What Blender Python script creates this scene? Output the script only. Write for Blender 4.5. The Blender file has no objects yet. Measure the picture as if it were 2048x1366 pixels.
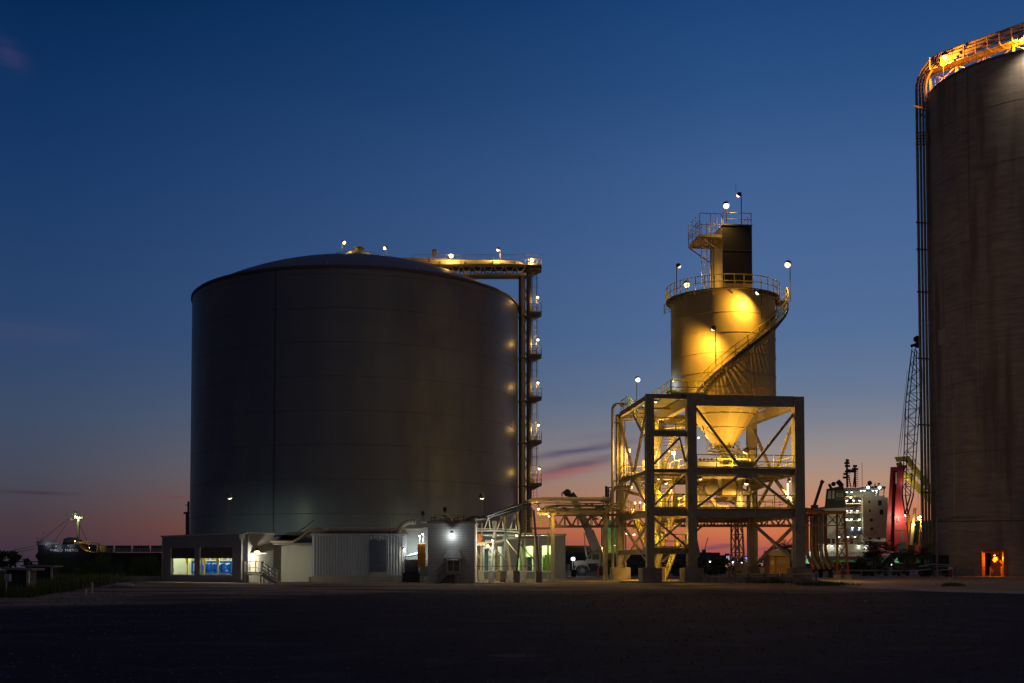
import bpy, math, random
from mathutils import Vector
R = random.Random(7)
S = bpy.context.scene
COL = S.collection
pi = math.pi
# ------------------------------------------------------------------ camera
F = 2200.0; PITCH = math.radians(2.2); EYE = 1.7
PPY = 1122 - F*math.tan(PITCH)
cd = bpy.data.cameras.new('camera'); cam = bpy.data.objects.new('camera', cd); COL.objects.link(cam)
cd.sensor_width = 36; cd.lens = F/2048*36; cd.shift_y = (PPY-683)/2048
cd.clip_end = 9000; cam.location = (0, 0, EYE); cam.rotation_euler = (pi/2+PITCH, 0, 0)
S.camera = cam
def W(px, py, D):
    """world point seen at photo pixel (px,py) standing D metres out"""
    dx = (px-1024)/F; v = (PPY-py)/F
    c, s = math.cos(PITCH), math.sin(PITCH)
    y = c - s*v; z = s + c*v
    return Vector((dx*D/y, D, EYE + z*D/y))
def WX(px, D, py=1100): return W(px, py, D).x
def WZ(py, D): return W(1024, py, D).z
# ------------------------------------------------------------------ render
S.view_settings.view_transform = 'Standard'; S.view_settings.look = 'None'
S.view_settings.exposure = 0; S.view_settings.gamma = 1
S.cycles.use_denoising = True
S.cycles.max_bounces = 6; S.cycles.sample_clamp_indirect = 3
try: S.cycles.use_light_tree = True
except Exception: pass
# ------------------------------------------------------------------ materials
def lin(c):
    return tuple((x/255/12.92 if x/255 <= .04045 else ((x/255+.055)/1.055)**2.4) for x in c) + (1,)
MATS = {}
def mat(name, col, rough=.6, metal=0, var=.25, scale=3.0, bump=.0, streak=0, spec=.5, stain=None):
    if name in MATS: return MATS[name]
    m = bpy.data.materials.new(name); m.use_nodes = True; N = m.node_tree.nodes; L = m.node_tree.links
    b = N['Principled BSDF']; b.inputs['Roughness'].default_value = rough; b.inputs['Metallic'].default_value = metal
    b.inputs['Specular IOR Level'].default_value = spec
    g = N.new('ShaderNodeNewGeometry'); no = N.new('ShaderNodeTexNoise'); no.inputs['Scale'].default_value = scale
    no.inputs['Detail'].default_value = 6; no.inputs['Roughness'].default_value = .65
    mp = N.new('ShaderNodeMapping'); L.new(g.outputs['Position'], mp.inputs['Vector'])
    if streak: mp.inputs['Scale'].default_value = (1, 1, streak)
    L.new(mp.outputs[0], no.inputs['Vector'])
    r = N.new('ShaderNodeValToRGB'); L.new(no.outputs['Fac'], r.inputs['Fac'])
    lo = [x*(1-var) for x in col[:3]]+[1]; hi = [min(1, x*(1+var*.8)) for x in col[:3]]+[1]
    r.color_ramp.elements[0].position = .3; r.color_ramp.elements[1].position = .7
    r.color_ramp.elements[0].color = lo; r.color_ramp.elements[1].color = hi
    out = r.outputs['Color']
    if stain:
        n2 = N.new('ShaderNodeTexNoise'); n2.inputs['Scale'].default_value = stain[1]; n2.inputs['Detail'].default_value = 8
        mp2 = N.new('ShaderNodeMapping'); mp2.inputs['Scale'].default_value = (1, 1, stain[3]); L.new(g.outputs['Position'], mp2.inputs['Vector'])
        L.new(mp2.outputs[0], n2.inputs['Vector'])
        r2 = N.new('ShaderNodeValToRGB'); r2.color_ramp.elements[0].position = stain[2]; r2.color_ramp.elements[1].position = stain[2]+.12
        L.new(n2.outputs['Fac'], r2.inputs['Fac'])
        mx = N.new('ShaderNodeMix'); mx.data_type = 'RGBA'; L.new(r2.outputs['Color'], mx.inputs[0]); L.new(out, mx.inputs[6]); mx.inputs[7].default_value = tuple(stain[0])+(1,)
        out = mx.outputs[2]
    L.new(out, b.inputs['Base Color'])
    if bump:
        bp = N.new('ShaderNodeBump'); bp.inputs['Strength'].default_value = bump; bp.inputs['Distance'].default_value = .05
        L.new(no.outputs['Fac'], bp.inputs['Height']); L.new(bp.outputs[0], b.inputs['Normal'])
    MATS[name] = m; return m
def emit(name, col, k, sampling=True):
    if name in MATS: return MATS[name]
    m = bpy.data.materials.new(name); m.use_nodes = True; N = m.node_tree.nodes; b = N['Principled BSDF']
    b.inputs['Base Color'].default_value = (.8, .8, .8, 1); b.inputs['Emission Color'].default_value = tuple(col)+(1,)
    b.inputs['Emission Strength'].default_value = k
    if not sampling: m.cycles.emission_sampling = 'NONE'
    MATS[name] = m; return m
M_dark = mat('dark_steel', (.13, .115, .12), .55, 0, .2, 2)
M_steel = mat('cream_steel', (.43, .37, .26), .5, 0, .22, 1.5, stain=((.2, .11, .05), 1.3, .62, .3))
M_yel = mat('yellow_rail_paint', (.80, .74, .03), .45, 0, .15, 4)
M_galv = mat('galvanised_steel', (.45, .44, .42), .4, .6, .2, 3)
M_grate = mat('deck_grating', (.22, .20, .17), .7, .2, .2, 5)
M_conc = mat('concrete', (.36, .31, .26), .9, 0, .3, 1.4, .25, stain=((.16, .12, .09), .8, .58, .5))
M_conc2 = mat('pale_concrete', (.42, .39, .33), .9, 0, .25, 1.2, .25, stain=((.22, .2, .17), .7, .6, .3))
M_silo = mat('cream_silo_paint', (.62, .48, .20), .5, 0, .12, .7, 0, .25, stain=((.36, .25, .09), .9, .66, .12))
M_black = mat('black_cladding', (.024, .023, .030), .6)
M_rust = mat('rusty_pipe', (.34, .16, .07), .7, .1, .35, 2.5)
M_tube = mat('grey_pipe', (.32, .29, .24), .5, .1, .25, 1.5)
M_beige = mat('beige_pipe', (.50, .43, .29), .45, 0, .18, 1.2)
M_rubber = mat('tyre_rubber', (.03, .03, .03), .8)
M_white = mat('white_paint', (.7, .7, .66), .5, 0, .15, 1)
M_glass = mat('dark_glass', (.03, .035, .04), .15, 0, .1, 1)
M_teal = mat('teal_drum_paint', (.01, .16, .22), .4, 0, .15, 2)
M_orange = mat('orange_paint', (.62, .21, .03), .5, 0, .2, 3)
M_bark = mat('bark', (.10, .075, .05), .9, 0, .3, 6)
M_leaf = mat('dark_leaves', (.045, .07, .025), .7, 0, .4, 2)
M_palm = mat('palm_leaves', (.05, .075, .03), .6, 0, .4, 2)
E_warm = emit('sodium_lamp_glow', (1, .72, .36), 3.2, False)
E_amber = emit('amber_lamp_glow', (1, .50, .12), 3.5, False)
E_cool = emit('cool_lamp_glow', (.85, .95, 1), 4, False)
E_green = emit('greenish_lamp_glow', (.86, 1, .62), 2.6, False)
# ------------------------------------------------------------------ mesh builder
class MB:
    def __init__(s): s.v = []; s.f = []; s.sm = []
    def add(s, vs, fs, smooth=False):
        o = len(s.v); s.v += [tuple(x) for x in vs]; s.f += [tuple(i+o for i in f) for f in fs]; s.sm += [smooth]*len(fs); return s
    def hexa(s, p):  # 8 points: bottom 4 ccw, top 4
        return s.add(p, [(3, 2, 1, 0), (4, 5, 6, 7), (0, 1, 5, 4), (1, 2, 6, 5), (2, 3, 7, 6), (3, 0, 4, 7)])
    def box(s, x0, x1, y0, y1, z0, z1):
        return s.hexa([(x0, y0, z0), (x1, y0, z0), (x1, y1, z0), (x0, y1, z0), (x0, y0, z1), (x1, y0, z1), (x1, y1, z1), (x0, y1, z1)])
    def bar(s, a, b, w, h=None, up=(0, 0, 1)):
        a = Vector(a); b = Vector(b); h = h or w; d = (b-a)
        if d.length < 1e-6: return s
        d.normalize(); u = Vector(up)
        if abs(d.dot(u)) > .98: u = Vector((0, 1, 0))
        r = d.cross(u).normalized(); u = r.cross(d).normalized(); r *= w/2; u *= h/2
        return s.hexa([a-r-u, a+r-u, b+r-u, b-r-u, a-r+u, a+r+u, b+r+u, b-r+u])
    def ibeam(s, a, b, w, h, t=.05, up=(0, 0, 1)):
        a = Vector(a); b = Vector(b); d = (b-a).normalized(); u = Vector(up)
        if abs(d.dot(u)) > .98: u = Vector((0, 1, 0))
        r = d.cross(u).normalized(); u = r.cross(d).normalized()
        s.bar(a+u*(h/2-t/2), b+u*(h/2-t/2), w, t, u); s.bar(a-u*(h/2-t/2), b-u*(h/2-t/2), w, t, u); s.bar(a, b, t, h-2*t, u); return s
    def tube(s, pts, r, seg=10, closed=False, r1=None):
        pts = [Vector(p) for p in pts]; n = len(pts); vs = []; prev = None
        for i, p in enumerate(pts):
            if closed: d = pts[(i+1) % n]-pts[i-1]
            elif i == 0: d = pts[1]-pts[0]
            elif i == n-1: d = pts[-1]-pts[-2]
            else: d = (pts[i+1]-p).normalized()+(p-pts[i-1]).normalized()
            d.normalize()
            if prev is None:
                u = Vector((0, 0, 1)) if abs(d.z) < .9 else Vector((0, 1, 0)); u = (u-d*u.dot(d)).normalized()
            else:
                u = prev-d*prev.dot(d); u = u.normalized() if u.length > 1e-5 else d.orthogonal().normalized()
            prev = u; w = d.cross(u); rr = r if r1 is None else r+(r1-r)*i/(n-1)
            for k in range(seg):
                t = 2*pi*k/seg; vs.append(p+u*math.cos(t)*rr+w*math.sin(t)*rr)
        fs = []
        for i in range(n if closed else n-1):
            j = (i+1) % n
            for k in range(seg): fs.append((i*seg+k, i*seg+(k+1) % seg, j*seg+(k+1) % seg, j*seg+k))
        s.add(vs, fs, seg > 5)
        if not closed:
            o = len(s.v)-len(vs); s.f += [tuple(o+k for k in range(seg))[::-1], tuple(o+(n-1)*seg+k for k in range(seg))]; s.sm += [False, False]
        return s
    def lathe(s, prof, c=(0, 0, 0), seg=48, a0=0, a1=2*pi, smooth=True):
        full = abs(a1-a0-2*pi) < 1e-6; m = seg if full else seg+1; vs = []
        for r, z in prof:
            for k in range(m):
                t = a0+(a1-a0)*k/seg; vs.append((c[0]+r*math.sin(t), c[1]-r*math.cos(t), c[2]+z))
        fs = []
        for i in range(len(prof)-1):
            for k in range(seg):
                k2 = (k+1) % m if full else k+1
                fs.append((i*m+k, i*m+k2, (i+1)*m+k2, (i+1)*m+k))
        return s.add(vs, fs, smooth)
    def prism(s, poly, ax, lo, hi):
        """poly of 2-D points; ax = axis that is extruded (0 x,1 y,2 z)"""
        def P(p, t):
            q = list(p); q.insert(ax, t); return tuple(q)
        n = len(poly); vs = [P(p, lo) for p in poly]+[P(p, hi) for p in poly]
        fs = [tuple(range(n))[::-1], tuple(range(n, 2*n))]+[(i, (i+1) % n, n+(i+1) % n, n+i) for i in range(n)]
        return s.add(vs, fs)
    def ball(s, c, r, seg=12, rz=None):
        rz = rz or r
        return s.lathe([(max(1e-4, r*math.sin(pi*i/8)), -rz*math.cos(pi*i/8)) for i in range(9)], c, seg)
    def cut(s):
        s.cuts = getattr(s, 'cuts', []); s.cuts.append((len(s.v), len(s.f))); return s
    def build_each(s, name, m, parent=None, **k):
        cs = [c for c in getattr(s, 'cuts', [])]+[(len(s.v), len(s.f))]; out = []; pv = pf = 0
        for v, f in cs:
            if f > pf:
                q = MB(); q.v = s.v[pv:v]; q.f = [tuple(i-pv for i in fc) for fc in s.f[pf:f]]; q.sm = s.sm[pf:f]; out.append(q.build(name, m, parent, **k))
            pv, pf = v, f
        return out
    def build(s, name, m, parent=None, kind=None, label=None, bevel=0):
        me = bpy.data.meshes.new(name); off = Vector((0, 0, 0)); q = parent
        while q: off += q.location; q = q.parent
        me.from_pydata([tuple(Vector(v)-off) for v in s.v], [], s.f)
        me.polygons.foreach_set('use_smooth', s.sm)
        me.materials.append(m); me.update()
        import bmesh
        bm = bmesh.new(); bm.from_mesh(me); bmesh.ops.recalc_face_normals(bm, faces=bm.faces); bm.to_mesh(me); bm.free()
        o = bpy.data.objects.new(name, me); COL.objects.link(o)
        if parent: o.parent = parent
        if kind: o['kind'] = kind
        if label: o['label'] = label
        if any(s.sm):
            md = o.modifiers.new('split', 'EDGE_SPLIT'); md.split_angle = math.radians(40)
        if bevel:
            md = o.modifiers.new('bevel', 'BEVEL'); md.width = bevel; md.segments = 1; md.limit_method = 'ANGLE'
        return o
def thing(name, label, cat, loc=(0, 0, 0), group=None):
    o = bpy.data.objects.new(name, None); COL.objects.link(o); o.location = loc; o.empty_display_size = .1
    o['label'] = label; o['category'] = cat
    if group: o['group'] = group
    return o
def tag(o, label, cat, group=None):
    o['label'] = label; o['category'] = cat
    if group: o['group'] = group
    return o
def rail_mb(mb, pts, h=1.07, r=.038, closed=False, step=1.5, mid=True, toe=True):
    pts = [Vector(p) for p in pts]
    if closed: pts = pts+[pts[0]]
    for i in range(len(pts)-1):
        a, b = pts[i], pts[i+1]
        for q in ([h, h*.5] if mid else [h]): mb.tube([a+Vector((0, 0, q)), b+Vector((0, 0, q))], r, 5)
        n = max(1, round((b-a).length/step))
        for k in range(n+1 if i == len(pts)-2 else n):
            p = a.lerp(b, k/n); mb.tube([p, p+Vector((0, 0, h))], r, 5)
        if toe: mb.bar(a+Vector((0, 0, .07)), b+Vector((0, 0, .07)), .015, .12)
    return mb
def arc(c, r, a0, a1, z0, z1, n):
    return [Vector((c[0]+r*math.sin(a0+(a1-a0)*i/n), c[1]-r*math.cos(a0+(a1-a0)*i/n), z0+(z1-z0)*i/n)) for i in range(n+1)]
def flight(mbs, mbr, a, b, side, rail=True):
    """stair from a (low) to b (high); side = width vector"""
    a = Vector(a); b = Vector(b); side = Vector(side); n = max(3, round(abs(b.z-a.z)/.2))
    for s_ in (0, 1): mbs.bar(a+side*s_, b+side*s_, .06, .34)
    for i in range(n):
        p = a.lerp(b, (i+.5)/n); d = (b-a); d.z = 0; d.normalize(); q = d*.13
        mbs.add([p-q, p+q, p+q+side, p-q+side], [(0, 1, 2, 3)]); mbs.bar(p-q, p-q+side, .03, .04)
    if rail:
        for s_ in (0, 1):
            A = a+side*s_; B = b+side*s_
            for q in (.95, .63, .31): mbr.tube([A+Vector((0, 0, q)), B+Vector((0, 0, q))], .042, 5)
            m = max(2, round((B-A).length/1.4))
            for k in range(m+1):
                p = A.lerp(B, k/m); mbr.tube([p, p+Vector((0, 0, .95))], .045, 5)
def truss_mb(mb, a, b, h, n, w=.12, chord=.18, dep=None):
    """planar truss from a to b (bottom chord) height h; dep gives the second plane"""
    a = Vector(a); b = Vector(b)
    for o in ([Vector((0, 0, 0))]+([Vector(dep)] if dep else [])):
        A = a+o; B = b+o; U = Vector((0, 0, h))
        mb.bar(A, B, chord, chord); mb.bar(A+U, B+U, chord, chord)
        for i in range(n):
            p = A.lerp(B, i/n); q = A.lerp(B, (i+1)/n); m = (p+q)/2
            mb.bar(p+U, m, w*.8, w); mb.bar(m, q+U, w*.8, w); mb.bar(m-Vector((0, 0, .05)), m+Vector((0, 0, .12)), .55, .05)
            mb.bar(p, p+U, w*.7, w*.7)
    if dep:
        for i in range(n+1):
            p = a.lerp(b, i/n); mb.bar(p, p+Vector(dep), w, w); mb.bar(p+Vector((0, 0, h)), p+Vector(dep)+Vector((0, 0, h)), w, w)
    return mb
# ------------------------------------------------------------------ lamps
LMESH = {}
COLS = {'warm': ((1, .57, .11), E_warm), 'yellow': ((1, .52, .07), E_warm), 'amber': ((1, .29, .01), E_amber), 'cream': ((1, .82, .58), E_warm), 'white': ((1, .93, .70), E_warm), 'cool': ((.80, .93, 1), E_cool), 'green': ((.85, 1, .60), E_green)}
def lamp(label, px, py, D, watts, aim=(0, 0, -1), base_py=None, hue='warm', r=.17, group=None, name='floodlight', offs=.3, cat='lamp', loc=None, spot=None, pole_r=.04, base_z=None):
    p = Vector(loc) if loc else W(px, py, D)
    bz = base_z if base_z is not None else (WZ(base_py, D) if base_py else p.z-.4)
    aim = Vector(aim).normalized(); spot = spot or None
    side = Vector((-aim.x, -aim.y, 0)); side = side.normalized()*(r*1.5) if side.length > .1 else Vector((0, r*1.3, 0))
    t = thing(name, label, cat, (p.x+side.x, p.y+side.y, bz), group)
    top = p+side+Vector((0, 0, r*.8))
    MB().tube([(top.x, top.y, bz), top], pole_r, 6).tube([top, p-aim*r*.7], pole_r*.8, 6).build('pole', M_dark, t)
    c = MB(); u = aim; q = u.orthogonal().normalized(); w_ = u.cross(q)
    prof = [(.35, -1.5), (.95, -.95), (1.08, -.2), (1.12, .15), (1.0, .15), (.9, -.2)]
    vs = [p+u*(z*r)+(q*math.cos(2*pi*k/10)+w_*math.sin(2*pi*k/10))*(rr*r) for rr, z in prof for k in range(10)]
    c.add(vs, [(i*10+k, i*10+(k+1) % 10, (i+1)*10+(k+1) % 10, (i+1)*10+k) for i in range(len(prof)-1) for k in range(10)], True)
    c.add(vs[:10], [tuple(range(10))]); c.build('lamp_hood', M_dark, t)
    MB().ball(p+aim*r*.15, r*.9, 10).build('bulb', COLS[hue][1], t)
    ld = bpy.data.lights.new('lamp_light', 'SPOT' if spot else 'POINT'); ld.energy = watts; ld.color = COLS[hue][0]; ld.shadow_soft_size = .06
    lo = bpy.data.objects.new('lamp_light', ld); COL.objects.link(lo); lo.parent = t
    lo.location = p+aim*(r*1.15+offs)-t.location
    if spot: ld.spot_size = math.radians(spot); ld.spot_blend = 1
    lo.rotation_euler = aim.to_track_quat('-Z', 'Y').to_euler()
    return t
# ------------------------------------------------------------------ sky
def sky():
    w = bpy.data.worlds.new('World'); S.world = w; w.use_nodes = True; N = w.node_tree.nodes; L = w.node_tree.links
    bg = N['Background']; tc = N.new('ShaderNodeTexCoord'); sp = N.new('ShaderNodeSeparateXYZ'); L.new(tc.outputs['Generated'], sp.inputs[0])
    def m(op, a, b=None, c=None):
        n = N.new('ShaderNodeMath'); n.operation = op
        for i, x in enumerate((a, b, c)):
            if x is None: continue
            if isinstance(x, (int, float)): n.inputs[i].default_value = x
            else: L.new(x, n.inputs[i])
        return n.outputs[0]
    X, Y, Z = sp.outputs
    hor = m('SQRT', m('ADD', m('ADD', m('MULTIPLY', X, X), m('MULTIPLY', Y, Y)), 1e-6)); s = m('DIVIDE', Z, hor); az = m('ARCTAN2', X, Y)
    def ramp(fac, pts):
        r = N.new('ShaderNodeValToRGB'); L.new(fac, r.inputs[0]); e = r.color_ramp.elements; r.color_ramp.interpolation = 'LINEAR'
        while len(e) < len(pts): e.new(.5)
        for el, (p, c) in zip(e, pts): el.position = p
        for el, (p, c) in zip(e, pts): el.color = lin(c)
        return r.outputs['Color']
    sn = m('DIVIDE', s, .6)
    A = ramp(sn, [(.0, (140, 66, 78)), (.016, (178, 88, 76)), (.044, (206, 115, 72)), (.08, (196, 130, 98)), (.118, (177, 141, 120)), (.161, (151, 139, 138)), (.205, (124, 128, 142)), (.25, (102, 119, 146)), (.34, (82, 109, 150)), (.47, (71, 101, 148)), (.59, (60, 93, 142)), (.72, (42, 79, 129)), (.88, (27, 66, 118)), (1, (20, 56, 104))])
    B = ramp(sn, [(0, (60, 48, 62)), (.05, (74, 57, 64)), (.085, (72, 66, 76)), (.13, (70, 74, 90)), (.21, (60, 76, 102)), (.32, (44, 69, 108)), (.47, (32, 62, 106)), (.62, (20, 52, 98)), (.86, (0, 36, 78)), (1, (0, 30, 66))])
    def mix(f, a, b):
        n = N.new('ShaderNodeMix'); n.data_type = 'RGBA'; L.new(f, n.inputs[0])
        for i, x in ((6, a), (7, b)):
            if isinstance(x, tuple): n.inputs[i].default_value = x
            else: L.new(x, n.inputs[i])
        return n.outputs[2]
    def mr(v, a, b, c=0, d=1, sm=True):
        n = N.new('ShaderNodeMapRange'); n.interpolation_type = 'SMOOTHSTEP' if sm else 'LINEAR'; L.new(v, n.inputs[0])
        for i, x in enumerate((a, b, c, d)): n.inputs[i+1].default_value = x
        return n.outputs[0]
    front = mix(m('POWER', mr(az, -.42, .2, 0, 1, False), 1.25), B, A)
    # clouds: wisps in (azimuth, height) space, broken by noise
    cv = N.new('ShaderNodeCombineXYZ'); L.new(m('MULTIPLY', az, 9), cv.inputs[0]); L.new(m('MULTIPLY', s, 70), cv.inputs[1])
    no = N.new('ShaderNodeTexNoise'); no.inputs['Scale'].default_value = 1.6; no.inputs['Detail'].default_value = 5; L.new(cv.outputs[0], no.inputs['Vector'])
    def streak(u0, v0, slope, thick, length, wob=.010):
        du = m('SUBTRACT', az, u0); dv = m('SUBTRACT', s, m('ADD', m('MULTIPLY', du, slope), v0))
        dv = m('ADD', dv, m('MULTIPLY', m('SUBTRACT', no.outputs['Fac'], .5), wob))
        g = m('MULTIPLY', m('POWER', m('DIVIDE', dv, thick), 2), -1); h = m('MULTIPLY', m('POWER', m('DIVIDE', du, length), 2), -1)
        return m('EXPONENT', m('ADD', g, h))
    def px(u): return math.atan((u-1024)/F)
    cl = [(px(1155), (1122-901)/F, .16, .0034, .045, .9, (84, 76, 100)), (px(1150), (1122-933)/F, .22, .0055, .042, .8, (88, 70, 90)), (px(1140), (1122-945)/F, .20, .003, .04, .4, (186, 108, 98)), (px(1110), (1122-948)/F, .16, .0032, .03, .5, (150, 88, 92)),
          (px(1200), (1122-872)/F, .12, .004, .03, .35, (110, 100, 122)), (px(700+950), (1122-1040)/F, .0, .003, .05, .25, (170, 110, 100)), (px(60), (1122-996)/F, -.01, .0012, .03, .8, (62, 50, 66)), (px(345), (1122-1000)/F, .0, .0015, .018, .5, (112, 62, 70)),
          (px(1455), (1122-1092)/F, .02, .0014, .012, .8, (110, 72, 92)), (px(1420), (1122-1097)/F, .0, .0016, .006, .8, (105, 70, 92)), (px(1440), (1122-1096)/F, .0, .0012, .010, .7, (112, 72, 92)), (px(1535), (1122-1098)/F, .02, .0013, .014, .6, (118, 75, 95)),
          (px(0), (1122-190)/F, -.3, .010, .012, .5, (60, 62, 100)), (px(60), (1122-700)/F, .04, .010, .05, .25, (80, 80, 112))]
    col = front
    for (u0, v0, sl, th, ln, k, c) in cl:
        col = mix(m('MULTIPLY', streak(u0, v0, sl, th, ln, th*2.2), k), col, lin(c))
    # the part of the sky behind the photographer is almost night
    ca = m('COSINE', m('SUBTRACT', az, .15))
    ov = mr(s, .5, 3.0)
    back = m('MAXIMUM', m('SUBTRACT', 1, mr(ca, .1, .88)), ov)
    glow = m('MULTIPLY', mr(m('COSINE', m('SUBTRACT', az, 2.55)), -.2, .9), m('EXPONENT', m('MULTIPLY', m('MAXIMUM', s, 0), -1.6)))
    night = mix(glow, (.018, .018, .030, 1), (.085, .077, .082, 1))   # town glow low in the sky behind the photographer
    col = mix(back, col, night)
    col = mix(mr(s, -.02, -.001), (.012, .010, .014, 1), col)
    L.new(col, bg.inputs[0]); bg.inputs[1].default_value = 1.0
sky()
# ================================================================== ground
def yard_mat():
    m = mat('yard_surface', (.013, .018, .042), .95, 0, .6, 2.2, .5, stain=((.034, .038, .068), .5, .52, 1), spec=.12)
    N = m.node_tree.nodes; L = m.node_tree.links; b = N['Principled BSDF']; base = b.inputs['Base Color'].links[0].from_socket
    g = N.new('ShaderNodeNewGeometry'); sp = N.new('ShaderNodeSeparateXYZ'); L.new(g.outputs['Position'], sp.inputs[0])
    def ma(op, a, c):
        n = N.new('ShaderNodeMath'); n.operation = op
        for i, x in enumerate((a, c)):
            if isinstance(x, (int, float)): n.inputs[i].default_value = x
            else: L.new(x, n.inputs[i])
        return n.outputs[0]
    def noise(sc, mp_=(1, 1, 1)):
        mp = N.new('ShaderNodeMapping'); mp.inputs['Scale'].default_value = mp_; L.new(g.outputs['Position'], mp.inputs['Vector'])
        n = N.new('ShaderNodeTexNoise'); n.inputs['Scale'].default_value = sc; n.inputs['Detail'].default_value = 7; L.new(mp.outputs[0], n.inputs['Vector']); return n.outputs['Fac']
    def ramp(f, a, c, ca, cb):
        r = N.new('ShaderNodeValToRGB'); e = r.color_ramp.elements; e[0].position = a; e[1].position = c; e[0].color = tuple(ca)+(1,); e[1].color = tuple(cb)+(1,); L.new(f, r.inputs[0]); return r.outputs['Color']
    edge_ = ma('ADD', ma('ADD', sp.outputs[1], ma('MULTIPLY', ma('MAXIMUM', ma('SUBTRACT', ma('MULTIPLY', sp.outputs[0], -1), 6), 0), 1.9)), ma('MULTIPLY', ma('SUBTRACT', noise(.22, (.5, 1, 1)), .5), 26))
    mr_ = N.new('ShaderNodeMapRange'); L.new(edge_, mr_.inputs[0]); mr_.inputs[1].default_value = 57; mr_.inputs[2].default_value = 68
    grav = ramp(noise(1.6), .3, .7, (.25, .185, .135), (.46, .35, .25)); grav2 = N.new('ShaderNodeMix'); grav2.data_type = 'RGBA'
    L.new(ramp(noise(.25, (.4, 1, 1)), .45, .6, (0, 0, 0), (1, 1, 1)), grav2.inputs[0]); L.new(grav, grav2.inputs[6]); grav2.inputs[7].default_value = (.11, .085, .07, 1)
    # dark seams and patches in the asphalt
    pat = ramp(noise(.16, (.35, 1.6, 1)), .57, .62, (1, 1, 1), (.45, .45, .45)); mu = N.new('ShaderNodeMix'); mu.data_type = 'RGBA'; mu.blend_type = 'MULTIPLY'; mu.inputs[0].default_value = 1; L.new(base, mu.inputs[6]); L.new(pat, mu.inputs[7])
    mx = N.new('ShaderNodeMix'); mx.data_type = 'RGBA'; L.new(mr_.outputs[0], mx.inputs[0]); L.new(mu.outputs[2], mx.inputs[6]); L.new(grav2.outputs[2], mx.inputs[7]); L.new(mx.outputs[2], b.inputs['Base Color'])
    return m
def ground_mat():
    m = mat('worn_asphalt', (.024, .023, .030), .95, 0, .5, .5, .3, stain=((.045, .038, .036), .09, .53, 1), spec=.12); return m
M_asph = ground_mat()
M_grav = mat('gravel', (.24, .18, .13), .95, 0, .45, 1.3, .5, stain=((.12, .09, .07), .25, .5, 1), spec=.2)
M_road = mat('pale_road_concrete', (.44, .36, .30), .9, 0, .2, .9, .2, spec=.3)
M_water = mat('harbour_water', (.02, .025, .035), .12, 0, .2, .3, .3)
M_grass = mat('grass_blades', (.09, .13, .03), .8, 0, .45, .6)
def sheet(name, pts, z, m, n=1):
    mb = MB(); mb.add([(x, y, z) for x, y in pts], [tuple(range(len(pts)))]); return mb.build(name, m, None, 'structure')
sheet('ground', [(-900, -60), (900, -60), (900, 205), (-900, 205)], 0, M_asph)
sheet('harbour_water', [(-6000, 205.01), (6000, 205.01), (6000, 6500), (-6000, 6500)], -.02, M_water)
sheet('far_shore', [(-3500, 1500), (3500, 1500), (3500, 4000), (-3500, 4000)], 1.0, mat('far_land', (.03, .03, .03), .9))
def gp(px, py):  # ground point under a pixel
    a = W(px, py, 1); d = -EYE/(a.z-EYE); return (a.x*d, d)
def edge(pts, sub=7, j=.0):
    out = []
    for i in range(len(pts)-1):
        for k in range(sub):
            t = k/sub; out.append((pts[i][0]*(1-t)+pts[i+1][0]*t+R.uniform(-j, j)*.3, pts[i][1]*(1-t)+pts[i+1][1]*t+R.uniform(-j, j)))
    return out+[pts[-1]]
near = edge([gp(-60, 1238), gp(150, 1216), gp(400, 1192), gp(800, 1182), gp(1150, 1180), gp(1500, 1178), gp(1700, 1179), gp(1715, 1176)], 9, .5)
sheet('yard', [(-90, 2), (90, 2), (150, 84), (160, 200), (-160, 200), (-150, 84)], .004, yard_mat())
for px, py, rx, ry in ((1030, 1312, .5, .35),):
    c_ = gp(px, py); sheet('puddle', [(c_[0]+rx*math.cos(2*pi*k/18)*R.uniform(.85, 1.1), c_[1]+ry*math.sin(2*pi*k/18)*R.uniform(.85, 1.1)) for k in range(18)], .007, mat('puddle_sky_sheen', (.045, .04, .06), .8, 0, .3, 2, 0, spec=.15))  # sky reflection of the puddle is put into its pale matte colour
near2 = edge([gp(1640, 1166), gp(1715, 1176), gp(1809, 1180), gp(1879, 1184), gp(2048, 1188), gp(2300, 1194)], 4, .05)
far2 = edge([gp(2300, 1187), gp(2048, 1182.5), gp(1839, 1176), gp(1809, 1171), gp(1724, 1160.5), gp(1688, 1156), gp(1585, 1154), gp(1585, 1162)], 4, .05)
sheet('concrete_road', near2+far2, .012, M_road)
sheet('dirt_verge', [gp(1700, 1156.5), gp(1724, 1160), gp(1812, 1170.5), gp(1839, 1175.6), gp(2048, 1182), gp(2300, 1186), gp(2300, 1146), gp(1700, 1148)], .008, mat('dirt', (.34, .26, .18), .95, 0, .35, .8, .5, spec=.2))
for px, py in ((1905, 1171), (1850, 1149), (745, 1190), (975, 1213), (1110, 1213), (1550, 1199), (1700, 1203)): pass
# stones and litter on the yard
def pebble(name, px, py, r, m, label, cat):
    x, y = gp(px, py); mb = MB(); n = 7
    ring = [(x+math.cos(2*pi*k/n)*r*R.uniform(.7, 1.2), y+math.sin(2*pi*k/n)*r*R.uniform(.7, 1.1)) for k in range(n)]
    mb.add([(a, b, .0) for a, b in ring]+[(x+(a-x)*.75, y+(b-y)*.75, r*.45) for a, b in ring]+[(x, y, r*.6)], [(i, (i+1) % n, n+(i+1) % n, n+i) for i in range(n)]+[(n+i, n+(i+1) % n, 2*n) for i in range(n)])
    o = mb.build(name, m); tag(o, label, cat)
pebble('stone', 1553, 1199, .10, M_conc2, 'small pale stone alone on the dark yard in front of the hopper frame', 'stone')
pebble('stone', 1730, 1203, .09, M_conc2, 'tiny pale stone on the dark yard below the concrete road edge', 'stone')
pebble('stone', 1671, 1153, .34, M_conc2, 'white rounded rock beside the foot of the rusty pipe rack', 'stone')
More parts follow.
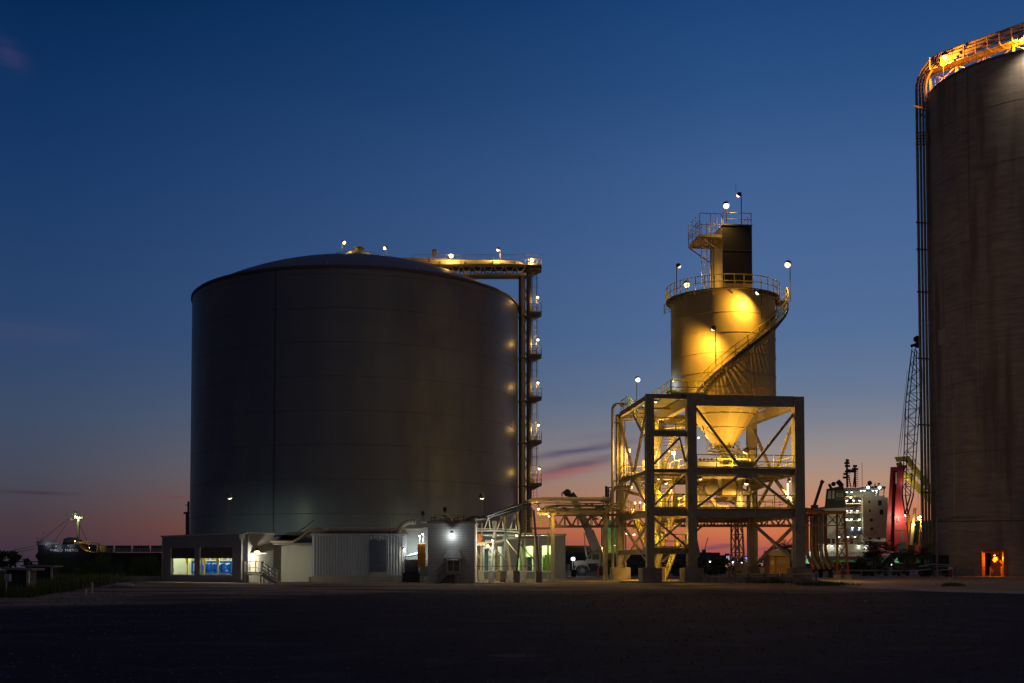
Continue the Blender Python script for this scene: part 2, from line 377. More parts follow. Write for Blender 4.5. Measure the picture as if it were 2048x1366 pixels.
pebble('stone', 240, 1207, .10, M_conc2, 'pale stone lying on the gravel in front of the dark sheds', 'stone')
mb = MB()
for _ in range(3200):
    D = 9+50*R.random()**1.4; x = R.uniform(-.5, .5)*D; r = R.uniform(.012, .035)*(1+D/40); a = R.uniform(0, pi)
    mb.add([(x+r*math.cos(a), D+r*math.sin(a), .004), (x+r*math.cos(a+2.1), D+r*math.sin(a+2.1), .004), (x+r*math.cos(a+4.2), D+r*math.sin(a+4.2), .004), (x, D, .004+r*.7)], [(0, 1, 3), (1, 2, 3), (2, 0, 3)])
mb.build('loose_gravel', mat('loose_stone', (.12, .115, .13), .9), None, 'stuff')
# ------------------------------------------------------------------ grass
def grass(name, region, n, h, m=M_grass, z=0):
    mb = MB()
    for _ in range(n):
        x, y, hs = region(); hh = h*hs*R.uniform(.5, 1.25); a = R.uniform(0, pi); w = R.uniform(.02, .05); lx, ly = R.uniform(-.3, .3)*hh, R.uniform(-.3, .3)*hh
        dx, dy = math.cos(a)*w, math.sin(a)*w
        mb.add([(x-dx, y-dy, z), (x+dx, y+dy, z), (x+dx*.5+lx*.5, y+dy*.5+ly*.5, z+hh*.6), (x+lx, y+ly, z+hh)], [(0, 1, 2), (0, 2, 3)])
    return mb.build(name, m, None, 'stuff')
def reg_left():
    while 1:
        px = R.uniform(-60, 290); py = R.uniform(1146, 1196)
        lim = 1196-max(0, px-60)*.16
        if py < lim: x, y = gp(px, py); return x, y, 1.0 if px < 250 else .5
def reg_left2():
    px = R.uniform(55, 330); x, y = gp(px, R.uniform(1144, 1152)); k = 1+.5*math.sin(px*.07)+.3*math.sin(px*.19); return x, y, max(.35, k)
def reg_pt(px0, px1, py0, py1):
    return lambda: (*gp(R.uniform(px0, px1), R.uniform(py0, py1)), 1)
o = grass('tall_grass', reg_left, 9000, .55); o['label'] = 'rough grass around the dark sheds at the left edge'
o = grass('weed_bank', reg_left2, 9000, 1.5); o['label'] = 'tall weed bank in front of the dark ship hull'
o = grass('grass_tuft', lambda: (*gp(R.gauss(1645, 26), 1168+R.random()*4), 1), 900, .22); o['label'] = 'grass tufts at the kerb of the pale road'
o = grass('grass_tuft', lambda: (*gp(R.gauss(1905, 10), 1171.5+R.random()*1.6), 1), 350, .22); o['label'] = 'small grass tuft round the foot of the red and white post'
o = grass('grass_tuft', lambda: (*gp(R.gauss(1540, 22), 1165+R.random()*2), 1), 600, .35); o['label'] = 'weeds growing against the low containment wall'
# ================================================================== big tank
TC = (-17.29, 122.8); TR = 17.96; TH = 29.9
M_tank = mat('tank_cladding', (.145, .172, .255), .36, .0, .12, .35, 0, .10, .26, stain=((.178, .192, .262), .22, .5, .25))
M_roof = mat('tank_roof_sheet', (.22, .21, .23), .5, .0, .06, .6, spec=.5)
tank = thing('storage_tank', 'huge dark grey cylindrical storage tank with a low domed roof', 'tank', (TC[0], TC[1], 0))
mb = MB(); mb.lathe([(TR, 0), (TR, TH)], TC+(0,), 128); mb.build('tank_wall', M_tank, tank)
mb = MB()
for i in range(9): z = 3.3*(i+1)-.4; mb.lathe([(TR+.003, z), (TR+.014, z+.03), (TR+.003, z+.06)], TC+(0,), 128)
mb.build('seam', mat('tank_seam', (.10, .095, .10), .5, 0, .05), tank)
az547 = math.atan((547-1024)/F); 
# the vertical seam sits where the line of sight through the seam meets the wall
def on_tank(px, z=10):
    th = math.atan((px-1024)/F); d = Vector((math.sin(th), math.cos(th))); c = Vector(TC); b = d.dot(c); q = b*b-(c.length_squared-TR*TR); t = b-math.sqrt(max(0, q)); return d*t
p = on_tank(547); ang = math.atan2(p.x-TC[0], -(p.y-TC[1])); mb = MB(); mb.lathe([(TR+.05, .2), (TR+.05, TH-.1)], TC+(0,), 2, ang-.0028, ang+.0028); mb.build('cover_strip', mat('tank_strip', (.06, .055, .06), .5), tank)
RR = (TR**2+5.0**2)/(2*5.0)
def roof_z(r): return TH+5.0-RR+math.sqrt(RR*RR-r*r)
mb = MB(); mb.lathe([(TR+.02, TH-.05), (TR+.14, TH+.03), (TR+.14, TH+.22), (TR+.05, TH+.3)], TC+(0,), 128); mb.build('eave_ring', mat('eave_trim', (.08, .075, .075), .5), tank)
mb = MB(); mb.lathe([(TR+.05-(TR+.04)*i/24, roof_z((TR)*(24-i)/24)+.1) for i in range(25)], TC+(0,), 96); mb.build('dome_roof', M_roof, tank)
mb = MB(); zc = roof_z(0)
mb.lathe([(1.8, zc-.1), (1.8, zc+.85), (1.65, zc+1.15), (1.15, zc+1.5), (.5, zc+1.68), (.02, zc+1.7)], TC+(0,), 32); mb.build('roof_crown', mat('crown_paint', (.62, .56, .42), .5), tank)
mb = MB(); mb.lathe([(.5, zc+1.6), (.5, zc+1.95), (.62, zc+1.97), (.58, zc+2.1), (.02, zc+2.12)], TC+(0,), 20); mb.build('roof_hatch', M_dark, tank)
mb = MB(); rail_mb(mb, arc(TC, 3.0, -2.4, 2.9, roof_z(3)+.05, roof_z(3)+.05, 16), 1.0, .022, toe=False); mb.build('roof_railing', M_dark, tank)
mb = MB()
for px, py in ((647, 521), (745, 524), (838, 533), (915, 548)):
    p = on_tank(px); v = (Vector(TC)-p).normalized()*.8; mb.box(p.x+v.x-.03, p.x+v.x+.03, p.y+v.y-.03, p.y+v.y+.03, TH+.2, TH+.95); mb.cut()
mb.build_each('roof_marker', M_galv, tank)
# thin conduit
# ------------------------------------------------------------------ riser tower + bridge on the tank
D0 = 122.4
riser = thing('pipe_riser_tower', 'tall riser of dark pipes with caged ladder landings at the tank right side', 'pipe tower', (WX(1053, D0), D0, 0))
zb, zt = WZ(1012, D0), WZ(548, D0)
def vx(px): return WX(px, D0, 700)
for px, r, m, dy, zt2 in ((1041.5, .24, M_dark, .3, WZ(549, D0)), (1046, .26, M_beige, -.2, WZ(548, D0))):
    MB().tube([(vx(px), D0+dy, zb-3), (vx(px), D0+dy, zt2)], r, 12).build('riser_pipe', m, riser)
zc2 = WZ(534, D0); xx = vx(1058)
pts = [Vector((xx, D0-.3, zb-3)), Vector((xx, D0-.3, zc2-1.0))]+[Vector((xx-1.0+1.0*math.cos(a), D0-.3, zc2-1.0+1.0*math.sin(a))) for a in [pi/2*k/6 for k in range(1, 7)]]+[Vector((vx(900), D0-.3, zc2+.05))]
MB().tube(pts, .26, 12).build('riser_pipe', M_dark, riser)
mb = MB(); xa, xb = vx(1048), vx(1054)
mb.bar((xa, D0, zb-3), (xa, D0, zt), .14, .14); mb.bar((xb, D0, zb-3), (xb, D0, zt), .14, .14)
n = 22
for i in range(n):
    z0 = zb+(zt-zb)*i/n; z1 = zb+(zt-zb)*(i+1)/n; mb.bar((xa if i % 2 else xb, D0, z0), (xb if i % 2 else xa, D0, z1), .09, .09)
mb.build('lattice_mast', M_steel, riser)
mb = MB()
for py in (634, 718, 803, 887, 973): z = WZ(py, D0); mb.box(vx(1036.5), vx(1061), D0-.45, D0+.55, z-.1, z+.1); mb.cut()
mb.build_each('pipe_clamp', M_dark, riser)
for i, py in enumerate((540, 629, 713, 797, 884, 969)):
    z = WZ(py, D0); x0, x1 = vx(1057), vx(1083)
    d = MB(); d.box(x0, x1, D0-.9, D0+.6, z-.16, z); d.bar((x0, D0-.8, z-.8), (x1-.15, D0-.8, z-.15), .08, .08); d.bar((x0, D0+.5, z-.8), (x1-.15, D0+.5, z-.15), .08, .08)
    d.prism([(x0+.02, z-.16), (x1-.2, z-.16), (x1-.45, z-.34), (x0+.3, z-.5)], 1, D0-.7, D0+.4)
    pf = d.build('landing', M_dark, riser)
    rm = MB(); rail_mb(rm, [(x0, D0-.88, z), (x1-.02, D0-.88, z), (x1-.02, D0+.58, z), (x0, D0+.58, z)], 1.05, .022, step=.5); rm.build('railing', M_dark, pf)
    if i: b_ = MB(); b_.box(vx(1063 if i % 2 else 1066), vx(1069 if i % 2 else 1072), D0-.2, D0+.2, z+.02, z+.62); b_.build('junction_box', M_beige, pf)
    if i < 5:
        z2 = WZ((629, 713, 797, 884, 969)[i], D0); lx = vx(1069+(i % 2)*0)
        lm = MB()
        for s_ in (-.2, .2): lm.tube([(lx+s_, D0-.3, z2), (lx+s_, D0-.3, z+.9)], .025, 5)
        k = z2+.3
        while k < z: lm.tube([(lx-.2, D0-.3, k), (lx+.2, D0-.3, k)], .014, 4); k += .3
        k = z2+2.1
        while k < z: lm.tube(arc((lx+.0, D0-.3), .38, -2.3, 2.3, k, k, 10), .018, 4); k += .95
        for a in (-1.5, -.7, 0, .7, 1.5): lm.tube([(lx+.38*math.sin(a), D0-.3-.38*math.cos(a), z2+2.1), (lx+.38*math.sin(a), D0-.3-.38*math.cos(a), z)], .014, 4)
        lm.tube([(vx(1062.5), D0-.1, z2), (vx(1062.5), D0-.1, z)], .07, 6)
        lm.build('caged_ladder', M_galv if i % 2 else M_dark, riser)
    else:
        lm = MB(); lx = vx(1070)
        for s_ in (-.2, .2): lm.tube([(lx+s_, D0-.3, WZ(1012, D0)), (lx+s_, D0-.3, z)], .025, 5)
        k = WZ(1012, D0)
        while k < z: lm.tube([(lx-.2, D0-.3, k), (lx+.2, D0-.3, k)], .014, 4); k += .3
        lm.tube([(vx(1062.5), D0-.1, WZ(1010, D0)), (vx(1062.5), D0-.1, z)], .07, 6); lm.build('caged_ladder', M_galv, riser)
# bridge
zf = WZ(533, D0); bx0, bx1 = vx(826), vx(1057)
br = thing('roof_pipe_bridge', 'lattice pipe bridge with a railed walkway running from the riser over the tank roof', 'pipe bridge', ((bx0+bx1)/2, D0, zf))
mb = MB(); zl = WZ(554, D0)+.1
for dy in (-.85, .85):
    A = Vector((bx0+3, D0+dy, zl)); B = Vector((bx1-.3, D0+dy, zl)); h = zf-.15-zl
    mb.bar(A, B, .2, .2); mb.bar(A+Vector((0, 0, h)), B+Vector((0, 0, h)), .22, .25)
    for i in range(8):
        p = A.lerp(B, i/8); q = A.lerp(B, (i+1)/8); m_ = (p+q)/2; mb.bar(p+Vector((0, 0, h)), m_, .1, .14); mb.bar(m_, q+Vector((0, 0, h)), .1, .14)
mb.box(bx0+3, bx1-.3, D0-.8, D0+.8, zl-.09, zl-.05)
mb.build('truss', M_steel, br)
d = MB(); d.box(bx0, vx(1083), D0-1.0, D0+1.0, zf-.1, zf); d.build('walkway', M_grate, br)
rm = MB(); rail_mb(rm, [(bx0, D0-.98, zf), (vx(1082.8), D0-.98, zf), (vx(1082.8), D0+.98, zf), (bx0, D0+.98, zf)], 1.05, .02, step=1.9, toe=False); rm.build('railing', M_dark, br)
zp = zf+.45
MB().tube([Vector((vx(800), D0+.3, zp+.35)), Vector((vx(1030), D0+.3, zp))]+[Vector((vx(1030)+1.1*math.sin(a), D0+.3, zp-1.1+1.1*math.cos(a))) for a in [pi/2*k/6 for k in range(1, 7)]], .3, 12).build('bridge_pipe', M_beige, br)
MB().tube([Vector((vx(815), D0-.3, zf+.28)), Vector((vx(1034), D0-.3, zf+.2))], .14, 10).build('bridge_pipe', M_beige, br)
mb = MB()
for px in (880, 930, 985, 1030): mb.box(vx(px)-.06, vx(px)+.06, D0-.5, D0+.7, zf, zf+.5); mb.cut()
mb.build_each('pipe_saddle', M_dark, br)
G1 = 'sodium floodlights on the tank roof bridge'
lamp('small lit floodlight on a thin pole at the left of the tank roof crown', 688, 485, 122, 60, (.6, -.5, -.6), 506, group=G1, r=.2, pole_r=.03)
lamp('small lit floodlight on a thin pole right of the tank roof crown', 770, 496, 122, 60, (-.6, -.5, -.6), 510, group=G1, r=.2, pole_r=.03)
lamp('brightest floodlight on the roof bridge, halfway along its railing', 902, 512, D0-.6, 320, (0, -.75, -.25), base_z=zf, group=G1, r=.24)
lamp('hooded lamp on a tall thin pole in the middle of the roof bridge', 996, 499, D0-.6, 260, (-.3, -.1, -1), base_z=zf, group=G1, r=.18, pole_r=.03)
lamp('bright floodlight at the corner landing where the bridge meets the riser', 1064, 520, D0-.6, 380, (-.2, -.7, -.5), base_z=zf, group=G1, r=.22)
bx = MB(); p = W(869, 508, D0); bx.box(p.x-.25, p.x+.3, p.y-.4, p.y-.1, p.z-.3, p.z+.45); bx.tube([(p.x, p.y-.25, zf), (p.x, p.y-.25, p.z)], .03, 5); tag(bx.build('control_box', M_dark), 'dark unlit box on a post at the roof bridge railing', 'box')
names = ['top', 'second', 'middle', 'fourth', 'lowest']
for i, (px, py) in enumerate(((1075.5, 594), (1076, 679), (1076, 765), (1077, 849.5), (1078.5, 937))):
    lamp('lamp above the %s ladder landing of the riser tower' % names[i], px, py, D0-.3, 55, (-.2, -.55, -1), base_z=WZ((629, 713, 797, 884, 969)[i], D0), group='lamps on the riser ladder landings', r=.17, pole_r=.03)
# ================================================================== left control building
M_wallD = mat('grey_ribbed_wall', (.22, .22, .28), .6, 0, .08, .8, 0, .3)
M_wallL = mat('pale_rendered_wall', (.54, .54, .48), .8, 0, .08, .6, .05, stain=((.36, .33, .28), .5, .62, .2))
DA, DB = 87.0, 91.0
cA = Vector((WX(496, DA), DA, 0)); cB = Vector((WX(323.5, DB), DB, 0)); zr = WZ(1065.5, DA)
DC = 89.2; cC = Vector((WX(547, DC), DC, 0))
bl = thing('pump_house', 'low grey pump house left of the tank with two half-raised shutters and a lit interior', 'building', tuple(cA))
def along(a, b, t): return a+(b-a)*t
ln = (cA-cB); Lw = ln.length; e = ln.normalized(); nrm = Vector((-e.y, e.x, 0))   # inward
if nrm.y < 0: nrm = -nrm
def tx(px):   # distance along the front wall from cB of a pixel column
    th = (px-1024)/F; # intersect ray with wall line
    # point = cB + e*t ; x = th*y
    return (th*cB.y-cB.x)/(e.x-th*e.y)
def wall_open(mb, a, e, n, L0, h0, h1, opens, th=.25):
    """wall from a along e, length L0, heights interpolated; opens: (t0,t1,z0,z1)"""
    ts = sorted({0, L0}|{o[0] for o in opens}|{o[1] for o in opens})
    def col(t0, t1, z0, z1a, z1b):
        p0, p1 = a+e*t0, a+e*t1
        mb.hexa([(p0.x, p0.y, z0), (p1.x, p1.y, z0), (p1.x+n.x*th, p1.y+n.y*th, z0), (p0.x+n.x*th, p0.y+n.y*th, z0),
                 (p0.x, p0.y, z1a), (p1.x, p1.y, z1b), (p1.x+n.x*th, p1.y+n.y*th, z1b), (p0.x+n.x*th, p0.y+n.y*th, z1a)])
    hh = lambda t: h0+(h1-h0)*t/L0
    for t0, t1 in zip(ts, ts[1:]):
        op = [o for o in opens if o[0] <= t0+1e-6 and o[1] >= t1-1e-6]
        if not op: col(t0, t1, 0, hh(t0), hh(t1))
        else:
            o = op[0]
            if o[2] > 0: col(t0, t1, 0, o[2], o[2])
            col(t0, t1, o[3], hh(t0), hh(t1))
    return mb
zL = WZ(1073, DB); op1 = (tx(343), tx(389), WZ(1149, 89.5), WZ(1096, 89.5)); op2 = (tx(401), tx(464.5), WZ(1149, 88.5), WZ(1095, 88.5))
mb = MB(); wall_open(mb, cB, e, nrm, Lw, zL, zr, [op1, op2]); mb.build('front_wall', M_wallD, bl)
e2 = (cC-cA); L2 = e2.length; e2.normalize(); n2 = Vector((-e2.y, e2.x, 0)); n2 = n2 if n2.y > 0 else -n2
zC = WZ(1068, DC)
def tx2(px): th = (px-1024)/F; return (th*cA.y-cA.x)/(e2.x-th*e2.y)
dz0, dz1 = WZ(1147, 87.6), WZ(1111, 87.6)
mb = MB(); wall_open(mb, cA, e2, n2, L2, zr, zC, [(tx2(502), tx2(519.5), dz0, dz1)]); mb.build('side_wall', mat('side_wall_panel', (.25, .25, .24), .7, 0, .1, .8), bl)
dep = 7.0
q0, q1, q2 = cB, cA, cC; back0 = cB+nrm*dep; back1 = cC+nrm*dep*.9
mb = MB(); mb.add([(q0.x, q0.y, zL-.05), (q1.x, q1.y, zr-.05), (q2.x, q2.y, zC-.05), (back1.x, back1.y, zC-.05), (back0.x, back0.y, zL-.05)], [(0, 1, 2, 3, 4)]); mb.build('roof', M_roof, bl)
mb = MB(); mb.bar(q0-nrm*.06+Vector((0, 0, zL)), q1-nrm*.06+Vector((0, 0, zr)), .16, .12); mb.bar(q1-n2*.06+Vector((0, 0, zr)), q2-n2*.06+Vector((0, 0, zC)), .16, .12); mb.build('roof_trim', mat('trim_grey', (.5, .49, .47), .5), bl)
MI = mat('lit_interior_wall', (.62, .66, .50), .8, 0, .05, 1)
mb = MB(); a = q0+nrm*3.2; b = q1+nrm*3.2
mb.add([(a.x, a.y, 0), (b.x, b.y, 0), (b.x, b.y, 3.55), (a.x, a.y, 3.55)], [(0, 1, 2, 3)])
for p in (q0+nrm*.26+e*.3, q1+nrm*.26-e*.35): mb.add([(p.x, p.y, 0), (p.x+nrm.x*2.93, p.y+nrm.y*2.93, 0), (p.x+nrm.x*2.93, p.y+nrm.y*2.93, 3.55), (p.x, p.y, 3.55)], [(0, 1, 2, 3)])
mb.build('interior_wall', MI, bl)
mb = MB(); a0 = q0+nrm*.25; b0 = q1+nrm*.25
mb.add([(a0.x, a0.y, .6), (b0.x, b0.y, .6), (b.x, b.y, .6), (a.x, a.y, .6)], [(0, 1, 2, 3)]); mb.build('interior_floor', M_conc2, bl)
for o_, ztop in ((op1, WZ(1117, 89.5)), (op2, WZ(1116.5, 88.5))):
    mb = MB(); n = 9
    for i in range(n):
        z0 = ztop+(o_[3]-ztop)*i/n; z1 = ztop+(o_[3]-ztop)*(i+1)/n; a = cB+e*o_[0]+nrm*.1; b = cB+e*o_[1]+nrm*.1
        mb.hexa([(a.x, a.y, z0), (b.x, b.y, z0), (b.x+nrm.x*.04, b.y+nrm.y*.04, z0), (a.x+nrm.x*.04, a.y+nrm.y*.04, z0), (a.x-nrm.x*.03, a.y-nrm.y*.03, z1), (b.x-nrm.x*.03, b.y-nrm.y*.03, z1), (b.x+nrm.x*.04, b.y+nrm.y*.04, z1), (a.x+nrm.x*.04, a.y+nrm.y*.04, z1)])
    mb.build('roller_shutter', mat('shutter_dark', (.10, .085, .09), .6), bl)
    f = MB(); a = cB+e*o_[0]; b = cB+e*o_[1]
    f.bar(a-nrm*.04+Vector((0, 0, o_[2])), a-nrm*.04+Vector((0, 0, o_[3])), .1, .1); f.bar(a-nrm*.04+Vector((0, 0, o_[2]-.06)), b-nrm*.04+Vector((0, 0, o_[2]-.06)), .12, .1); f.build('opening_frame', mat('frame_pale', (.45, .45, .42), .6), bl)
p = along(cB, cA, (tx(485))/Lw)-nrm*.1
MB().tube([p+Vector((0, 0, .25)), p+Vector((0, 0, zr-.6)), p-nrm*.02+Vector((.0, 0, zr-.15))], .07, 8).box(p.x-.16, p.x+.16, p.y-.12, p.y+.05, zr-.5, zr-.1).build('downpipe', M_galv, bl)
p = cB-nrm*.06+e*.12; MB().tube([p+Vector((0, 0, .2)), p+Vector((0, 0, zL-.1))], .05, 6).build('corner_trim', M_galv, bl)
a = cA+e2*tx2(502)+n2*.12; b = cA+e2*tx2(519.5)+n2*.12
mb = MB(); mb.add([(a.x, a.y, dz0), (b.x, b.y, dz0), (b.x, b.y, dz1), (a.x, a.y, dz1)], [(0, 1, 2, 3)]); dr = mb.build('door', mat('door_cream', (.6, .56, .46), .6), bl)
c = (a+b)/2-n2*.02; s_ = MB(); s_.bar(c+Vector((.12, 0, dz0+.75)), c+Vector((.12, 0, dz0+1.15)), .22, .02, (1, 0, 0)); s_.build('door_notice', mat('notice_yellow', (.55, .45, .15), .6), dr)
mb = MB(); mb.hexa([tuple(x) for x in [a-n2*.75+Vector((-.1, 0, dz1+.12)), b-n2*.75+Vector((.15, 0, dz1+.12)), b-n2*.12+Vector((.15, 0, dz1+.16)), a-n2*.12+Vector((-.1, 0, dz1+.16)), a-n2*.75+Vector((-.1, 0, dz1+.2)), b-n2*.75+Vector((.15, 0, dz1+.2)), b-n2*.12+Vector((.15, 0, dz1+.26)), a-n2*.12+Vector((-.1, 0, dz1+.26))]]); mb.build('door_canopy', M_white, bl)
# landing with steps
st = thing('entry_stair', 'galvanised landing with railing and steps at the lit pump house door', 'steps', (a.x, a.y-.7, 0))
x0 = a.x-.05; x1 = WX(540, 86.5); yl0 = a.y-1.6; yl1 = a.y-.35
mb = MB(); mb.box(x0, x1-.5, yl0, yl1, dz0-.12, dz0-.02); 
for x in (x0+.05, x1-.55):
    for y in (yl0+.05, yl1-.1): mb.box(x-.04, x+.04, y-.04, y+.04, 0, dz0-.1)
mb.build('landing', M_galv, st)
mb = MB(); rail_mb(mb, [(x0, yl1, dz0), (x0, yl0, dz0), (x1-.5, yl0, dz0)], .95, .022, step=.42); rail_mb(mb, [(x1-.5, yl1, dz0), (x1-.5, yl0, dz0)], .95, .022, step=.42); mb.build('railing', M_galv, st)
ms, mr_ = MB(), MB(); flight(ms, mr_, (x1+.55, yl0+.05, .0), (x1-.45, yl0+.05, dz0), (0, 1.0, 0)); ms.build('step_flight', M_galv, st); mr_.build('stair_railing', M_galv, st)
lamp('bright round wall lamp over the pump house door', 514, 1103, 86.8, 185, (.12, -.45, -1), 1104, 'white', name='wall_lamp', r=.2, group=None)
# interior light: fluorescent batten (a real lit lamp in the room)
def tube_light(label, p, q, watts, col, mat_, name='strip_light'):
    t = thing(name, label, 'lamp', tuple((Vector(p)+Vector(q))/2))
    MB().tube([p, q], .05, 8).build('lit_tube', mat_, t); MB().bar(Vector(p)+Vector((0, 0, .1)), Vector(q)+Vector((0, 0, .1)), .2, .06).build('housing', M_white, t)
    for k in (.25, .75):
        ld = bpy.data.lights.new('tube_light', 'POINT'); ld.energy = watts/2; ld.color = col; ld.shadow_soft_size = .1
        lo = bpy.data.objects.new('tube_light', ld); COL.objects.link(lo); lo.parent = t; lo.location = Vector(p).lerp(Vector(q), k)-Vector((0, 0, .2))-t.location
    return t
c1 = q0+nrm*1.5; c2 = q1+nrm*1.5
tube_light('long lit strip light under the pump house ceiling', along(c1, c2, .12)+Vector((0, 0, 3.1)), along(c1, c2, .88)+Vector((0, 0, 3.1)), 420, (.95, 1, .72), E_green)
MBlue = mat('blue_machine_paint', (.005, .17, .90), .4, 0, .1, 3); MYel2 = mat('yellow_post_paint', (.85, .68, .02), .5, 0, .05)
pm = thing('compressor', 'blue compressor set on a blue frame seen behind the pump house shutters', 'machine', tuple(c1))
def iw(t, d, z): v = cB+e*t+nrm*d; return Vector((v.x, v.y, z))
t0, t1 = tx(358), tx(462)
mb = MB()
for z in (.75, 1.62): mb.bar(iw(t0, 1.6, z), iw(t1, 1.6, z), .16, .18); mb.bar(iw(t0, 2.4, z), iw(t1, 2.4, z), .16, .18)
for i in range(9): t = t0+(t1-t0)*i/8; mb.bar(iw(t, 1.6, .6), iw(t, 1.6, 1.7), .14, .14); mb.bar(iw(t, 1.6, 1.62), iw(t, 2.4, 1.62), .1, .1)
mb.build('machine_frame', MBlue, pm)
for i in range(6):
    t = t0+.4+(t1-t0-.6)*i/6; mb = MB(); mb.tube([iw(t, 1.9, 1.15), iw(t+.42, 1.9, 1.15)], .3, 14); mb.tube([iw(t+.1, 1.9, 1.15), iw(t+.3, 1.9, 1.15)], .36, 14); mb.build('motor', MBlue, pm)
mb = MB()
for i in range(8):
    t = t0+.2+(t1-t0-.4)*i/8; mb.tube([iw(t, 1.9, 1.75), iw(t, 1.9, 2.1), iw(t+.25, 1.9, 2.2), iw(t+.3, 1.9, 1.75)], .06, 8)
    mb.lathe([(.02, 0), (.17, 0), (.17, .3), (.02, .32)], tuple(iw(t+.32, 2.2, 1.8)), 10)
mb.build('valve_gear', M_galv, pm)
for px in (360, 394, 421, 453):
    mb = MB(); t = tx(px); mb.bar(iw(t, .9, 1.55), iw(t, .9, 2.4), .24, .24); mb.bar(iw(t, .9, .6), iw(t, .9, 1.55), .1, .1); mb.build('guard_post', MYel2, pm)
# ------------------------------------------------------------------ plain pale wall between pump house and shed
DW = 90.5; xw0, xw1 = WX(546, DW), WX(625, DW)
wb = thing('pale_annex', 'plain pale wall with a low dark lean-to roof between pump house and ribbed shed', 'building', (xw0, DW, 0))
mb = MB(); mb.box(xw0, xw1, DW, DW+3, 0, WZ(1090, DW)); mb.build('pale_wall', M_wallL, wb)
mb = MB(); zz = WZ(1090, DW); mb.hexa([(xw0-.1, DW-.25, zz), (xw1, DW-.25, zz), (xw1, DW+6, zz+1.1), (xw0, DW+6, zz+1.1), (xw0-.1, DW-.25, zz+.1), (xw1, DW-.25, zz+.1), (xw1, DW+6, zz+1.25), (xw0, DW+6, zz+1.25)]); mb.build('roof', M_dark, wb)
mb = MB(); mb.box(WX(619, DW), WX(621.5, DW), DW-.2, DW-.05, 0, .42); mb.build('bollard', M_dark, wb)
lp = thing('yard_pipe_line', 'beige pipe running level from the annex roof up to the duct behind the ribbed shed', 'pipe', (xw0, 89.5, 3))
MB().tube([W(533, 1083, 89), W(585, 1083.5, 89), W(600, 1075, 89.4), W(617, 1060, 90.4), W(632, 1057, 91), W(845, 1057, 91)], .1, 10).build('pipe', M_beige, lp)
MB().tube([W(545, 1088, 89), W(622, 1087, 89)], .06, 8).tube([W(598, 1089, 89), W(600, 1091, 89), W(624, 1092, 89)], .04, 6).build('conduit', M_galv, lp)
MB().bar(W(587, 1072, 91), W(628, 1040, 93), .06, .06).build('stay_rod', M_dark, lp)
mb = MB(); mb.hexa([W(590, 1082, 92), W(660, 1082, 92), W(660, 1082, 95), W(590, 1082, 95), W(632, 1061, 92), W(660, 1061, 92), W(660, 1061, 95), W(632, 1061, 95)]); mb.hexa([W(660, 1082, 92), W(800, 1082, 92), W(800, 1082, 95), W(660, 1082, 95), W(660, 1061, 92), W(800, 1061, 92), W(800, 1061, 95), W(660, 1061, 95)])
tag(mb.build('sloped_duct', mat('duct_dark', (.14, .14, .16), .6)), 'long dark sloped duct behind the ribbed shed roof', 'duct')
# ------------------------------------------------------------------ ribbed shed
DS = 88.5; sx0, sx1 = WX(624, DS), WX(806, DS); zs = WZ(1071, DS)
sh = thing('ribbed_shed', 'low shed clad in grey ribbed metal on a concrete plinth', 'shed', (sx0, DS, 0))
zpl = WZ(1151, DS); rib = []; x = sx0; k = 0; pitch = (sx1-sx0)/32
MRib = mat('ribbed_metal', (.60, .64, .66), .5, .2, .08, .5, 0, .2)
mb = MB(); pr = []
for i in range(33):
    xx = sx0+pitch*i
    for dx_, dy_ in ((0, 0), (.62, 0), (.72, -.07), (.88, -.07), (.98, 0)):
        if i < 32: pr.append((xx+dx_*pitch, DS+dy_))
pr.append((sx1, DS)); vs = [(a_, b_, zpl) for a_, b_ in pr]+[(a_, b_, zs) for a_, b_ in pr]; n = len(pr)
mb.add(vs, [(i, i+1, n+i+1, n+i) for i in range(n-1)]); mb.box(sx0, sx1, DS+.02, DS+5, zpl, zs-.02)
mb.build('ribbed_cladding', MRib, sh)
mb = MB(); mb.box(sx0-.05, sx1+.05, DS-.08, DS+5, 0, zpl); mb.box(WX(739, DS), WX(773, DS), DS-.16, DS-.085, 0, WZ(1144, DS)); mb.build('plinth', M_conc2, sh)
mb = MB(); mb.box(sx0-.08, sx1+.08, DS-.14, DS+5.05, zs, zs+.14); mb.build('roof_trim', mat('trim_grey', (.5, .49, .47), .5), sh)
mb = MB(); mb.box(WX(739.5, DS), WX(772.5, DS), DS-.13, DS-.085, WZ(1143.5, DS), WZ(1080, DS)); dr = mb.build('sliding_door', mat('door_blue_grey', (.11, .13, .19), .5, 0, .1, 1), sh)
mb = MB(); c = WX(756, DS); mb.box(c-.01, c+.01, DS-.145, DS-.131, WZ(1143, DS), WZ(1081, DS)); mb.box(c-.2, c-.05, DS-.18, DS-.131, 1.3, 1.42); mb.box(c-.12, c+.14, DS-.3, DS-.131, WZ(1082, DS), WZ(1078, DS)); mb.build('door_fitting', M_galv, dr)
# elbow duct
ed = thing('elbow_duct', 'fat beige elbow duct rising out of the ribbed shed roof', 'duct', tuple(W(796, 1070, 89.6)))
ex = W(797, 1070, 89.6); ez = W(820, 1043, 89.6)
MB().tube([ex-Vector((0, 0, .3))]+[Vector((ex.x+1.05*(1-math.cos(a)), ex.y, ex.z+1.08*math.sin(a))) for a in [pi/2*k/8 for k in range(9)]]+[Vector((ex.x+1.4, ex.y, ex.z+1.08))], .2, 16).build('duct', M_beige, ed)
MB().tube([Vector((ex.x+1.3, ex.y, ex.z+1.08)), Vector((ex.x+1.36, ex.y, ex.z+1.08))], .26, 16).build('flange', M_dark, ed)
MB().tube([W(783, 1070, 90.5), W(783, 1037, 90.5), W(850, 1038, 90.5)], .02, 5).build('guy_wire', M_galv, ed)
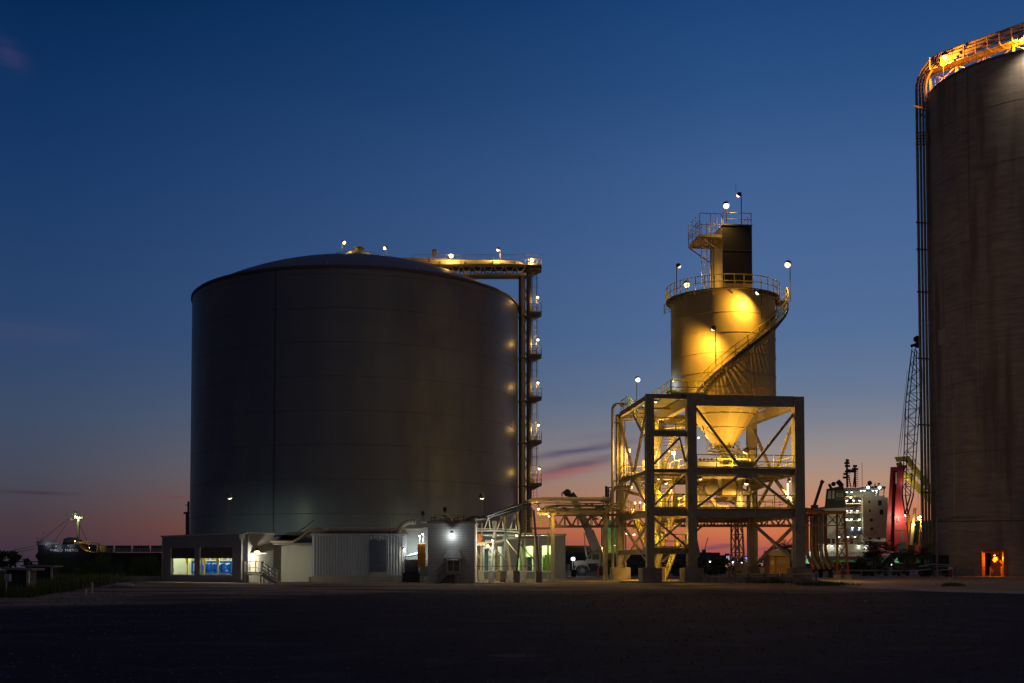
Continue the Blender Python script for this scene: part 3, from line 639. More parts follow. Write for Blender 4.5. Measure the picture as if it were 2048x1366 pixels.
# ------------------------------------------------------------------ service gap
gy = 92
gw = MB(); gw.box(WX(803, gy), WX(860, gy), gy, gy+.3, 0, WZ(1055, gy)); tag(gw.build('gap_wall', M_wallL), 'pale lit wall panel at the back of the gap beside the brick block building', 'wall')
mb = MB(); tk = thing('fuel_tank_cabinet', 'squat black cabinet standing on a black base right of the ribbed shed', 'cabinet', (WX(822, 88), 88, 0))
mb.box(WX(809, 88.4), WX(837, 88.4), 88.2, 89.4, WZ(1145, 88), WZ(1119, 88)); mb.build('cabinet_body', M_black, tk, bevel=.03)
mb = MB(); mb.box(WX(806.5, 88), WX(840, 88), 87.4, 89.6, 0, WZ(1146, 88)); mb.box(WX(806, 88), WX(841, 88), 87.36, 89.7, WZ(1146, 88), WZ(1145, 88)); mb.build('base_tank', mat('dark_navy_tank', (.03, .03, .045), .5), tk)
oc = thing('orange_cabinet', 'tall orange cabinet mounted beside the block building', 'cabinet', (WX(843, 87.2), 87.2, 0))
mb = MB(); mb.box(WX(835.5, 87), WX(850.5, 87), 86.9, 87.7, WZ(1133, 87), WZ(1087, 87)); mb.build('cabinet_body', M_orange, oc, bevel=.02)
mb = MB(); mb.box(WX(838, 87), WX(848, 87), 86.87, 86.9, WZ(1110, 87), WZ(1091, 87)); mb.build('door_panel', M_orange, oc)
mb = MB(); mb.tube([W(839, 1087, 87.3), W(839, 1072, 87.3)], .09, 8); mb.tube([W(847, 1087, 87.3), W(847, 1068, 87.3)], .09, 8); mb.build('vent_pipe', M_galv, oc)
mb = MB(); mb.box(WX(840, 87), WX(842, 87), 87.2, 87.4, 0, WZ(1133, 87)); mb.box(WX(846, 87), WX(848, 87), 87.2, 87.4, 0, WZ(1133, 87)); mb.build('leg_frame', M_galv, oc)
jb = MB(); jb.box(WX(842, 86.4), WX(856, 86.4), 86.3, 86.7, WZ(1152, 86.4), WZ(1132, 86.4)); jb.box(WX(844, 86.4), WX(846, 86.4), 86.4, 86.55, 0, WZ(1152, 86.4)); jb.box(WX(851, 86.4), WX(853, 86.4), 86.4, 86.55, 0, WZ(1152, 86.4)); tag(jb.build('meter_box', mat('box_beige', (.42, .36, .27), .6)), 'small beige meter box on two legs left of the block building', 'box')
sp_ = MB(); sp_.tube([W(806, 1112, 89.5), W(815, 1112, 90.5), W(834, 1108, 91)], .12, 10); tag(sp_.build('slanted_pipe', M_white), 'short white slanted pipe in the lit service gap', 'pipe')
G2 = 'small lamps in the service gap'
lamp('little lamp low on the right end of the ribbed shed', 807.5, 1098, 88.1, 22, (.7, -.4, -.7), 1112, 'white', name='wall_lamp', r=.11, group=G2)
lamp('left one of the two little lamps above the orange cabinet', 838.5, 1071.5, 87.1, 18, (0, -.6, -.8), 1080, 'cool', name='wall_lamp', r=.09, group=G2)
lamp('right one of the two little lamps above the orange cabinet', 845.5, 1068, 87.1, 18, (0, -.6, -.8), 1078, 'cool', name='wall_lamp', r=.09, group=G2)
lamp('lamp shining on the pale gap wall behind the black cabinet', 836, 1098, 90.5, 45, (-.5, .6, -.4), 1106, 'cool', name='wall_lamp', r=.09, group=G2)
# ------------------------------------------------------------------ block building
DK = 85.5; kx0, kx1 = WX(855.5, DK), WX(949.5, DK); zk = WZ(1047, DK)
M_block = mat('painted_block', (.62, .58, .52), .85, 0, .1, 1.2, .12, 1, .3)
bk = thing('block_building', 'grey block-built switch house with an awning door and outside steps', 'building', (kx0, DK, 0))
mb = MB(); dxa, dxb = WX(896, DK), WX(918, DK); dza, dzb = WZ(1145.5, DK), WZ(1100, DK)
wall_open(mb, Vector((kx0, DK, 0)), Vector((1, 0, 0)), Vector((0, 1, 0)), kx1-kx0, zk, zk, [(dxa, dxb, dza, dzb)] if 0 else [(dxa-kx0, dxb-kx0, dza, dzb)], .2)
mb.box(kx0, kx0+.2, DK+.2, DK+6, 0, zk); mb.box(kx1-.2, kx1, DK+.2, DK+6, 0, zk); mb.box(kx0+.2, kx1-.2, DK+5.8, DK+6, 0, zk)
mb.build('block_wall', M_block, bk)
mb = MB(); z = .2
while z < zk-.2: mb.box(kx0+.003, dxa-.05 if dza < z < dzb else kx1-.003, DK-.004, DK+.004, z, z+.016); z += .2
z = dza+.05
while z < zk-.2:
    if dza < z < dzb: mb.box(dxb+.05, kx1-.003, DK-.004, DK+.004, z, z+.016)
    z += .2
mb.build('mortar_joint', mat('mortar', (.25, .24, .23), .9), bk)
mb = MB(); mb.box(kx0-.08, kx1+.08, DK-.1, DK+6.12, zk, zk+.18); mb.build('roof_slab', M_conc, bk)
mb = MB(); mb.box(dxa, dxb, DK+.08, DK+.12, dza, dzb); mb.build('door', mat('door_grey', (.3, .29, .27), .6), bk)
mb = MB(); zt_, zb_ = WZ(1099, DK), WZ(1117, DK); aw = 1.1
mb.hexa([(dxa-.05, DK-.2, zt_-.04), (dxb+.05, DK-.2, zt_-.04), (dxb+.05, DK, zt_-.04), (dxa-.05, DK, zt_-.04), (dxa-.05, DK-.2, zt_), (dxb+.05, DK-.2, zt_), (dxb+.05, DK, zt_), (dxa-.05, DK, zt_)])
mb.add([(dxa-.05, DK-.2, zt_), (dxb+.05, DK-.2, zt_), (dxb+.3, DK-aw, zb_), (dxa-.3, DK-aw, zb_)], [(0, 1, 2, 3)])
mb.add([(dxa-.05, DK-.2, zt_), (dxa-.3, DK-aw, zb_), (dxa-.3, DK-.01, zb_), (dxa-.05, DK-.01, zt_)], [(0, 1, 2, 3)]); mb.add([(dxb+.05, DK-.2, zt_), (dxb+.3, DK-aw, zb_), (dxb+.3, DK-.01, zb_), (dxb+.05, DK-.01, zt_)], [(0, 1, 2, 3)])
mb.build('door_awning', mat('awning_grey', (.22, .205, .19), .6), bk)
ks = thing('block_building_stair', 'grey steel steps with handrails climbing right to the block building door', 'steps', (dxa, DK-1, 0))
mb = MB(); mb.box(dxa, dxb+.1, DK-1.25, DK-.06, dza-.14, dza-.02)
for x in (dxb-.15,): mb.box(x-.1, x+.15, DK-1.2, DK-.2, 0, dza-.14)
mb.build('landing', M_conc2, ks)
mb = MB(); rail_mb(mb, [(dxa, DK-1.25, dza), (dxb+.1, DK-1.25, dza), (dxb+.1, DK-.06, dza)], .98, .03, step=.45); mb.build('railing', M_galv, ks)
ms, mr_ = MB(), MB(); flight(ms, mr_, (WX(874, DK), DK-1.25, 0), (dxa-.02, DK-1.25, dza), (0, 1.05, 0)); ms.build('step_flight', mat('step_grey', (.3, .28, .25), .7), ks); mr_.build('stair_railing', M_galv, ks)
lamp('cool white wall lamp shining down over the block building door', 903.5, 1066, DK-.4, 20, (0, -.1, -1), 1064, 'cool', name='wall_lamp', r=.12, offs=.1)
for px, py, t_ in ((846, 1027, 'left'), (890, 1019, 'right')):
    u = thing('unlit_floodlight', 'black unlit floodlight on a short post, the %s one above the block building roof' % t_, 'lamp', tuple(W(px, 1043, 89)), 'unlit floodlights over the block building')
    p = W(px, py, 89); MB().box(p.x-.14, p.x+.14, p.y-.12, p.y+.12, p.z-.16, p.z+.18).build('lamp_body', M_black, u, bevel=.02); MB().tube([W(px, 1044, 89), p], .045, 6).build('pole', M_black, u)
# roof pipework
rp = thing('roof_pipework', 'tangle of beige and dark pipes lying across the block building roof', 'pipework', tuple(W(880, 1043, 88)))
mb = MB()
mb.tube([W(842, 1044, 88), W(870, 1042, 88), W(900, 1041, 88), W(960, 1037, 89)], .09, 8); mb.tube([W(884, 1030, 88), W(893, 1031, 88), W(899, 1037, 88), W(904, 1043, 88)], .12, 10)
mb.build('pipe', M_beige, rp)
mb = MB()
for i in range(9):
    px = 850+i*11+R.uniform(-3, 3); mb.tube([W(px, 1043, 87.6), W(px, 1036+R.uniform(-3, 3), 87.6), W(px+R.uniform(4, 9), 1037+R.uniform(-2, 2), 87.8)], .05, 6)
    mb.cut()
mb.tube([W(930, 1040, 87.5), W(948, 1034, 87.5), W(975, 1036, 87.5)], .11, 8); mb.build_each('vent_pipe', M_dark, rp)
lamp('greenish round floodlight on a pole in front of the lower left tank wall', 459, 994, 95.5, 1100, (.05, .5, -1), 1062, 'green', spot=165, r=.22, group='greenish round floodlights before the tank', offs=.05, pole_r=.035)
lamp('greenish round floodlight on a pole in front of the lower right tank wall', 964, 994, 95.5, 1100, (.0, .5, -1), 1038, 'green', spot=165, r=.22, group='greenish round floodlights before the tank', offs=.05, pole_r=.035)
# ------------------------------------------------------------------ right pump building
DR = 106.5; rx0, rx1 = WX(949, DR), WX(1131, DR); zr2 = WZ(1071, DR)
rb = thing('valve_house', 'grey building right of the tank with tall openings lit greenish inside', 'building', (rx1, DR, 0))
ops = [(WX(a_, DR)-rx0, WX(b_, DR)-rx0, WZ(1141.5, DR), WZ(c_, DR)) for a_, b_, c_ in ((965.5, 1003, 1093), (1036, 1066, 1092), (1084, 1104, 1091))]
mb = MB(); wall_open(mb, Vector((rx0, DR, 0)), Vector((1, 0, 0)), Vector((0, 1, 0)), rx1-rx0, zr2-.1, zr2, ops, .3); mb.box(rx1-.3, rx1, DR+.3, DR+4, 0, zr2-.02); mb.build('outer_wall', M_wallD, rb)
mb = MB(); mb.box(rx0, rx1+.1, DR-.1, DR+4.1, zr2+.01, zr2+.16); mb.build('roof_trim', M_galv, rb)
mb = MB(); mb.box(rx0, rx1-.3, DR+3.6, DR+3.8, 0, zr2-.12); mb.build('interior_wall', MI, rb)
mb = MB(); mb.box(rx0, rx1-.3, DR+.31, DR+3.6, .4, .5); mb.build('interior_floor', M_conc2, rb)
mb = MB()
for o_ in ops:
    x = rx0+o_[1]; mb.box(x, x+.16, DR-.06, DR-.003, o_[2], o_[3]); mb.box(rx0+o_[0], x+.16, DR-.08, DR-.005, o_[2]-.12, o_[2]-.003)
    if o_[1]-o_[0] < 1.8: mb.box(rx0+(o_[0]+o_[1])/2+.1, rx0+(o_[0]+o_[1])/2+.16, DR+.05, DR+.1, o_[2], o_[3])
    mb.cut()
mb.build_each('opening_frame', M_white, rb)
mb = MB(); mb.tube([(WX(1077.5, DR), DR-.1, .3), (WX(1077.5, DR), DR-.1, zr2)], .09, 8); mb.build('downpipe', M_galv, rb)
tube_light('lit strip light inside the valve house behind the right openings', (WX(1040, DR+2), DR+2, 3.4), (WX(1105, DR+2), DR+2, 3.4), 330, (.80, 1, .45), E_green)
tube_light('lit strip light inside the valve house behind the leftmost opening', (WX(968, DR+2), DR+2, 3.4), (WX(1000, DR+2), DR+2, 3.4), 110, (.9, .95, 1), E_cool)
MG = mat('green_valve_paint', (.25, .42, .06), .5, 0, .2, 3)
vg = thing('green_filter_vessel', 'pale green upright vessel behind the rightmost opening of the valve house', 'vessel', (WX(1095, DR+1.5), DR+1.5, .5))
c = WX(1096, DR+1.5); mb = MB(); mb.lathe([(.02, .5), (.5, .55), (.5, 2.0), (.35, 2.25), (.12, 2.35), (.12, 2.5), (.02, 2.5)], (c, DR+1.5, 0), 16); mb.build('vessel_body', MG, vg)
mb = MB(); mb.tube([(c-.5, DR+1.2, .5), (c-.5, DR+1.2, 2.2), (c, DR+1.2, 2.3)], .07, 6)
for i in range(5): mb.box(c-.6, c-.4, DR+1.1, DR+1.3, .7+i*.32, .78+i*.32)
mb.build('valve_stack', MG, vg)
ck = thing('dark_control_cabinet', 'dark control cabinet behind the middle opening of the valve house', 'cabinet', (WX(1056, DR+1.2), DR+1.2, .5))
mb = MB(); mb.box(WX(1051, DR+1.2), WX(1064, DR+1.2), DR+1, DR+1.6, .5, WZ(1114, DR)); mb.build('cabinet_body', mat('cabinet_dark', (.06, .07, .08), .4), ck, bevel=.03)
mb = MB(); mb.tube([(WX(1045, DR+2), DR+2, .5), (WX(1045, DR+2), DR+2, 3.2)], .3, 12); tag(mb.build('green_column', MG), 'pale green column left of the dark cabinet in the valve house', 'pipe')
yb = thing('yellow_pump_set', 'yellow and orange pump set behind the leftmost opening of the valve house', 'pump', (WX(985, DR+1.4), DR+1.4, .5))
cx_ = WX(983, DR+1.2)
MB().box(cx_-.25, cx_+.3, DR+1, DR+1.5, WZ(1116, DR), WZ(1111, DR)).box(cx_-.22, cx_+.1, DR+1, DR+1.5, WZ(1130, DR), WZ(1121, DR)).build('pump_casing', MYel2, yb, bevel=.03)
MB().box(cx_-.7, cx_-.3, DR+1.5, DR+2.4, .5, 2.9).box(cx_+.3, cx_+.8, DR+1.5, DR+2.2, .5, 2.3).build('pump_housing', mat('pump_grey', (.2, .24, .22), .5), yb)
# ================================================================== hopper frame
TH_ = math.radians(6.2); U_ = Vector((math.cos(TH_), math.sin(TH_), 0)); V_ = Vector((-math.sin(TH_), math.cos(TH_), 0)); O_ = Vector((WX(1300, 87), 87.0, 0))
def P(a, b, z=0): return O_+U_*a+V_*b+Vector((0, 0, z))
def pbox(mb, a0, a1, b0, b1, z0, z1): return mb.hexa([P(a0, b0, z0), P(a1, b0, z0), P(a1, b1, z0), P(a0, b1, z0), P(a0, b0, z1), P(a1, b0, z1), P(a1, b1, z1), P(a0, b1, z1)])
AM, AR, BB = 3.37, 12.2, 11.5
ZT, Z1, Z2, Z3, ZM = 14.94, 5.88, 9.1, 12.03, 2.75
fr = thing('hopper_tower', 'tall steel frame with decks, zigzag stairs and cross braces carrying the yellow lit hopper silo', 'steel frame', tuple(P(AR/2, BB/2)))
# columns
for a, b, w, zt in ((0, 0, .62, ZT), (AM, 0, .74, ZT-.02), (AR, 0, .8, ZT-.04), (0, BB, .62, ZT-.1), (AM, BB, .6, ZT-.1), (AR, BB, .78, ZT-.1)):
    mb = MB(); h = w/2
    pbox(mb, a-h, a+h, b-h, b-h+.06, 1.2, zt); pbox(mb, a-h, a+h, b+h-.06, b+h, 1.2, zt); pbox(mb, a-.04, a+.04, b-h+.06, b+h-.06, 1.2, zt)
    if w > .6: pbox(mb, a-h, a-h+.05, b-h+.06, b+h-.06, 1.2, zt); pbox(mb, a+h-.05, a+h, b-h+.06, b+h-.06, 1.2, zt)
    c = mb.build('column', M_steel, fr)
    pw = .78 if w > .6 else .68
    q = MB(); pbox(q, a-pw, a+pw, b-pw, b+pw, 0, 1.15); pbox(q, a-h-.12, a+h+.12, b-h-.12, b+h+.12, 1.15, 1.2); q.build('pedestal', M_conc, c, bevel=.04)
mb = MB(); mb.bar(P(6.6, 10.6, Z2), P(6.6, 10.6, ZT-.8), .36, .36); mb.build('hanger_post', M_steel, fr)
def ib(name, a0, b0, z0, a1, b1, z1, w, h, m=M_steel): mb = MB(); mb.ibeam(P(a0, b0, z0), P(a1, b1, z1), w, h, .05); return mb.build(name, m, fr)
# top girders
mb = MB(); pbox(mb, AM+.38, AR-.41, -.26, .26, 14.06, ZT); mb.build('girder', M_steel, fr)
mb = MB(); pbox(mb, AR-.25, AR+.25, .42, BB-.4, 14.06, ZT-.03); mb.build('girder', M_steel, fr)
mb = MB(); pbox(mb, AM-.25, AM+.25, .38, BB-.31, 14.06, ZT-.03); mb.build('girder', M_steel, fr)
mb = MB(); pbox(mb, AM+.31, AR-.4, BB-.25, BB+.25, 14.06, ZT-.06); mb.build('girder', M_steel, fr)
ib('beam', .32, 0, 14.78, AM-.38, 0, 14.78, .3, .36); ib('beam', 0, .32, 14.75, 0, BB-.32, 14.75, .3, .4); ib('beam', .32, BB, 14.7, AM-.31, BB, 14.7, .3, .36)
# decks
for z, h in ((Z1, .62), (Z2, .42)):
    ib('beam', AM+.38, 0, z-.09-h/2, AR-.41, 0, z-.09-h/2, .3, h); ib('beam', .32, 0, z-.09-h/2+.05, AM-.38, 0, z-.09-h/2+.05, .28, h-.12)
    ib('beam', AR, .42, z-.1-h/2, AR, BB-.4, z-.1-h/2, .3, h); ib('beam', 0, .32, z-.1-h/2, 0, BB-.32, z-.1-h/2, .28, h-.1)
    ib('beam', AM, .38, z-.1-h/2, AM, BB-.31, z-.1-h/2, .28, h-.05); ib('beam', AM+.31, BB, z-.1-h/2, AR-.4, BB, z-.1-h/2, .28, h)
    for b in (2.9, 5.8, 8.7): ib('joist', AM+.16, b, z-.1-.17, AR-.17, b, z-.1-.17, .18, .3)
mb = MB(); pbox(mb, AM+.17, AR-.1, -.15, BB+.1, Z1-.07, Z1); pbox(mb, .1, AM-.02, 8.1, BB+.1, Z1-.07, Z1); pbox(mb, .1, AM-.02, -.1, 1.4, Z1-.07, Z1); mb.build('deck', M_grate, fr)
mb = MB()
for a0, a1, b0, b1 in ((AM+.17, 6.2, -.15, BB+.1), (9.4, AR-.1, -.15, BB+.1), (6.2, 9.4, -.15, 3.4), (6.2, 9.4, 8.2, BB+.1), (.1, AM-.02, 8.1, BB+.1)): pbox(mb, a0, a1, b0, b1, Z2-.07, Z2)
mb.build('deck', M_grate, fr)
ib('beam', .32, 0, Z3-.26, AM-.38, 0, Z3-.26, .3, .36); ib('beam', .32, 0, ZM-.3, AM-.38, 0, ZM-.3, .3, .4); ib('beam', 0, .32, ZM-.3, 0, BB-.32, ZM-.3, .3, .4)
mb = MB(); pbox(mb, .12, AM-.1, -.15, 3.2, Z3-.07, Z3); mb.build('deck', M_grate, fr)
mb = MB(); pbox(mb, .12, AM-.1, .3, 3.2, ZM-.07, ZM); mb.build('deck', M_grate, fr)
mb = MB(); pbox(mb, .1, AM-.3, 8.3, BB+.1, ZT+.02, ZT+.08); pbox(mb, 1.7, AM+1.2, -.1, 8.3, ZT+.02, ZT+.08); mb.build('deck', M_grate, fr)
# braces
def brace(pts, w=.24, name='brace', m=M_steel):
    for (p0, p1) in pts: MB().bar(P(*p0), P(*p1), w, w*.8).build(name, m, fr)
aC = (AM+AR)/2
brace([((AM+.4, -.02, 13.9), (aC-.5, -.02, Z2+.2)), ((AR-.4, -.02, 13.5), (aC+.6, -.02, Z2+.2)), ((aC-.4, -.02, Z2-.5), (AM+.5, -.02, Z1+.15)), ((aC+.5, -.02, Z2-.5), (AR-.5, -.02, Z1+.15))])
brace([((AR, .5, 13.6), (AR, 5.2, Z2+.2)), ((AR, BB-.5, 13.6), (AR, 6.2, Z2+.2)), ((AR, 5.3, Z2-.5), (AR, .6, Z1+.15)), ((AR, 6.2, Z2-.5), (AR, BB-.6, Z1+.15)), ((AR, .4, 1.5), (AR, BB-.5, Z1-.9)), ((AR+.26, .5, Z1-.9), (AR+.26, BB-.4, 1.5))])
brace([((0, .4, 14.3), (0, 5.5, Z2+.2)), ((0, BB-.4, 14.0), (0, 6.0, Z2+.2)), ((0, 5.2, Z2-.5), (0, .5, Z1+.15)), ((0, 6.3, Z2-.5), (0, BB-.5, Z1+.15)), ((0, .4, 1.5), (0, BB-.5, Z1-.8)), ((0.22, .5, Z1-.8), (.22, BB-.4, 1.5))], .2)
brace([((.35, .0, Z2+.3), (AM-.9, 0, Z3-.5)), ((AM-.4, .2, Z2+.5), (AM-.9, .2, Z3-.5)), ((.4, 0, ZM+.15), (AM-.5, 0, Z1-.8)), ((.35, .22, Z1-.8), (AM-.4, .22, ZM+.15)), ((.4, 0, Z1+.3), (AM-.6, 0, Z2-.6))], .18)
brace([((AM+.4, BB, 1.6), (aC, BB, Z1-.8)), ((AM+.4, BB, Z1+.3), (aC, BB, Z2-.6)), ((AR-.5, BB, Z1+.3), (aC, BB, Z2-.6)), ((AM+.4, BB, 13.8), (aC, BB, Z2+.2))], .2)
mb = MB(); pbox(mb, aC-.6, aC+.7, -.06, .0, Z2-.75, Z2+.55); mb.build('gusset_plate', M_steel, fr)
# railings
def rl(pts, **k): mb = MB(); rail_mb(mb, pts, **k); return mb.build('railing', M_yel, fr)
for z in (Z1, Z2):
    rl([P(AM+.45, -.14, z), P(AR-.45, -.14, z)], step=1.45); rl([P(AR-.12, .4, z), P(AR-.12, BB-.3, z)], step=1.8); rl([P(AM+.5, BB+.08, z), P(AR-.4, BB+.08, z)], step=1.8)
    rl([P(.12, 8.3, z), P(.12, BB-.2, z), P(AM, BB-.1, z)], step=1.3)
rl([P(AM+.3, 1.5, Z2), P(AM+.3, 8.0, Z2)], step=1.6); rl([P(AM+.3, 1.5, Z1), P(AM+.3, 8.0, Z1)], step=1.6)
rl([P(.4, -.12, Z3), P(AM-.45, -.12, Z3)], step=1.0); rl([P(AM-.14, -.1, Z3), P(AM-.14, 3.1, Z3), P(2.9, 3.1, Z3)], step=1.0)
rl([P(.4, .0, Z1), P(AM-.45, .0, Z1)], step=1.0)
rl([P(.4, .32, ZM), P(AM-.4, .32, ZM)], step=1.0); rl([P(AM-.2, .32, ZM), P(AM-.2, 3.1, ZM)], step=1.0)
rl([P(.14, 8.6, ZT+.08), P(.14, BB, ZT+.08), P(AM-.4, BB, ZT+.08)], step=1.0); rl([P(1.75, 8.2, ZT+.08), P(1.75, .0, ZT+.08), P(AM+1.1, .0, ZT+.08)], step=1.4)
rl([P(6.3, 3.3, Z2), P(9.3, 3.3, Z2)], step=1.5)
# stairs
def fl(a, b0, z0, b1, z1, w=1.12):
    ms, mr_ = MB(), MB(); flight(ms, mr_, P(a, b0, z0), P(a, b1, z1), U_*w); ms.build('stair_flight', M_steel, fr); mr_.build('stair_railing', M_yel, fr)
fl(1.95, 8.0, Z1, 3.4, Z2-.2); fl(1.95, 8.2, ZM+.2, 3.6, Z1-.25); fl(.3, 3.3, Z3, 8.3, ZT+.05); fl(1.9, 3.2, Z3, 8.1, Z2) ; fl(.3, 1.6, Z1, 8.1, Z2); fl(.3, 3.2, ZM, 8.2, Z1); fl(1.95, 3.2, ZM, 7.2, .05)
# access ladder / conduit on the column
mb = MB(); mb.tube([P(-.42, -.2, 6.2), P(-.42, -.2, 11.6)], .035, 6); mb.tube([P(AM-.3, -.45, 5.3), P(.2, -.45, 5.3)], .03, 6); mb.build('conduit', M_dark, fr)
for pts, r, m_ in (
    ([W(1238, 978, 93.5), P(.5, 6.2, 7.3), P(3.2, 6.2, 7.3), P(AM+2.6, 6.2, 7.3)], .15, M_beige), ([P(2.95, 9.2, .1), P(2.95, 9.2, 12.5), P(2.95, 7.5, 13.2), P(6.0, 6.8, 13.4)], .12, M_beige),
    ([P(.35, 10.8, .1), P(.35, 10.8, 14.2), P(3.0, 10.8, 14.2)], .09, M_tube), ([P(AM+.6, 9.8, Z1), P(AM+.6, 9.8, Z2+2.4), P(AM+2.4, 8.6, Z2+2.8)], .11, M_tube), 
    ([P(.6, 8.9, 4.6), P(3.1, 8.9, 4.6), P(3.1, 2.6, 4.6)], .11, M_beige), ([P(.3, 5.0, 8.5), P(AM-.3, 5.0, 8.5)], .07, M_tube), ([P(AR-1.5, 10.9, Z1), P(AR-1.5, 10.9, Z2+3), P(AR-3, 10.9, Z2+3.6)], .09, M_beige), ([P(2.5, 2.2, Z1), P(2.5, 2.2, Z2-.3)], .08, M_beige), ([P(AM+6.6, 5.0, Z1), P(AM+6.6, 5.0, Z1+1.6), P(AM+5.6, 4.6, Z1+1.9)], .1, M_tube)):
    MB().tube(pts, r, 10).build('process_pipe', m_, fr)
for a0, b0, a1, b1, z in ((.4, 2.0, AM-.3, 2.0, Z2-.4), (.4, 6.8, AM-.3, 6.8, Z2-.3), (.4, 4.0, AM-.3, 4.0, Z1-.4), (.4, 7.6, AM-.3, 7.6, Z1-.3), (.4, 5.4, AM-.3, 5.4, ZT-.35)): ib('joist', a0, b0, z, a1, b1, z, .14, .22)
mb = MB()
for k in range(7): mb.box(0, 0, 0, 0, 0, 0) if 0 else pbox(mb, 1.5+.001*k, 1.62, 2.2+k*.9, 2.3+k*.9, 8.32, 8.5)
mb.bar(P(1.4, 2, 8.45), P(1.4, 9, 8.45), .05, .12); mb.bar(P(1.75, 2, 8.45), P(1.75, 9, 8.45), .05, .12); mb.build('cable_tray', M_galv, fr)
for a, z in ((1.1, Z3+.01), (2.2, Z1+.01)):
    q = MB(); pbox(q, a, a+.45, 1.4, 1.7, z, z+1.1); q.build('junction_box', M_beige, fr, bevel=.02)
# left standpipe
spp = thing('standpipe', 'dark standpipe with a bent top running down beside the left rear frame column', 'pipe', tuple(W(1225, 1150, 97)))
MB().tube([W(1255, 808, 97), W(1232, 808.5, 97), W(1228, 811, 97), W(1225.5, 817, 97), W(1225.5, 1150, 97)], .13, 10).build('pipe', M_tube, spp)
MB().bar(W(1225, 845, 97), W(1236, 845, 97), .12, .12).bar(W(1225, 962, 97), W(1236, 962, 97), .12, .12).build('bracket', M_dark, spp)
# ------------------------------------------------------------------ silo
SC = P((AM+AR)/2+.02, BB/2); SR = 4.4; s0, s1 = 15.2, 23.9
si = thing('hopper_silo', 'cream painted hopper silo glowing yellow under sodium lamps on top of the steel frame', 'silo', (SC.x, SC.y, ZT))
C3 = (SC.x, SC.y, 0)
MB().lathe([(SR, s0), (SR, s1)], C3, 96).build('shell', M_silo, si)
for z in (22.1, 20.45, 18.8, 17.2, 15.95):
    MB().lathe([(SR, z-.035), (SR+.035, z-.03), (SR+.035, z+.03), (SR, z+.035)], C3, 96, smooth=False).build('stiffening_ring', M_silo, si)
MB().lathe([(SR, s0+.02), (SR+.16, s0+.0), (SR+.16, s0+.12), (SR, s0+.16)], C3, 72).build('base_ring', M_silo, si)
MB().lathe([(SR+.04, s0-.25), (SR+.04, s0-.01)], C3, 72).lathe([(3.2, s0-.25), (SR+.04, s0-.25)], C3, 72).build('skirt', M_silo, si)
hp = MB(); hp.lathe([(.85, 11.5), (1.82, 12.9), (2.6, 14.0), (3.35, s0-.24)], C3, 16, smooth=False)
for z, r in ((12.9, 1.83), (14.0, 2.61), (11.55, .88)): hp.lathe([(r, z-.05), (r+.06, z), (r, z+.05)], C3, 32)
hp.build('hopper_cone', M_silo, si)
MB().lathe([(SR+.02, s1), (SR+.02, s1+.1), (3.0, s1+.35), (.02, s1+.7)], C3, 72).build('roof', M_silo, si)
MB().lathe([(SR+.02, s1+.0), (SR+.42, s1+.02), (SR+.42, s1+.08), (SR+.02, s1+.1)], C3, 72).build('roof_walkway', M_grate, si)
rm = MB(); rail_mb(rm, arc(C3, SR+.38, math.radians(-250), math.radians(78), s1+.08, s1+.08, 34), 1.1, .038, step=1.9, toe=False); rm.build('roof_railing', M_yel, si)
# fan under-brackets
mb = MB()
for k in range(18):
    t = 2*pi*k/18; d = Vector((math.sin(t), -math.cos(t), 0)); mb.bar(SC+d*(SR+.0)+Vector((0, 0, s1-.35)), SC+d*(SR+.4)+Vector((0, 0, s1)), .06, .06)
mb.build('walkway_bracket', M_steel, si)
# spiral stair
ra, rb_ = SR+.12, SR+1.08; A0, A1 = math.radians(-34), math.radians(88); n = 44; zz0, zz1 = ZT+.35, s1+.1
ms, mt, mr_ = MB(), MB(), MB()
def sz(t): return zz0+(zz1-zz0)*max(0, t)**.88
def sarc(r): return [Vector((SC.x+r*math.sin(A0+(A1-A0)*i/n), SC.y-r*math.cos(A0+(A1-A0)*i/n), sz(i/n))) for i in range(n+1)]
for r in (ra, rb_):
    pts = sarc(r)
    for i in range(n): ms.bar(pts[i], pts[i+1], .05, .26)
    ms.cut()
for i in range(n):
    a_ = A0+(A1-A0)*i/n; a2 = A0+(A1-A0)*(i+.85)/n; z = sz((i+.6)/n)
    pp = [Vector((SC.x+r*math.sin(q), SC.y-r*math.cos(q), z)) for r, q in ((ra, a_), (rb_, a_), (rb_, a2), (ra, a2))]
    mt.add([v-Vector((0, 0, .02)) for v in pp]+[v+Vector((0, 0, .02)) for v in pp], [(3, 2, 1, 0), (4, 5, 6, 7), (0, 1, 5, 4), (1, 2, 6, 5), (2, 3, 7, 6), (3, 0, 4, 7)])
pts = sarc(rb_)
for q in (.55, 1.05): mr_.tube([p+Vector((0, 0, q)) for p in pts], .048, 6)
for i in range(0, n+1, 4): mr_.tube([pts[i], pts[i]+Vector((0, 0, 1.05))], .042, 6)
ms.build_each('stair_stringer', M_dark, si); mt.build('stair_tread', M_steel, si); mr_.build('stair_railing', M_yel, si)
mb = MB()
for dg in (-8, 16, 38, 60, 80):
    t = math.radians(dg); f = (t-A0)/(A1-A0); z = sz(f)-.15; d = Vector((math.sin(t), -math.cos(t), 0))
    mb.bar(SC+d*rb_+Vector((0, 0, z)), SC+d*(SR+.02)+Vector((0, 0, z-1.2)), .07, .07); mb.bar(SC+d*(SR+.02)+Vector((0, 0, z)), SC+d*rb_+Vector((0, 0, z)), .07, .07); mb.cut()
mb.build_each('stair_bracket', M_steel, si)
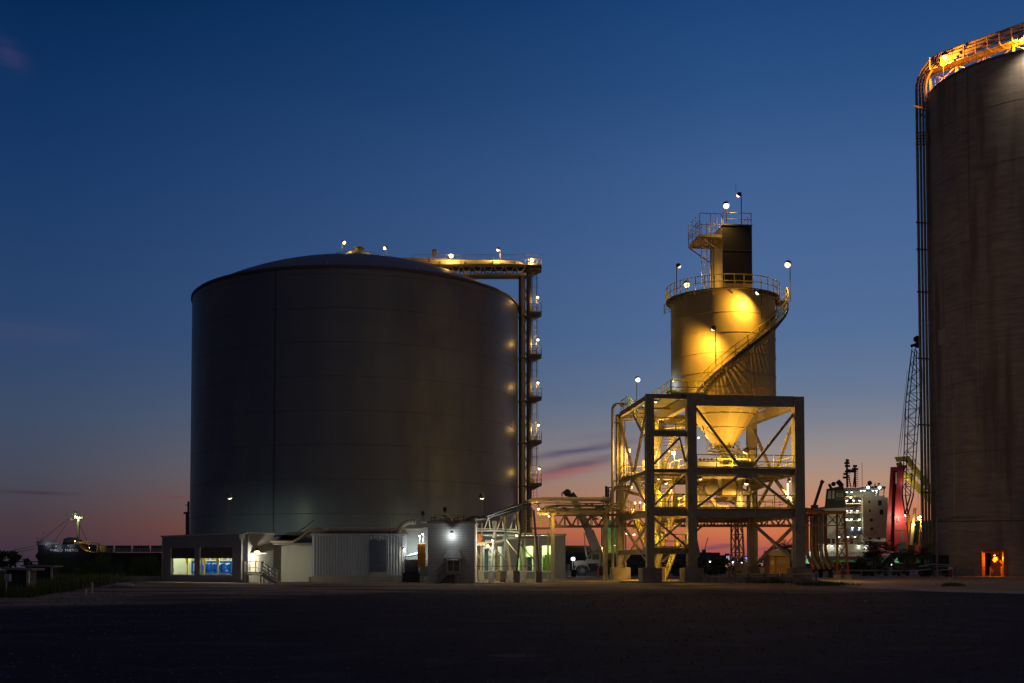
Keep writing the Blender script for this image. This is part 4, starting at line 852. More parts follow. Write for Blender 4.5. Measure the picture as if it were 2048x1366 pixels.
# top landing at right
ld_ = SC+Vector((rb_-.4, 0, s1+.1)); mb = MB(); mb.box(ld_.x-.7, ld_.x+.5, ld_.y-.3, ld_.y+1.2, ld_.z-.08, ld_.z-.0); mb.build('stair_landing', M_grate, si)
rm = MB(); rail_mb(rm, [(ld_.x+.48, ld_.y-.28, ld_.z), (ld_.x+.48, ld_.y+1.18, ld_.z), (ld_.x-.6, ld_.y+1.18, ld_.z)], 1.1, .04, step=.8, toe=False); rm.build('landing_railing', M_yel, si)
# small ladder basket at left
lb = MB(); c_ = SC+Vector((-SR-.25, -.2, s1-.9))
for k in range(4): lb.tube(arc((c_.x, c_.y), .42, -2.6, 2.6, c_.z-.1+k*.22, c_.z-.1+k*.22, 10), .025, 5)
for a in (-2.2, -1.2, 0, 1.2, 2.2): lb.tube([(c_.x+.42*math.sin(a), c_.y-.42*math.cos(a), c_.z-.1), (c_.x+.42*math.sin(a), c_.y-.42*math.cos(a), c_.z+.6)], .022, 5)
lb.build('ladder_basket', M_yel, si)
# ------------------------------------------------------------------ head house
hx0 = Vector((17.77, 92.0, 0))
hb = thing('dust_filter_box', 'tall dark filter box with a railed top standing on the hopper silo roof', 'filter', (hx0.x+1.3, hx0.y+1.8, s1+.3))
def H(a, b, z): return hx0+U_*a+V_*b+Vector((0, 0, z))
wH, dH, zH0, zH1 = 2.56, 3.6, s1+.35, 30.1
mb = MB(); mb.hexa([H(0, 0, zH0), H(wH, 0, zH0), H(wH, dH, zH0), H(0, dH, zH0), H(0, 0, zH1), H(wH, 0, zH1), H(wH, dH, zH1), H(0, dH, zH1)]); mb.build('filter_casing', M_silo, hb)
mb = MB(); mb.hexa([H(.0, -.03, zH0+.9), H(wH+.02, -.03, zH0+.9), H(wH+.02, -.003, zH0+.9), H(0, -.003, zH0+.9), H(0, -.03, zH1-.02), H(wH+.02, -.03, zH1-.02), H(wH+.02, -.003, zH1-.02), H(0, -.003, zH1-.02)]); mb.build('dark_front_sheet', M_black, hb)  # thin black sheet over the front of the cream casing
mb = MB()
for z in (zH0+1.6, zH0+3.7): mb.bar(H(.02, -.045, z), H(wH, -.045, z), .02, .04)
mb.bar(H(-.02, -.05, zH1+.03), H(wH+.05, -.05, zH1+.03), .1, .1); mb.build('front_strip', M_dark, hb)
mb = MB()
for x in (.1, wH-.1): mb.bar(H(x, .1, zH0-.3), H(x, .1, zH0+.3), .14, .14)
mb.build('support_leg', M_steel, hb)
zp_ = 29.15
mb = MB(); mb.hexa([H(-1.95, 0, zp_-.1), H(-.01, 0, zp_-.1), H(-.01, dH, zp_-.1), H(-1.95, dH, zp_-.1), H(-1.95, 0, zp_), H(-.01, 0, zp_), H(-.01, dH, zp_), H(-1.95, dH, zp_)])
mb.bar(H(-1.9, .1, zp_-.1), H(-.05, .1, zp_-1.3), .08, .08); mb.bar(H(-1.9, dH-.1, zp_-.1), H(-.05, dH-.1, zp_-1.3), .08, .08); mb.build('side_platform', M_steel, hb)
rm = MB(); rail_mb(rm, [H(-.05, .02, zp_), H(-1.93, .02, zp_), H(-1.93, dH, zp_), H(-.05, dH, zp_)], 1.9, .03, step=1.2); rail_mb(rm, [H(-1.93, .02, zp_), H(-1.93, dH, zp_)], 1.3, .03, step=.6); rm.build('platform_railing', M_galv, hb)
rm = MB(); rail_mb(rm, [H(.05, 1.6, zH1), H(.05, dH, zH1), H(wH, dH, zH1), H(wH, .1, zH1)], 1.1, .03, step=.9, toe=False); rail_mb(rm, [H(.1, .1, zH1), H(wH, .1, zH1)], 1.1, .03, step=2.4, toe=False); rm.build('top_railing', M_galv, hb)
lm = MB(); q0_ = H(-1.75, .15, 0); q1_ = H(-1.3, .15, 0)
for q in (q0_, q1_): lm.tube([q+Vector((0, 0, s1+.2)), q+Vector((0, 0, zp_+1.1))], .03, 5)
z = s1+.4
while z < zp_: lm.tube([q0_+Vector((0, 0, z)), q1_+Vector((0, 0, z))], .018, 4); z += .3
for z in (s1+2.4, s1+3.4, s1+4.4): lm.tube(arc(((q0_.x+q1_.x)/2, q0_.y), .42, -2.3, 2.3, z, z, 9), .02, 4)
lm.build('caged_ladder', M_galv, hb)
mb = MB(); mb.tube([H(-.85, .5, s1+.2), H(-.85, .5, zp_-.1)], .07, 8); mb.tube([H(-.6, .5, s1+.2), H(-.6, .5, zp_-.1)], .05, 8); mb.build('conduit', M_galv, hb)
mb = MB(); mb.tube([H(1.25, .1, zH1+2.8), H(1.25, .1, zH1+3.6)], .012, 4); mb.build('lightning_rod', M_dark, hb)
# ------------------------------------------------------------------ equipment on decks
rv = thing('discharge_valve', 'dark discharge valve gear with ring piping hanging under the hopper outlet', 'valve', (SC.x, SC.y, 9.4))
mb = MB(); mb.lathe([(.02, 9.25), (.32, 9.3), (.3, 9.9), (.45, 10.1), (.45, 10.45), (.3, 10.6), (.3, 10.85), (.62, 10.95), (.62, 11.2), (.9, 11.3), (.9, 11.45), (.02, 11.47)], C3, 20); mb.build('valve_body', M_dark, rv)
for z, r in ((10.85, 1.25), (11.15, 1.4)): 
    q = MB(); q.tube([Vector((SC.x+r*math.sin(2*pi*k/14), SC.y-r*math.cos(2*pi*k/14), z)) for k in range(14)], .05, 6, closed=True); q.build('ring_pipe', M_dark, rv)
mb = MB()
for k in range(9):
    t = 2*pi*k/9+.3; d = Vector((math.sin(t), -math.cos(t), 0)); mb.tube([SC+d*1.4+Vector((0, 0, 11.15)), SC+d*1.45+Vector((0, 0, 11.5+.2*(k % 3))), SC+d*.95+Vector((0, 0, 11.6))], .035, 5)
for x0, x1, z0_, z1_ in ((1.5, 1.9, 11.3, 10.2), (-1.4, -1.9, 11.4, 13.2), (.4, 1.2, 9.9, 11.1)): mb.tube([SC+Vector((x0, -.6, z0_)), SC+Vector((x1, -.6, z1_))], .04, 5)
mb.build('feed_tube', M_dark, rv)
q = MB(); q.tube([SC+Vector((-.35, -.5, 9.7)), SC+Vector((-.35, -.5, 10.4))], .22, 12); q.tube([SC+Vector((.45, -.5, 9.5)), SC+Vector((.45, -.5, 10.1))], .16, 12); q.build('actuator', M_beige, rv)
sk = thing('blower_skid', 'pale boxy blower skid on the second deck left of the hopper outlet', 'machine', tuple(P(AM+2.0, 3.6, Z2)))
mb = MB(); pbox(mb, AM+1.4, AM+3.3, 3.2, 4.6, Z2+.05, Z2+.85); mb.build('casing', M_white, sk, bevel=.05)
mb = MB()
for k in range(6): p = P(AM+1.5+k*.33, 3.6, Z2+.85); mb.lathe([(.1, 0), (.1, .14), (.16, .15), (.16, .26), (.02, .28)], tuple(p), 8)
mb.build('filter_cap', M_dark, sk)
mb = MB()
for k in range(3): mb.tube([P(AM+.75+k*.22, 3.3, Z2), P(AM+.75+k*.22, 3.3, Z2+.75)], .08, 8)
mb.build('side_pipe', M_beige, sk)
td = tag(MB().lathe([(.02, 0), (.68, 0), (.7, .05), (.7, .4), (.72, .44), (.7, .48), (.7, .85), (.72, .9), (.68, 1.28), (.02, 1.3)], tuple(P(9.55, 8.4, Z2+.01)), 24).build('drum', M_teal), 'dark teal drum on the second deck beside the tall beige cabinet', 'drum')
tc_ = thing('tall_cabinet', 'tall beige cabinet at the right end of the second deck', 'cabinet', tuple(P(10.9, 8.6, Z2)))
mb = MB(); pbox(mb, 10.4, 11.5, 8.2, 9.2, Z2+.01, Z2+2.35); mb.build('cabinet_body', M_beige, tc_, bevel=.03)
mb = MB(); mb.tube([P(10.4, 8.7, Z2+2.2), P(9.9, 8.7, Z2+2.15), P(9.4, 8.7, Z2+1.9), P(9.4, 8.7, Z2+1.4)], .16, 8); mb.cut(); mb.tube([P(11.5, 8.7, Z2+2.3), P(12.1, 8.7, Z2+2.6)], .04, 5); mb.build_each('duct', M_beige, tc_)
# machinery between first and second deck
fm = thing('feeder_fan', 'round fan housing with chute under the second deck left of centre', 'fan', tuple(P(AM+2.7, 4.5, 7.2)))
mb = MB(); q = P(AM+2.9, 4.2, 7.75); 
mb.tube([q+Vector((0, -.5, 0)), q+Vector((0, .6, 0))], .62, 24); mb.tube([q+Vector((0, -.58, 0)), q+Vector((0, -.5, 0))], .4, 20); mb.build('fan_housing', M_tube, fm)
mb = MB(); mb.bar(q+Vector((-.5, .3, .55)), q+Vector((-2.0, .3, -.6)), .7, .35); mb.bar(q+Vector((-.2, .1, -.6)), q+Vector((.7, .1, -1.85)), .6, .3); mb.build('chute', M_steel, fm)
mb = MB(); pbox(mb, AM+3.75, AM+4.95, 4, 5.2, 7.15, Z2-.5); mb.build('hopper_box', M_silo, fm, bevel=.03)
mb = MB(); mb.tube([P(AM+5.4, 4.4, 6.7), P(AM+5.4, 4.4, Z2-.5)], .26, 14); mb.tube([P(AM+5.0, 4.4, Z2-1.0), P(AM+5.4, 4.4, 6.6)], .2, 12); mb.lathe([(.35, -.3), (.45, -.1), (.45, .1), (.3, .3)], tuple(P(AM+5.4, 4.4, 6.5)), 14); mb.build('drop_pipe', M_tube, fm)
cv = thing('inclined_conveyor', 'beige screw conveyor slanting up to the right beneath the second deck', 'conveyor', tuple(P(7, 7, 7)))
mb = MB(); mb.bar(P(AM+3.5, 6.6, 6.95), P(AM+5.9, 6.6, 7.05), .5, .34); mb.bar(P(AM+5.7, 6.6, 7.0), P(AR-1.1, 6.6, 8.05), .5, .34); mb.build('conveyor_trough', M_steel, cv)
mb = MB(); mb.bar(P(AR-1.9, 6.5, 7.95), P(AR-.7, 6.5, 8.3), .3, .6); mb.tube([P(AM+6.2, 6.4, 6.3), P(AM+6.2, 6.4, 7.0)], .08, 8); mb.build('drive_unit', M_tube, cv)
sk2 = thing('airlock_unit', 'pale machine casings standing on the first deck at its left end', 'machine', tuple(P(AM+1.5, 4, Z1)))
mb = MB(); pbox(mb, AM+.6, AM+1.6, 3.5, 4.6, Z1+.01, Z1+1.3); pbox(mb, AM+2.1, AM+4.5, 4.6, 5.4, Z1+.01, Z1+.5); pbox(mb, AM+1.7, AM+2.8, 5, 6, Z1+.01, Z1+1.9); mb.build('casing', M_steel, sk2, bevel=.04)
mb = MB(); mb.tube([P(AM+1.2, 3.9, Z1+1.3), P(AM+1.2, 3.9, Z1+1.9), P(AM+2.2, 4.4, Z1+2.2)], .13, 10); mb.build('pipe', M_beige, sk2)
cb_ = MB(); pbox(cb_, AM-1.6, AM-.8, 9.4, 10.2, Z2+.01, Z2+1.5); tag(cb_.build('cabinet', M_beige, bevel=.03), 'beige cabinet behind the stairs on the rear stair landing', 'cabinet')
# top green tank
gt = MB(); q = P(AM-.35, 4.5, ZT+.09); gt.lathe([(.02, 0), (.55, 0), (.55, .85), (.4, .95), (.02, 1.0)], tuple(q), 20); tag(gt.build('small_tank', mat('green_tank', (.16, .22, .05), .5)), 'small olive green tank beside the silo foot on the frame top', 'tank')
# ------------------------------------------------------------------ frame lamps
G3 = 'sodium lamps of the hopper tower'
def FL(label, px, py, D, w, aim, **k): k.setdefault('spot', 160); lamp(label, px, py, D, w*(3.3 if py > 800 else 1.6) if k['spot'] != 0 else w*1.8, aim, group=G3, **k)
FL('bright lamp at the front of the filter box top railing', 1452.5, 411, 91.8, 420, (-.1, -.5, -.9), base_z=zH1, r=.27)
FL('hooded lamp on the tallest pole, right of the bright one on the filter box', 1477, 390, 92.2, 250, (-.5, .5, -.7), base_z=zH1, r=.18)
FL('bright pole lamp over the upper stair landing right of the silo roof', 1575.5, 529, 93.5, 480, (-.4, -.45, -.9), base_z=s1+.1, r=.27)
FL('dark hooded lamp on a pole at the left of the silo roof railing', 1358, 532, 92.5, 250, (.6, .3, -.8), base_z=s1+.1, r=.17)
FL('bright lamp behind the left part of the silo roof railing', 1373.5, 569, 91.0, 330, (.0, -.5, -.9), base_z=s1+.1, r=.26)
FL('upper wall washing floodlight on the spiral stair, aimed at the silo shell', 1516, 585, 88.0, 700, (-.75, .45, -.75), base_z=21.2, r=.19, hue='yellow', spot=158)
FL('lower wall washing floodlight on the spiral stair, aimed at the silo shell', 1427, 657, 87.4, 700, (-.35, .75, -.75), base_z=17.2, r=.19, hue='yellow', spot=158)
FL('cool white lamp on a tall pole above the left upper corner of the frame', 1275.5, 759, 96.0, 240, (.1, -.5, -.6), base_z=ZT, r=.22, hue='cool')
FL('lamp at the foot of the spiral stair on the frame top', 1346, 761, 89.5, 160, (.5, -.3, -.5), base_z=ZT, r=.10)
FL('downward lamp hung under the top beam above the upper stair landing', 1311.5, 803, 88.6, 300, (-.1, .1, -1), base_z=ZT-.3, r=.13)
FL('bright globe lamp on a post at the left rear corner of the second deck', 1257, 901, 96.5, 330, (.2, -.5, -.6), base_z=Z2, r=.2, spot=0)
FL('bright globe lamp on the rear stair landing of the second deck', 1347, 905, 95.0, 380, (-.2, -.5, -.6), base_z=Z2, r=.2, spot=0)
FL('bright globe lamp near the middle of the second deck railing', 1491.5, 902, 89.5, 420, (-.2, .5, -.5), base_z=Z2, r=.22, spot=0)
FL('bright lamp under the second deck in the middle of the bay', 1493, 965.5, 90.0, 480, (-.1, .2, -.8), base_z=8.3, r=.2)
FL('bright lamp under the second deck behind the stair bay', 1332, 965, 92.0, 330, (.2, .1, -.8), base_z=8.3, r=.17)
FL('lamp under the right end of the second deck near the front right column', 1578, 961, 90.5, 420, (.1, .2, -1), base_z=8.5, r=.14)
FL('small hooded lamp under the second deck next to the front middle column', 1400.5, 957, 89.2, 280, (.2, .2, -.9), base_z=8.5, r=.13)
FL('small lamp on the hanger post below the hopper', 1397, 875, 96.0, 200, (.1, -.5, -.6), base_z=12.6, r=.12)
FL('small lamp high between the stair flights', 1338, 901, 92.5, 200, (.1, -.3, -.8), base_z=10.6, r=.11)
FL('small hooded lamp at the front edge of the stair bay below the second deck', 1317, 957, 88.6, 200, (0, .2, -1), base_z=8.6, r=.11)
FL('lamp at the left rear column under the second deck', 1262, 974, 97.0, 260, (.5, -.3, -.8), base_z=8.3, r=.15)
FL('lamp below the first deck near the left rear column', 1254, 1066, 97.0, 180, (.3, -.5, -.5), base_z=4.0, r=.16)
FL('lamp right of the one below the first deck at the left rear', 1268, 1069, 96.0, 130, (.2, -.5, -.5), base_z=4.0, r=.12)
FL('lamp beside the lowest stair flight behind the cross brace', 1324, 1067, 92.0, 180, (-.2, .2, -.6), base_z=4.0, r=.13)
FL('tiny lamp under the first deck above the lowest stair flight', 1332, 1058, 90.0, 120, (-.1, .2, -1), base_z=4.9, r=.10)
FL('right one of two small lamps near the left rear of the first deck', 1280, 1005, 96.0, 90, (.1, -.5, -.5), base_z=Z1+.3, r=.11)
FL('left one of two small lamps near the left rear of the first deck', 1270, 1006, 96.0, 90, (.1, -.5, -.5), base_z=Z1+.3, r=.11)
vl = thing('vertical_strip_lamp', 'glowing vertical tube lamp on the inner side of the front right column', 'lamp', tuple(P(AR-.6, .8, Z1+.3)))
MB().tube([P(AR-.62, .7, Z1+.9), P(AR-.62, .7, Z1+2.1)], .07, 8).build('lit_tube', E_warm, vl); MB().bar(P(AR-.55, .78, Z1+.1), P(AR-.55, .78, Z1+2.3), .12, .06).build('housing', M_galv, vl)
vl = thing('vertical_strip_lamp', 'glowing vertical tube lamp at the right rear column above the second deck', 'lamp', tuple(P(9.0, 9.5, Z2)))
MB().tube([P(9.0, 9.3, Z2+.9), P(9.0, 9.3, Z2+2.0)], .06, 8).build('lit_tube', E_warm, vl); MB().bar(P(9.0, 9.4, Z2+.01), P(9.0, 9.4, Z2+2.1), .12, .06).build('housing', M_galv, vl)
# ================================================================== pipe rack left of the frame
DT = 93.0
pb = thing('pipe_bridge', 'low truss bridge carrying fat pipes from the tank to the hopper frame', 'pipe bridge', tuple(W(1100, 1150, DT)))
mb = MB(); zb_ = WZ(1052.5, DT); hh_ = WZ(1029, DT)-zb_
truss_mb(mb, (WX(1104, DT), DT, zb_), (WX(1238, DT), DT, zb_), hh_, 5, .1, .15); mb.build('truss', M_dark, pb)
mb = MB(); truss_mb(mb, (WX(1104, DT), DT+1.6, zb_), (WX(1238, DT), DT+1.6, zb_), hh_, 5, .1, .15); mb.build('truss', M_dark, pb)
mb = MB()
for px in (1106, 1212): 
    for dy in (0, 1.6): mb.bar((WX(px, DT), DT+dy, 0), (WX(px, DT), DT+dy, zb_+hh_), .26, .26)
    mb.bar((WX(px, DT), DT, 1), (WX(px, DT), DT+1.6, zb_), .1, .1); mb.cut()
mb.build_each('trestle_post', M_steel, pb)
def pipe(parent, pts, r, m, name='pipe', seg=12): return MB().tube(pts, r, seg).build(name, m, parent)
pipe(pb, [W(1040, 1012, 90), W(1062, 1002, 91), W(1085, 999, 92), W(1110, 998.5, 92.5), W(1222, 998.5, 92.5)], .19, M_beige)
pipe(pb, [W(1065, 1008, 92), W(1100, 1006, 92), W(1240, 1007, 92)], .06, M_tube)
pipe(pb, [W(1078, 1030, 92), W(1092, 1014, 92.5), W(1120, 1011, 93), W(1240, 1012, 93)], .11, M_tube)
pipe(pb, [W(1080, 1019, 93.4), W(1240, 1019, 93.4)], .16, M_tube)
bend = [W(1206+0, 1025.5, 92.4)]+[Vector((W(1206, 1025.5, 92.4).x+.75*math.sin(a), 92.4, W(1206, 1025.5, 92.4).z+.75*(1-math.cos(a)))) for a in [pi/2*k/6 for k in range(1, 7)]]
p_ = bend[-1]; q_ = W(1224, 988, 92.4); bend += [Vector((p_.x, 92.4, q_.z))]+[Vector((p_.x+.6*(1-math.cos(a)), 92.4, q_.z+.6*math.sin(a))) for a in [pi/2*k/5 for k in range(1, 6)]]+[Vector((p_.x+1.5, 92.4, q_.z+.6))]
pipe(pb, [W(1075, 1026, 92.4), W(1150, 1025.5, 92.4)]+bend, .17, M_beige)
mb = MB()
for px in (1114, 1160, 1207): mb.bar((WX(px, DT), DT-.9, zb_+hh_+.03), (WX(px, DT), DT+1.7, zb_+hh_+.03), .14, .12); mb.bar(W(px, 1028, DT-.2), W(px, 995, DT-.2), .07, .07)
mb.build('pipe_support', M_dark, pb)
mb = MB()
for px, py in ((1125, 1020), (1185, 1037), (1200, 1016), (1175, 1012), (1090, 1024)):
    for k in range(5): p = W(px+R.uniform(-9, 9), py+R.uniform(-3, 3), 92); mb.lathe([(.02, 0), (.12, .02), (.12, .16), (.02, .18)], tuple(p), 8)
    mb.tube([W(px-12, py+2, 92), W(px, py-2, 92), W(px+12, py+2, 92)], .05, 6); mb.cut()
mb.build_each('valve', M_dark, pb)
# A frames
ar = thing('sloping_pipe_rack', 'sloping pipe rack on splayed legs with concrete pedestals right of the block building', 'pipe rack', tuple(W(1010, 1165, 88)))
legs = [(1033.5, 1046, 1012, 87.2, 1), (1078, 1067, 1020, 87.2, 1), (1006, 1014, 1028, 89.5, 1), (1047, 1034, 1022, 92, 1), (982, 991, 1042, 90.3, 2), (1020, 1008, 1034, 93, 2), (962, 964, 1046, 92.5, 2), (997, 987, 1042, 94, 2)]
for px, ptx, pty, D, k in legs:
    x = WX(px, D); q = MB(); q.box(x-.24, x+.24, D-.24, D+.24, 0, .93); q.build('pedestal', M_conc if k == 1 else M_conc2, ar, bevel=.03)
    a = Vector((x, D, .93)); b = W(ptx, pty, D+.8); MB().bar(a, b, .17, .2).build('leg', M_steel, ar)
for (a, b) in (((1038, 1085, 87.3), (1073, 1125, 87.3)), ((1008, 1075, 90), (1040, 1115, 91)), ((986, 1095, 91), (1012, 1120, 92)), ((960, 1070, 92), (985, 1110, 93)), ((953, 1103, 92), (963, 1122, 92)), ((1036, 1075, 87.3), (1068, 1075, 87.3)), ((985, 1085, 91), (1016, 1078, 92))):
    MB().bar(W(*a), W(*b), .09, .09).build('brace', M_steel, ar)
for px, py, px2, py2, D in ((1062, 1008, 950, 1038, 88), (1062, 1014, 950, 1043, 89.5)): MB().bar(W(px, py, D), W(px2, py2, D+1), .14, .2).build('top_beam', M_dark, ar)
for pts, r, m in (([W(1058, 1003, 87.5), W(1010, 1018, 88), W(975, 1031, 88.5), W(925, 1041, 89)], .09, M_galv), ([W(1060, 1006, 88), W(975, 1034, 89), W(930, 1043, 89)], .12, M_tube), ([W(953, 1061, 91), W(1000, 1061, 91), W(1040, 1064, 91)], .1, M_tube), ([W(953, 1057, 92), W(1035, 1059, 92)], .06, M_beige), ([W(970, 1083, 91), W(1000, 1083, 91.5), W(1015, 1077, 92), W(1038, 1074, 92)], .14, M_tube)):
    pipe(ar, pts, r, m)
mb = MB(); mb.tube([W(952, 1133, 89), W(1070, 1132, 87.8)], .03, 5); mb.build('guard_cable', M_dark, ar)
mb = MB()
for i in range(7): px = 955+i*13; mb.bar(W(px, 1060, 91), W(px+(9 if i % 2 else -4), 1036-i*1.5, 90), .08, .08)
mb.build('strut', M_steel, ar)
du = MB(); du.hexa([W(952, 1091, 92), W(972, 1091, 92), W(976, 1086, 95), W(952, 1086, 95), W(952, 1084, 92), W(975, 1083, 92), W(978, 1082, 95), W(952, 1082, 95)]); tag(du.build('duct_hood', M_white), 'white duct hood at the right side of the block building', 'duct')
ob = MB(); p = W(957, 1076, 92); ob.box(p.x-.2, p.x+.25, p.y-.2, p.y+.2, p.z-.35, p.z+.35); tag(ob.build('small_box', M_orange, bevel=.02), 'small orange box above the white duct hood', 'box')
G4 = 'small lamps under the sloping pipe rack'
lamp('cool lamp strongly lighting the splayed leg next to the block building', 985.5, 1080, 89.6, 130, (-.3, -.2, -.9), 1074, 'cool', r=.10, group=G4, offs=.2)
lamp('warm small lamp beside the white duct hood', 975.5, 1091, 91.5, 45, (0, -.5, -.5), 1084, 'warm', r=.13, group=G4)
lamp('pale greenish lamp under the sloping rack in front of the valve house', 1033, 1070, 90, 60, (0, -.3, -.9), 1064, 'green', r=.11, group=G4)
lamp('sodium lamp beneath the riser platform at the start of the pipe bridge', 1077, 1017, 91.5, 60, (0, -.4, -.8), 1008, 'yellow', r=.12, group=G4)
lamp('sodium lamp over the railed landing behind the splayed legs', 1098, 1032, 92.2, 60, (-.4, -.4, -.8), 1028, 'yellow', r=.10, group=G4)
lr = thing('valve_landing', 'small railed landing with a dark caged ladder between the pipe bridge and the valve house', 'platform', tuple(W(1080, 1064, 95)))
p0 = W(1062, 1055, 95); p1 = W(1100, 1055, 95); mb = MB(); mb.box(p0.x, p1.x, 94.5, 96.5, p0.z-.12, p0.z); mb.build('deck', M_dark, lr)
mb = MB(); rail_mb(mb, [(p0.x, 94.5, p0.z), (p1.x, 94.5, p0.z), (p1.x, 96.4, p0.z)], .75, .035, step=.8, toe=False); mb.build('railing', M_yel, lr)
mb = MB(); x0, x1 = WX(1052, 94), WX(1064, 94); z0 = WZ(1068, 94); z1 = WZ(1015, 94)
for x in (x0, x1): mb.tube([(x, 94, z0), (x, 94, z1)], .05, 6)
z = z0
while z < z1: mb.tube([(x0, 94, z), (x1, 94, z)], .03, 5); z += .28
mb.build('ladder', M_dark, lr)
mb = MB(); 
for px in (1050, 1070, 1096): mb.bar(W(px, 1064, 95), Vector((WX(px, 95), 95, 0)), .14, .14)
mb.build('support_post', M_steel, lr)
# ================================================================== low wall, pipes and slab in front of the tower
def slab(mb, p, z0, z1):
    n = len(p); mb.add([(a, b, z0) for a, b in p]+[(a, b, z1) for a, b in p], [tuple(range(n)), tuple(range(n, 2*n))]+[(i, (i+1) % n, n+(i+1) % n, n+i) for i in range(n)]); return mb
DWL = 85.6
cw = thing('containment_wall', 'low concrete containment wall to the right of the front middle pedestal', 'wall', (WX(1480, DWL), DWL, 0))
MB().box(WX(1402, DWL), WX(1572, DWL), DWL, DWL+.22, 0, WZ(1154, DWL)).hexa([(WX(1572, DWL), DWL, 0), (WX(1640, 87), 83.4, 0), (WX(1640, 87), 83.6, 0), (WX(1572, DWL), DWL+.22, 0), (WX(1572, DWL), DWL, WZ(1154, DWL)), (WX(1640, 87), 83.4, .12), (WX(1640, 87), 83.6, .12), (WX(1572, DWL), DWL+.22, WZ(1154, DWL))]).build('wall_body', M_conc, cw)
mb = MB()
for px in (1403, 1417, 1432, 1460, 1470, 1498, 1530): mb.bar((WX(px, DWL), DWL-.03, 0), (WX(px, DWL), DWL-.03, .5), .05, .05); mb.cut()
mb.build_each('wall_joint', M_dark, cw)
gp_ = thing('ground_pipe_run', 'pair of pale pipes on short stands running level above the containment wall', 'pipe', (WX(1500, 86.4), 86.4, 0))
for py, r, x0, x1 in ((1153, .055, 1405, 1568), (1148.5, .07, 1470, 1555), (1148.5, .07, 1560, 1636)): MB().tube([W(x0, py, 86.4), W(x1, py, 86.4)], r, 8).build('pipe', M_beige, gp_)
mb = MB()
for px in (1410, 1458, 1470, 1497, 1529, 1556, 1565, 1632): mb.bar(W(px, 1147, 86.2), Vector((WX(px, 86.2), 86.2, 0)), .09, .09); mb.cut()
mb.build_each('pipe_stand', M_dark, gp_)
for i, (px0, px1, py, t_) in enumerate(((1400, 1428, 1166, 'left'), (1452, 1475, 1166.5, 'middle'), (1240, 1290, 1165, 'far left'))):
    a, b = gp(px0, py), gp(px1, py); mb = MB(); mb.box(a[0], b[0], a[1], a[1]+.35, 0, .1); tag(mb.build('kerb_block', M_conc2, bevel=.02), 'flat pale concrete kerb block on the gravel before the frame, the %s one' % t_, 'kerb')
# floor slab under frame (lit concrete)
fs = MB(); slab(fs, [tuple(P(-1.5, -1.2)[:2]), tuple(P(AR+1.6, -1.2)[:2]), tuple(P(AR+1.6, BB+2)[:2]), tuple(P(-1.5, BB+2)[:2])], 0, .05); fs.build('plant_slab', M_conc, None, 'structure')
# ================================================================== truss and rack behind the tower
DB_ = 104.0
tb = thing('rear_pipe_bridge', 'long rusty truss bridge passing behind the hopper frame', 'pipe bridge', tuple(W(1450, 1140, DB_)))
for dy in (0, 1.8):
    mb = MB(); truss_mb(mb, (WX(1240, DB_), DB_+dy, WZ(1051, DB_)), (WX(1612, DB_), DB_+dy, WZ(1051, DB_)), WZ(1031, DB_)-WZ(1051, DB_), 11, .12, .2); mb.build('truss', M_rust, tb)
MB().tube([W(1240, 1026, DB_), W(1640, 1026, DB_)], .2, 10).build('pipe', M_rust, tb); MB().tube([W(1240, 1031, DB_+1), W(1620, 1030, DB_+1)], .16, 10).build('pipe', M_tube, tb)
tr = thing('lattice_trestle', 'tapered lattice trestle holding up the rear truss bridge behind the frame', 'trestle', (WX(1478, DB_), DB_, 0))
for dy in (-.1, 1.9):
    mb = MB(); b0, b1 = Vector((WX(1470, DB_), DB_+dy, .75)), Vector((WX(1489, DB_), DB_+dy, .75)); t0_, t1_ = Vector((WX(1471, DB_), DB_+dy, WZ(1032, DB_))), Vector((WX(1483, DB_), DB_+dy, WZ(1032, DB_)))
    mb.bar(b0, t0_, .16, .16); mb.bar(b1, t1_, .16, .16)
    for i in range(3):
        a = b0.lerp(t0_, i/3); b = b1.lerp(t1_, i/3); c = b0.lerp(t0_, (i+1)/3); d = b1.lerp(t1_, (i+1)/3); mb.bar(a, d, .08, .08); mb.bar(b, c, .08, .08); mb.bar(c, d, .1, .1)
    mb.build('trestle_frame', M_steel, tr)
for px in (1470, 1489): q = MB(); q.box(WX(px, DB_)-.45, WX(px, DB_)+.45, DB_-.5, DB_+2.3, 0, .75); q.build('pedestal', M_conc, tr, bevel=.03)
yc = MB(); yc.box(WX(1474, 108), WX(1496, 108), 108, 109, .4, WZ(1126, 108)); tag(yc.build('yellow_cabinet', mat('cabinet_yellow', (.55, .36, .05), .6), bevel=.03), 'yellow cabinet behind the foot of the lattice trestle', 'cabinet')
# right end rack
rk = thing('rusty_pipe_rack', 'rusty steel rack with large pipes bending down beside the front right frame column', 'pipe rack', (WX(1650, DB_), DB_, 0))
mb = MB(); mb.bar(W(1606, 1026, DB_-.6), W(1692, 1026, DB_-.6), .25, .22); mb.bar(W(1606, 1024, DB_+1.5), W(1692, 1024, DB_+1.5), .25, .22); mb.bar(W(1606, 1051, DB_-.6), W(1690, 1051, DB_-.6), .1, .1); mb.build('top_beam', mat('orange_rust', (.55, .22, .05), .6, 0, .3, 2), rk)
mb = MB()
for dy in (-.6, 1.5):
    L0, L1 = W(1674, 1026, DB_+dy), Vector((WX(1674, DB_+dy), DB_+dy, .4)); r0, r1 = W(1688, 1026, DB_+dy), Vector((WX(1696, DB_+dy), DB_+dy, .4))
    mb.bar(L0, L1, .17, .17); mb.bar(r0, r1, .19, .19)
    for i in range(4): a = L0.lerp(L1, i/4); b = r0.lerp(r1, i/4); c = L0.lerp(L1, (i+1)/4); d = r0.lerp(r1, (i+1)/4); mb.bar(a, d, .08, .08); mb.bar(b, c, .08, .08); mb.bar(c, d, .1, .1)
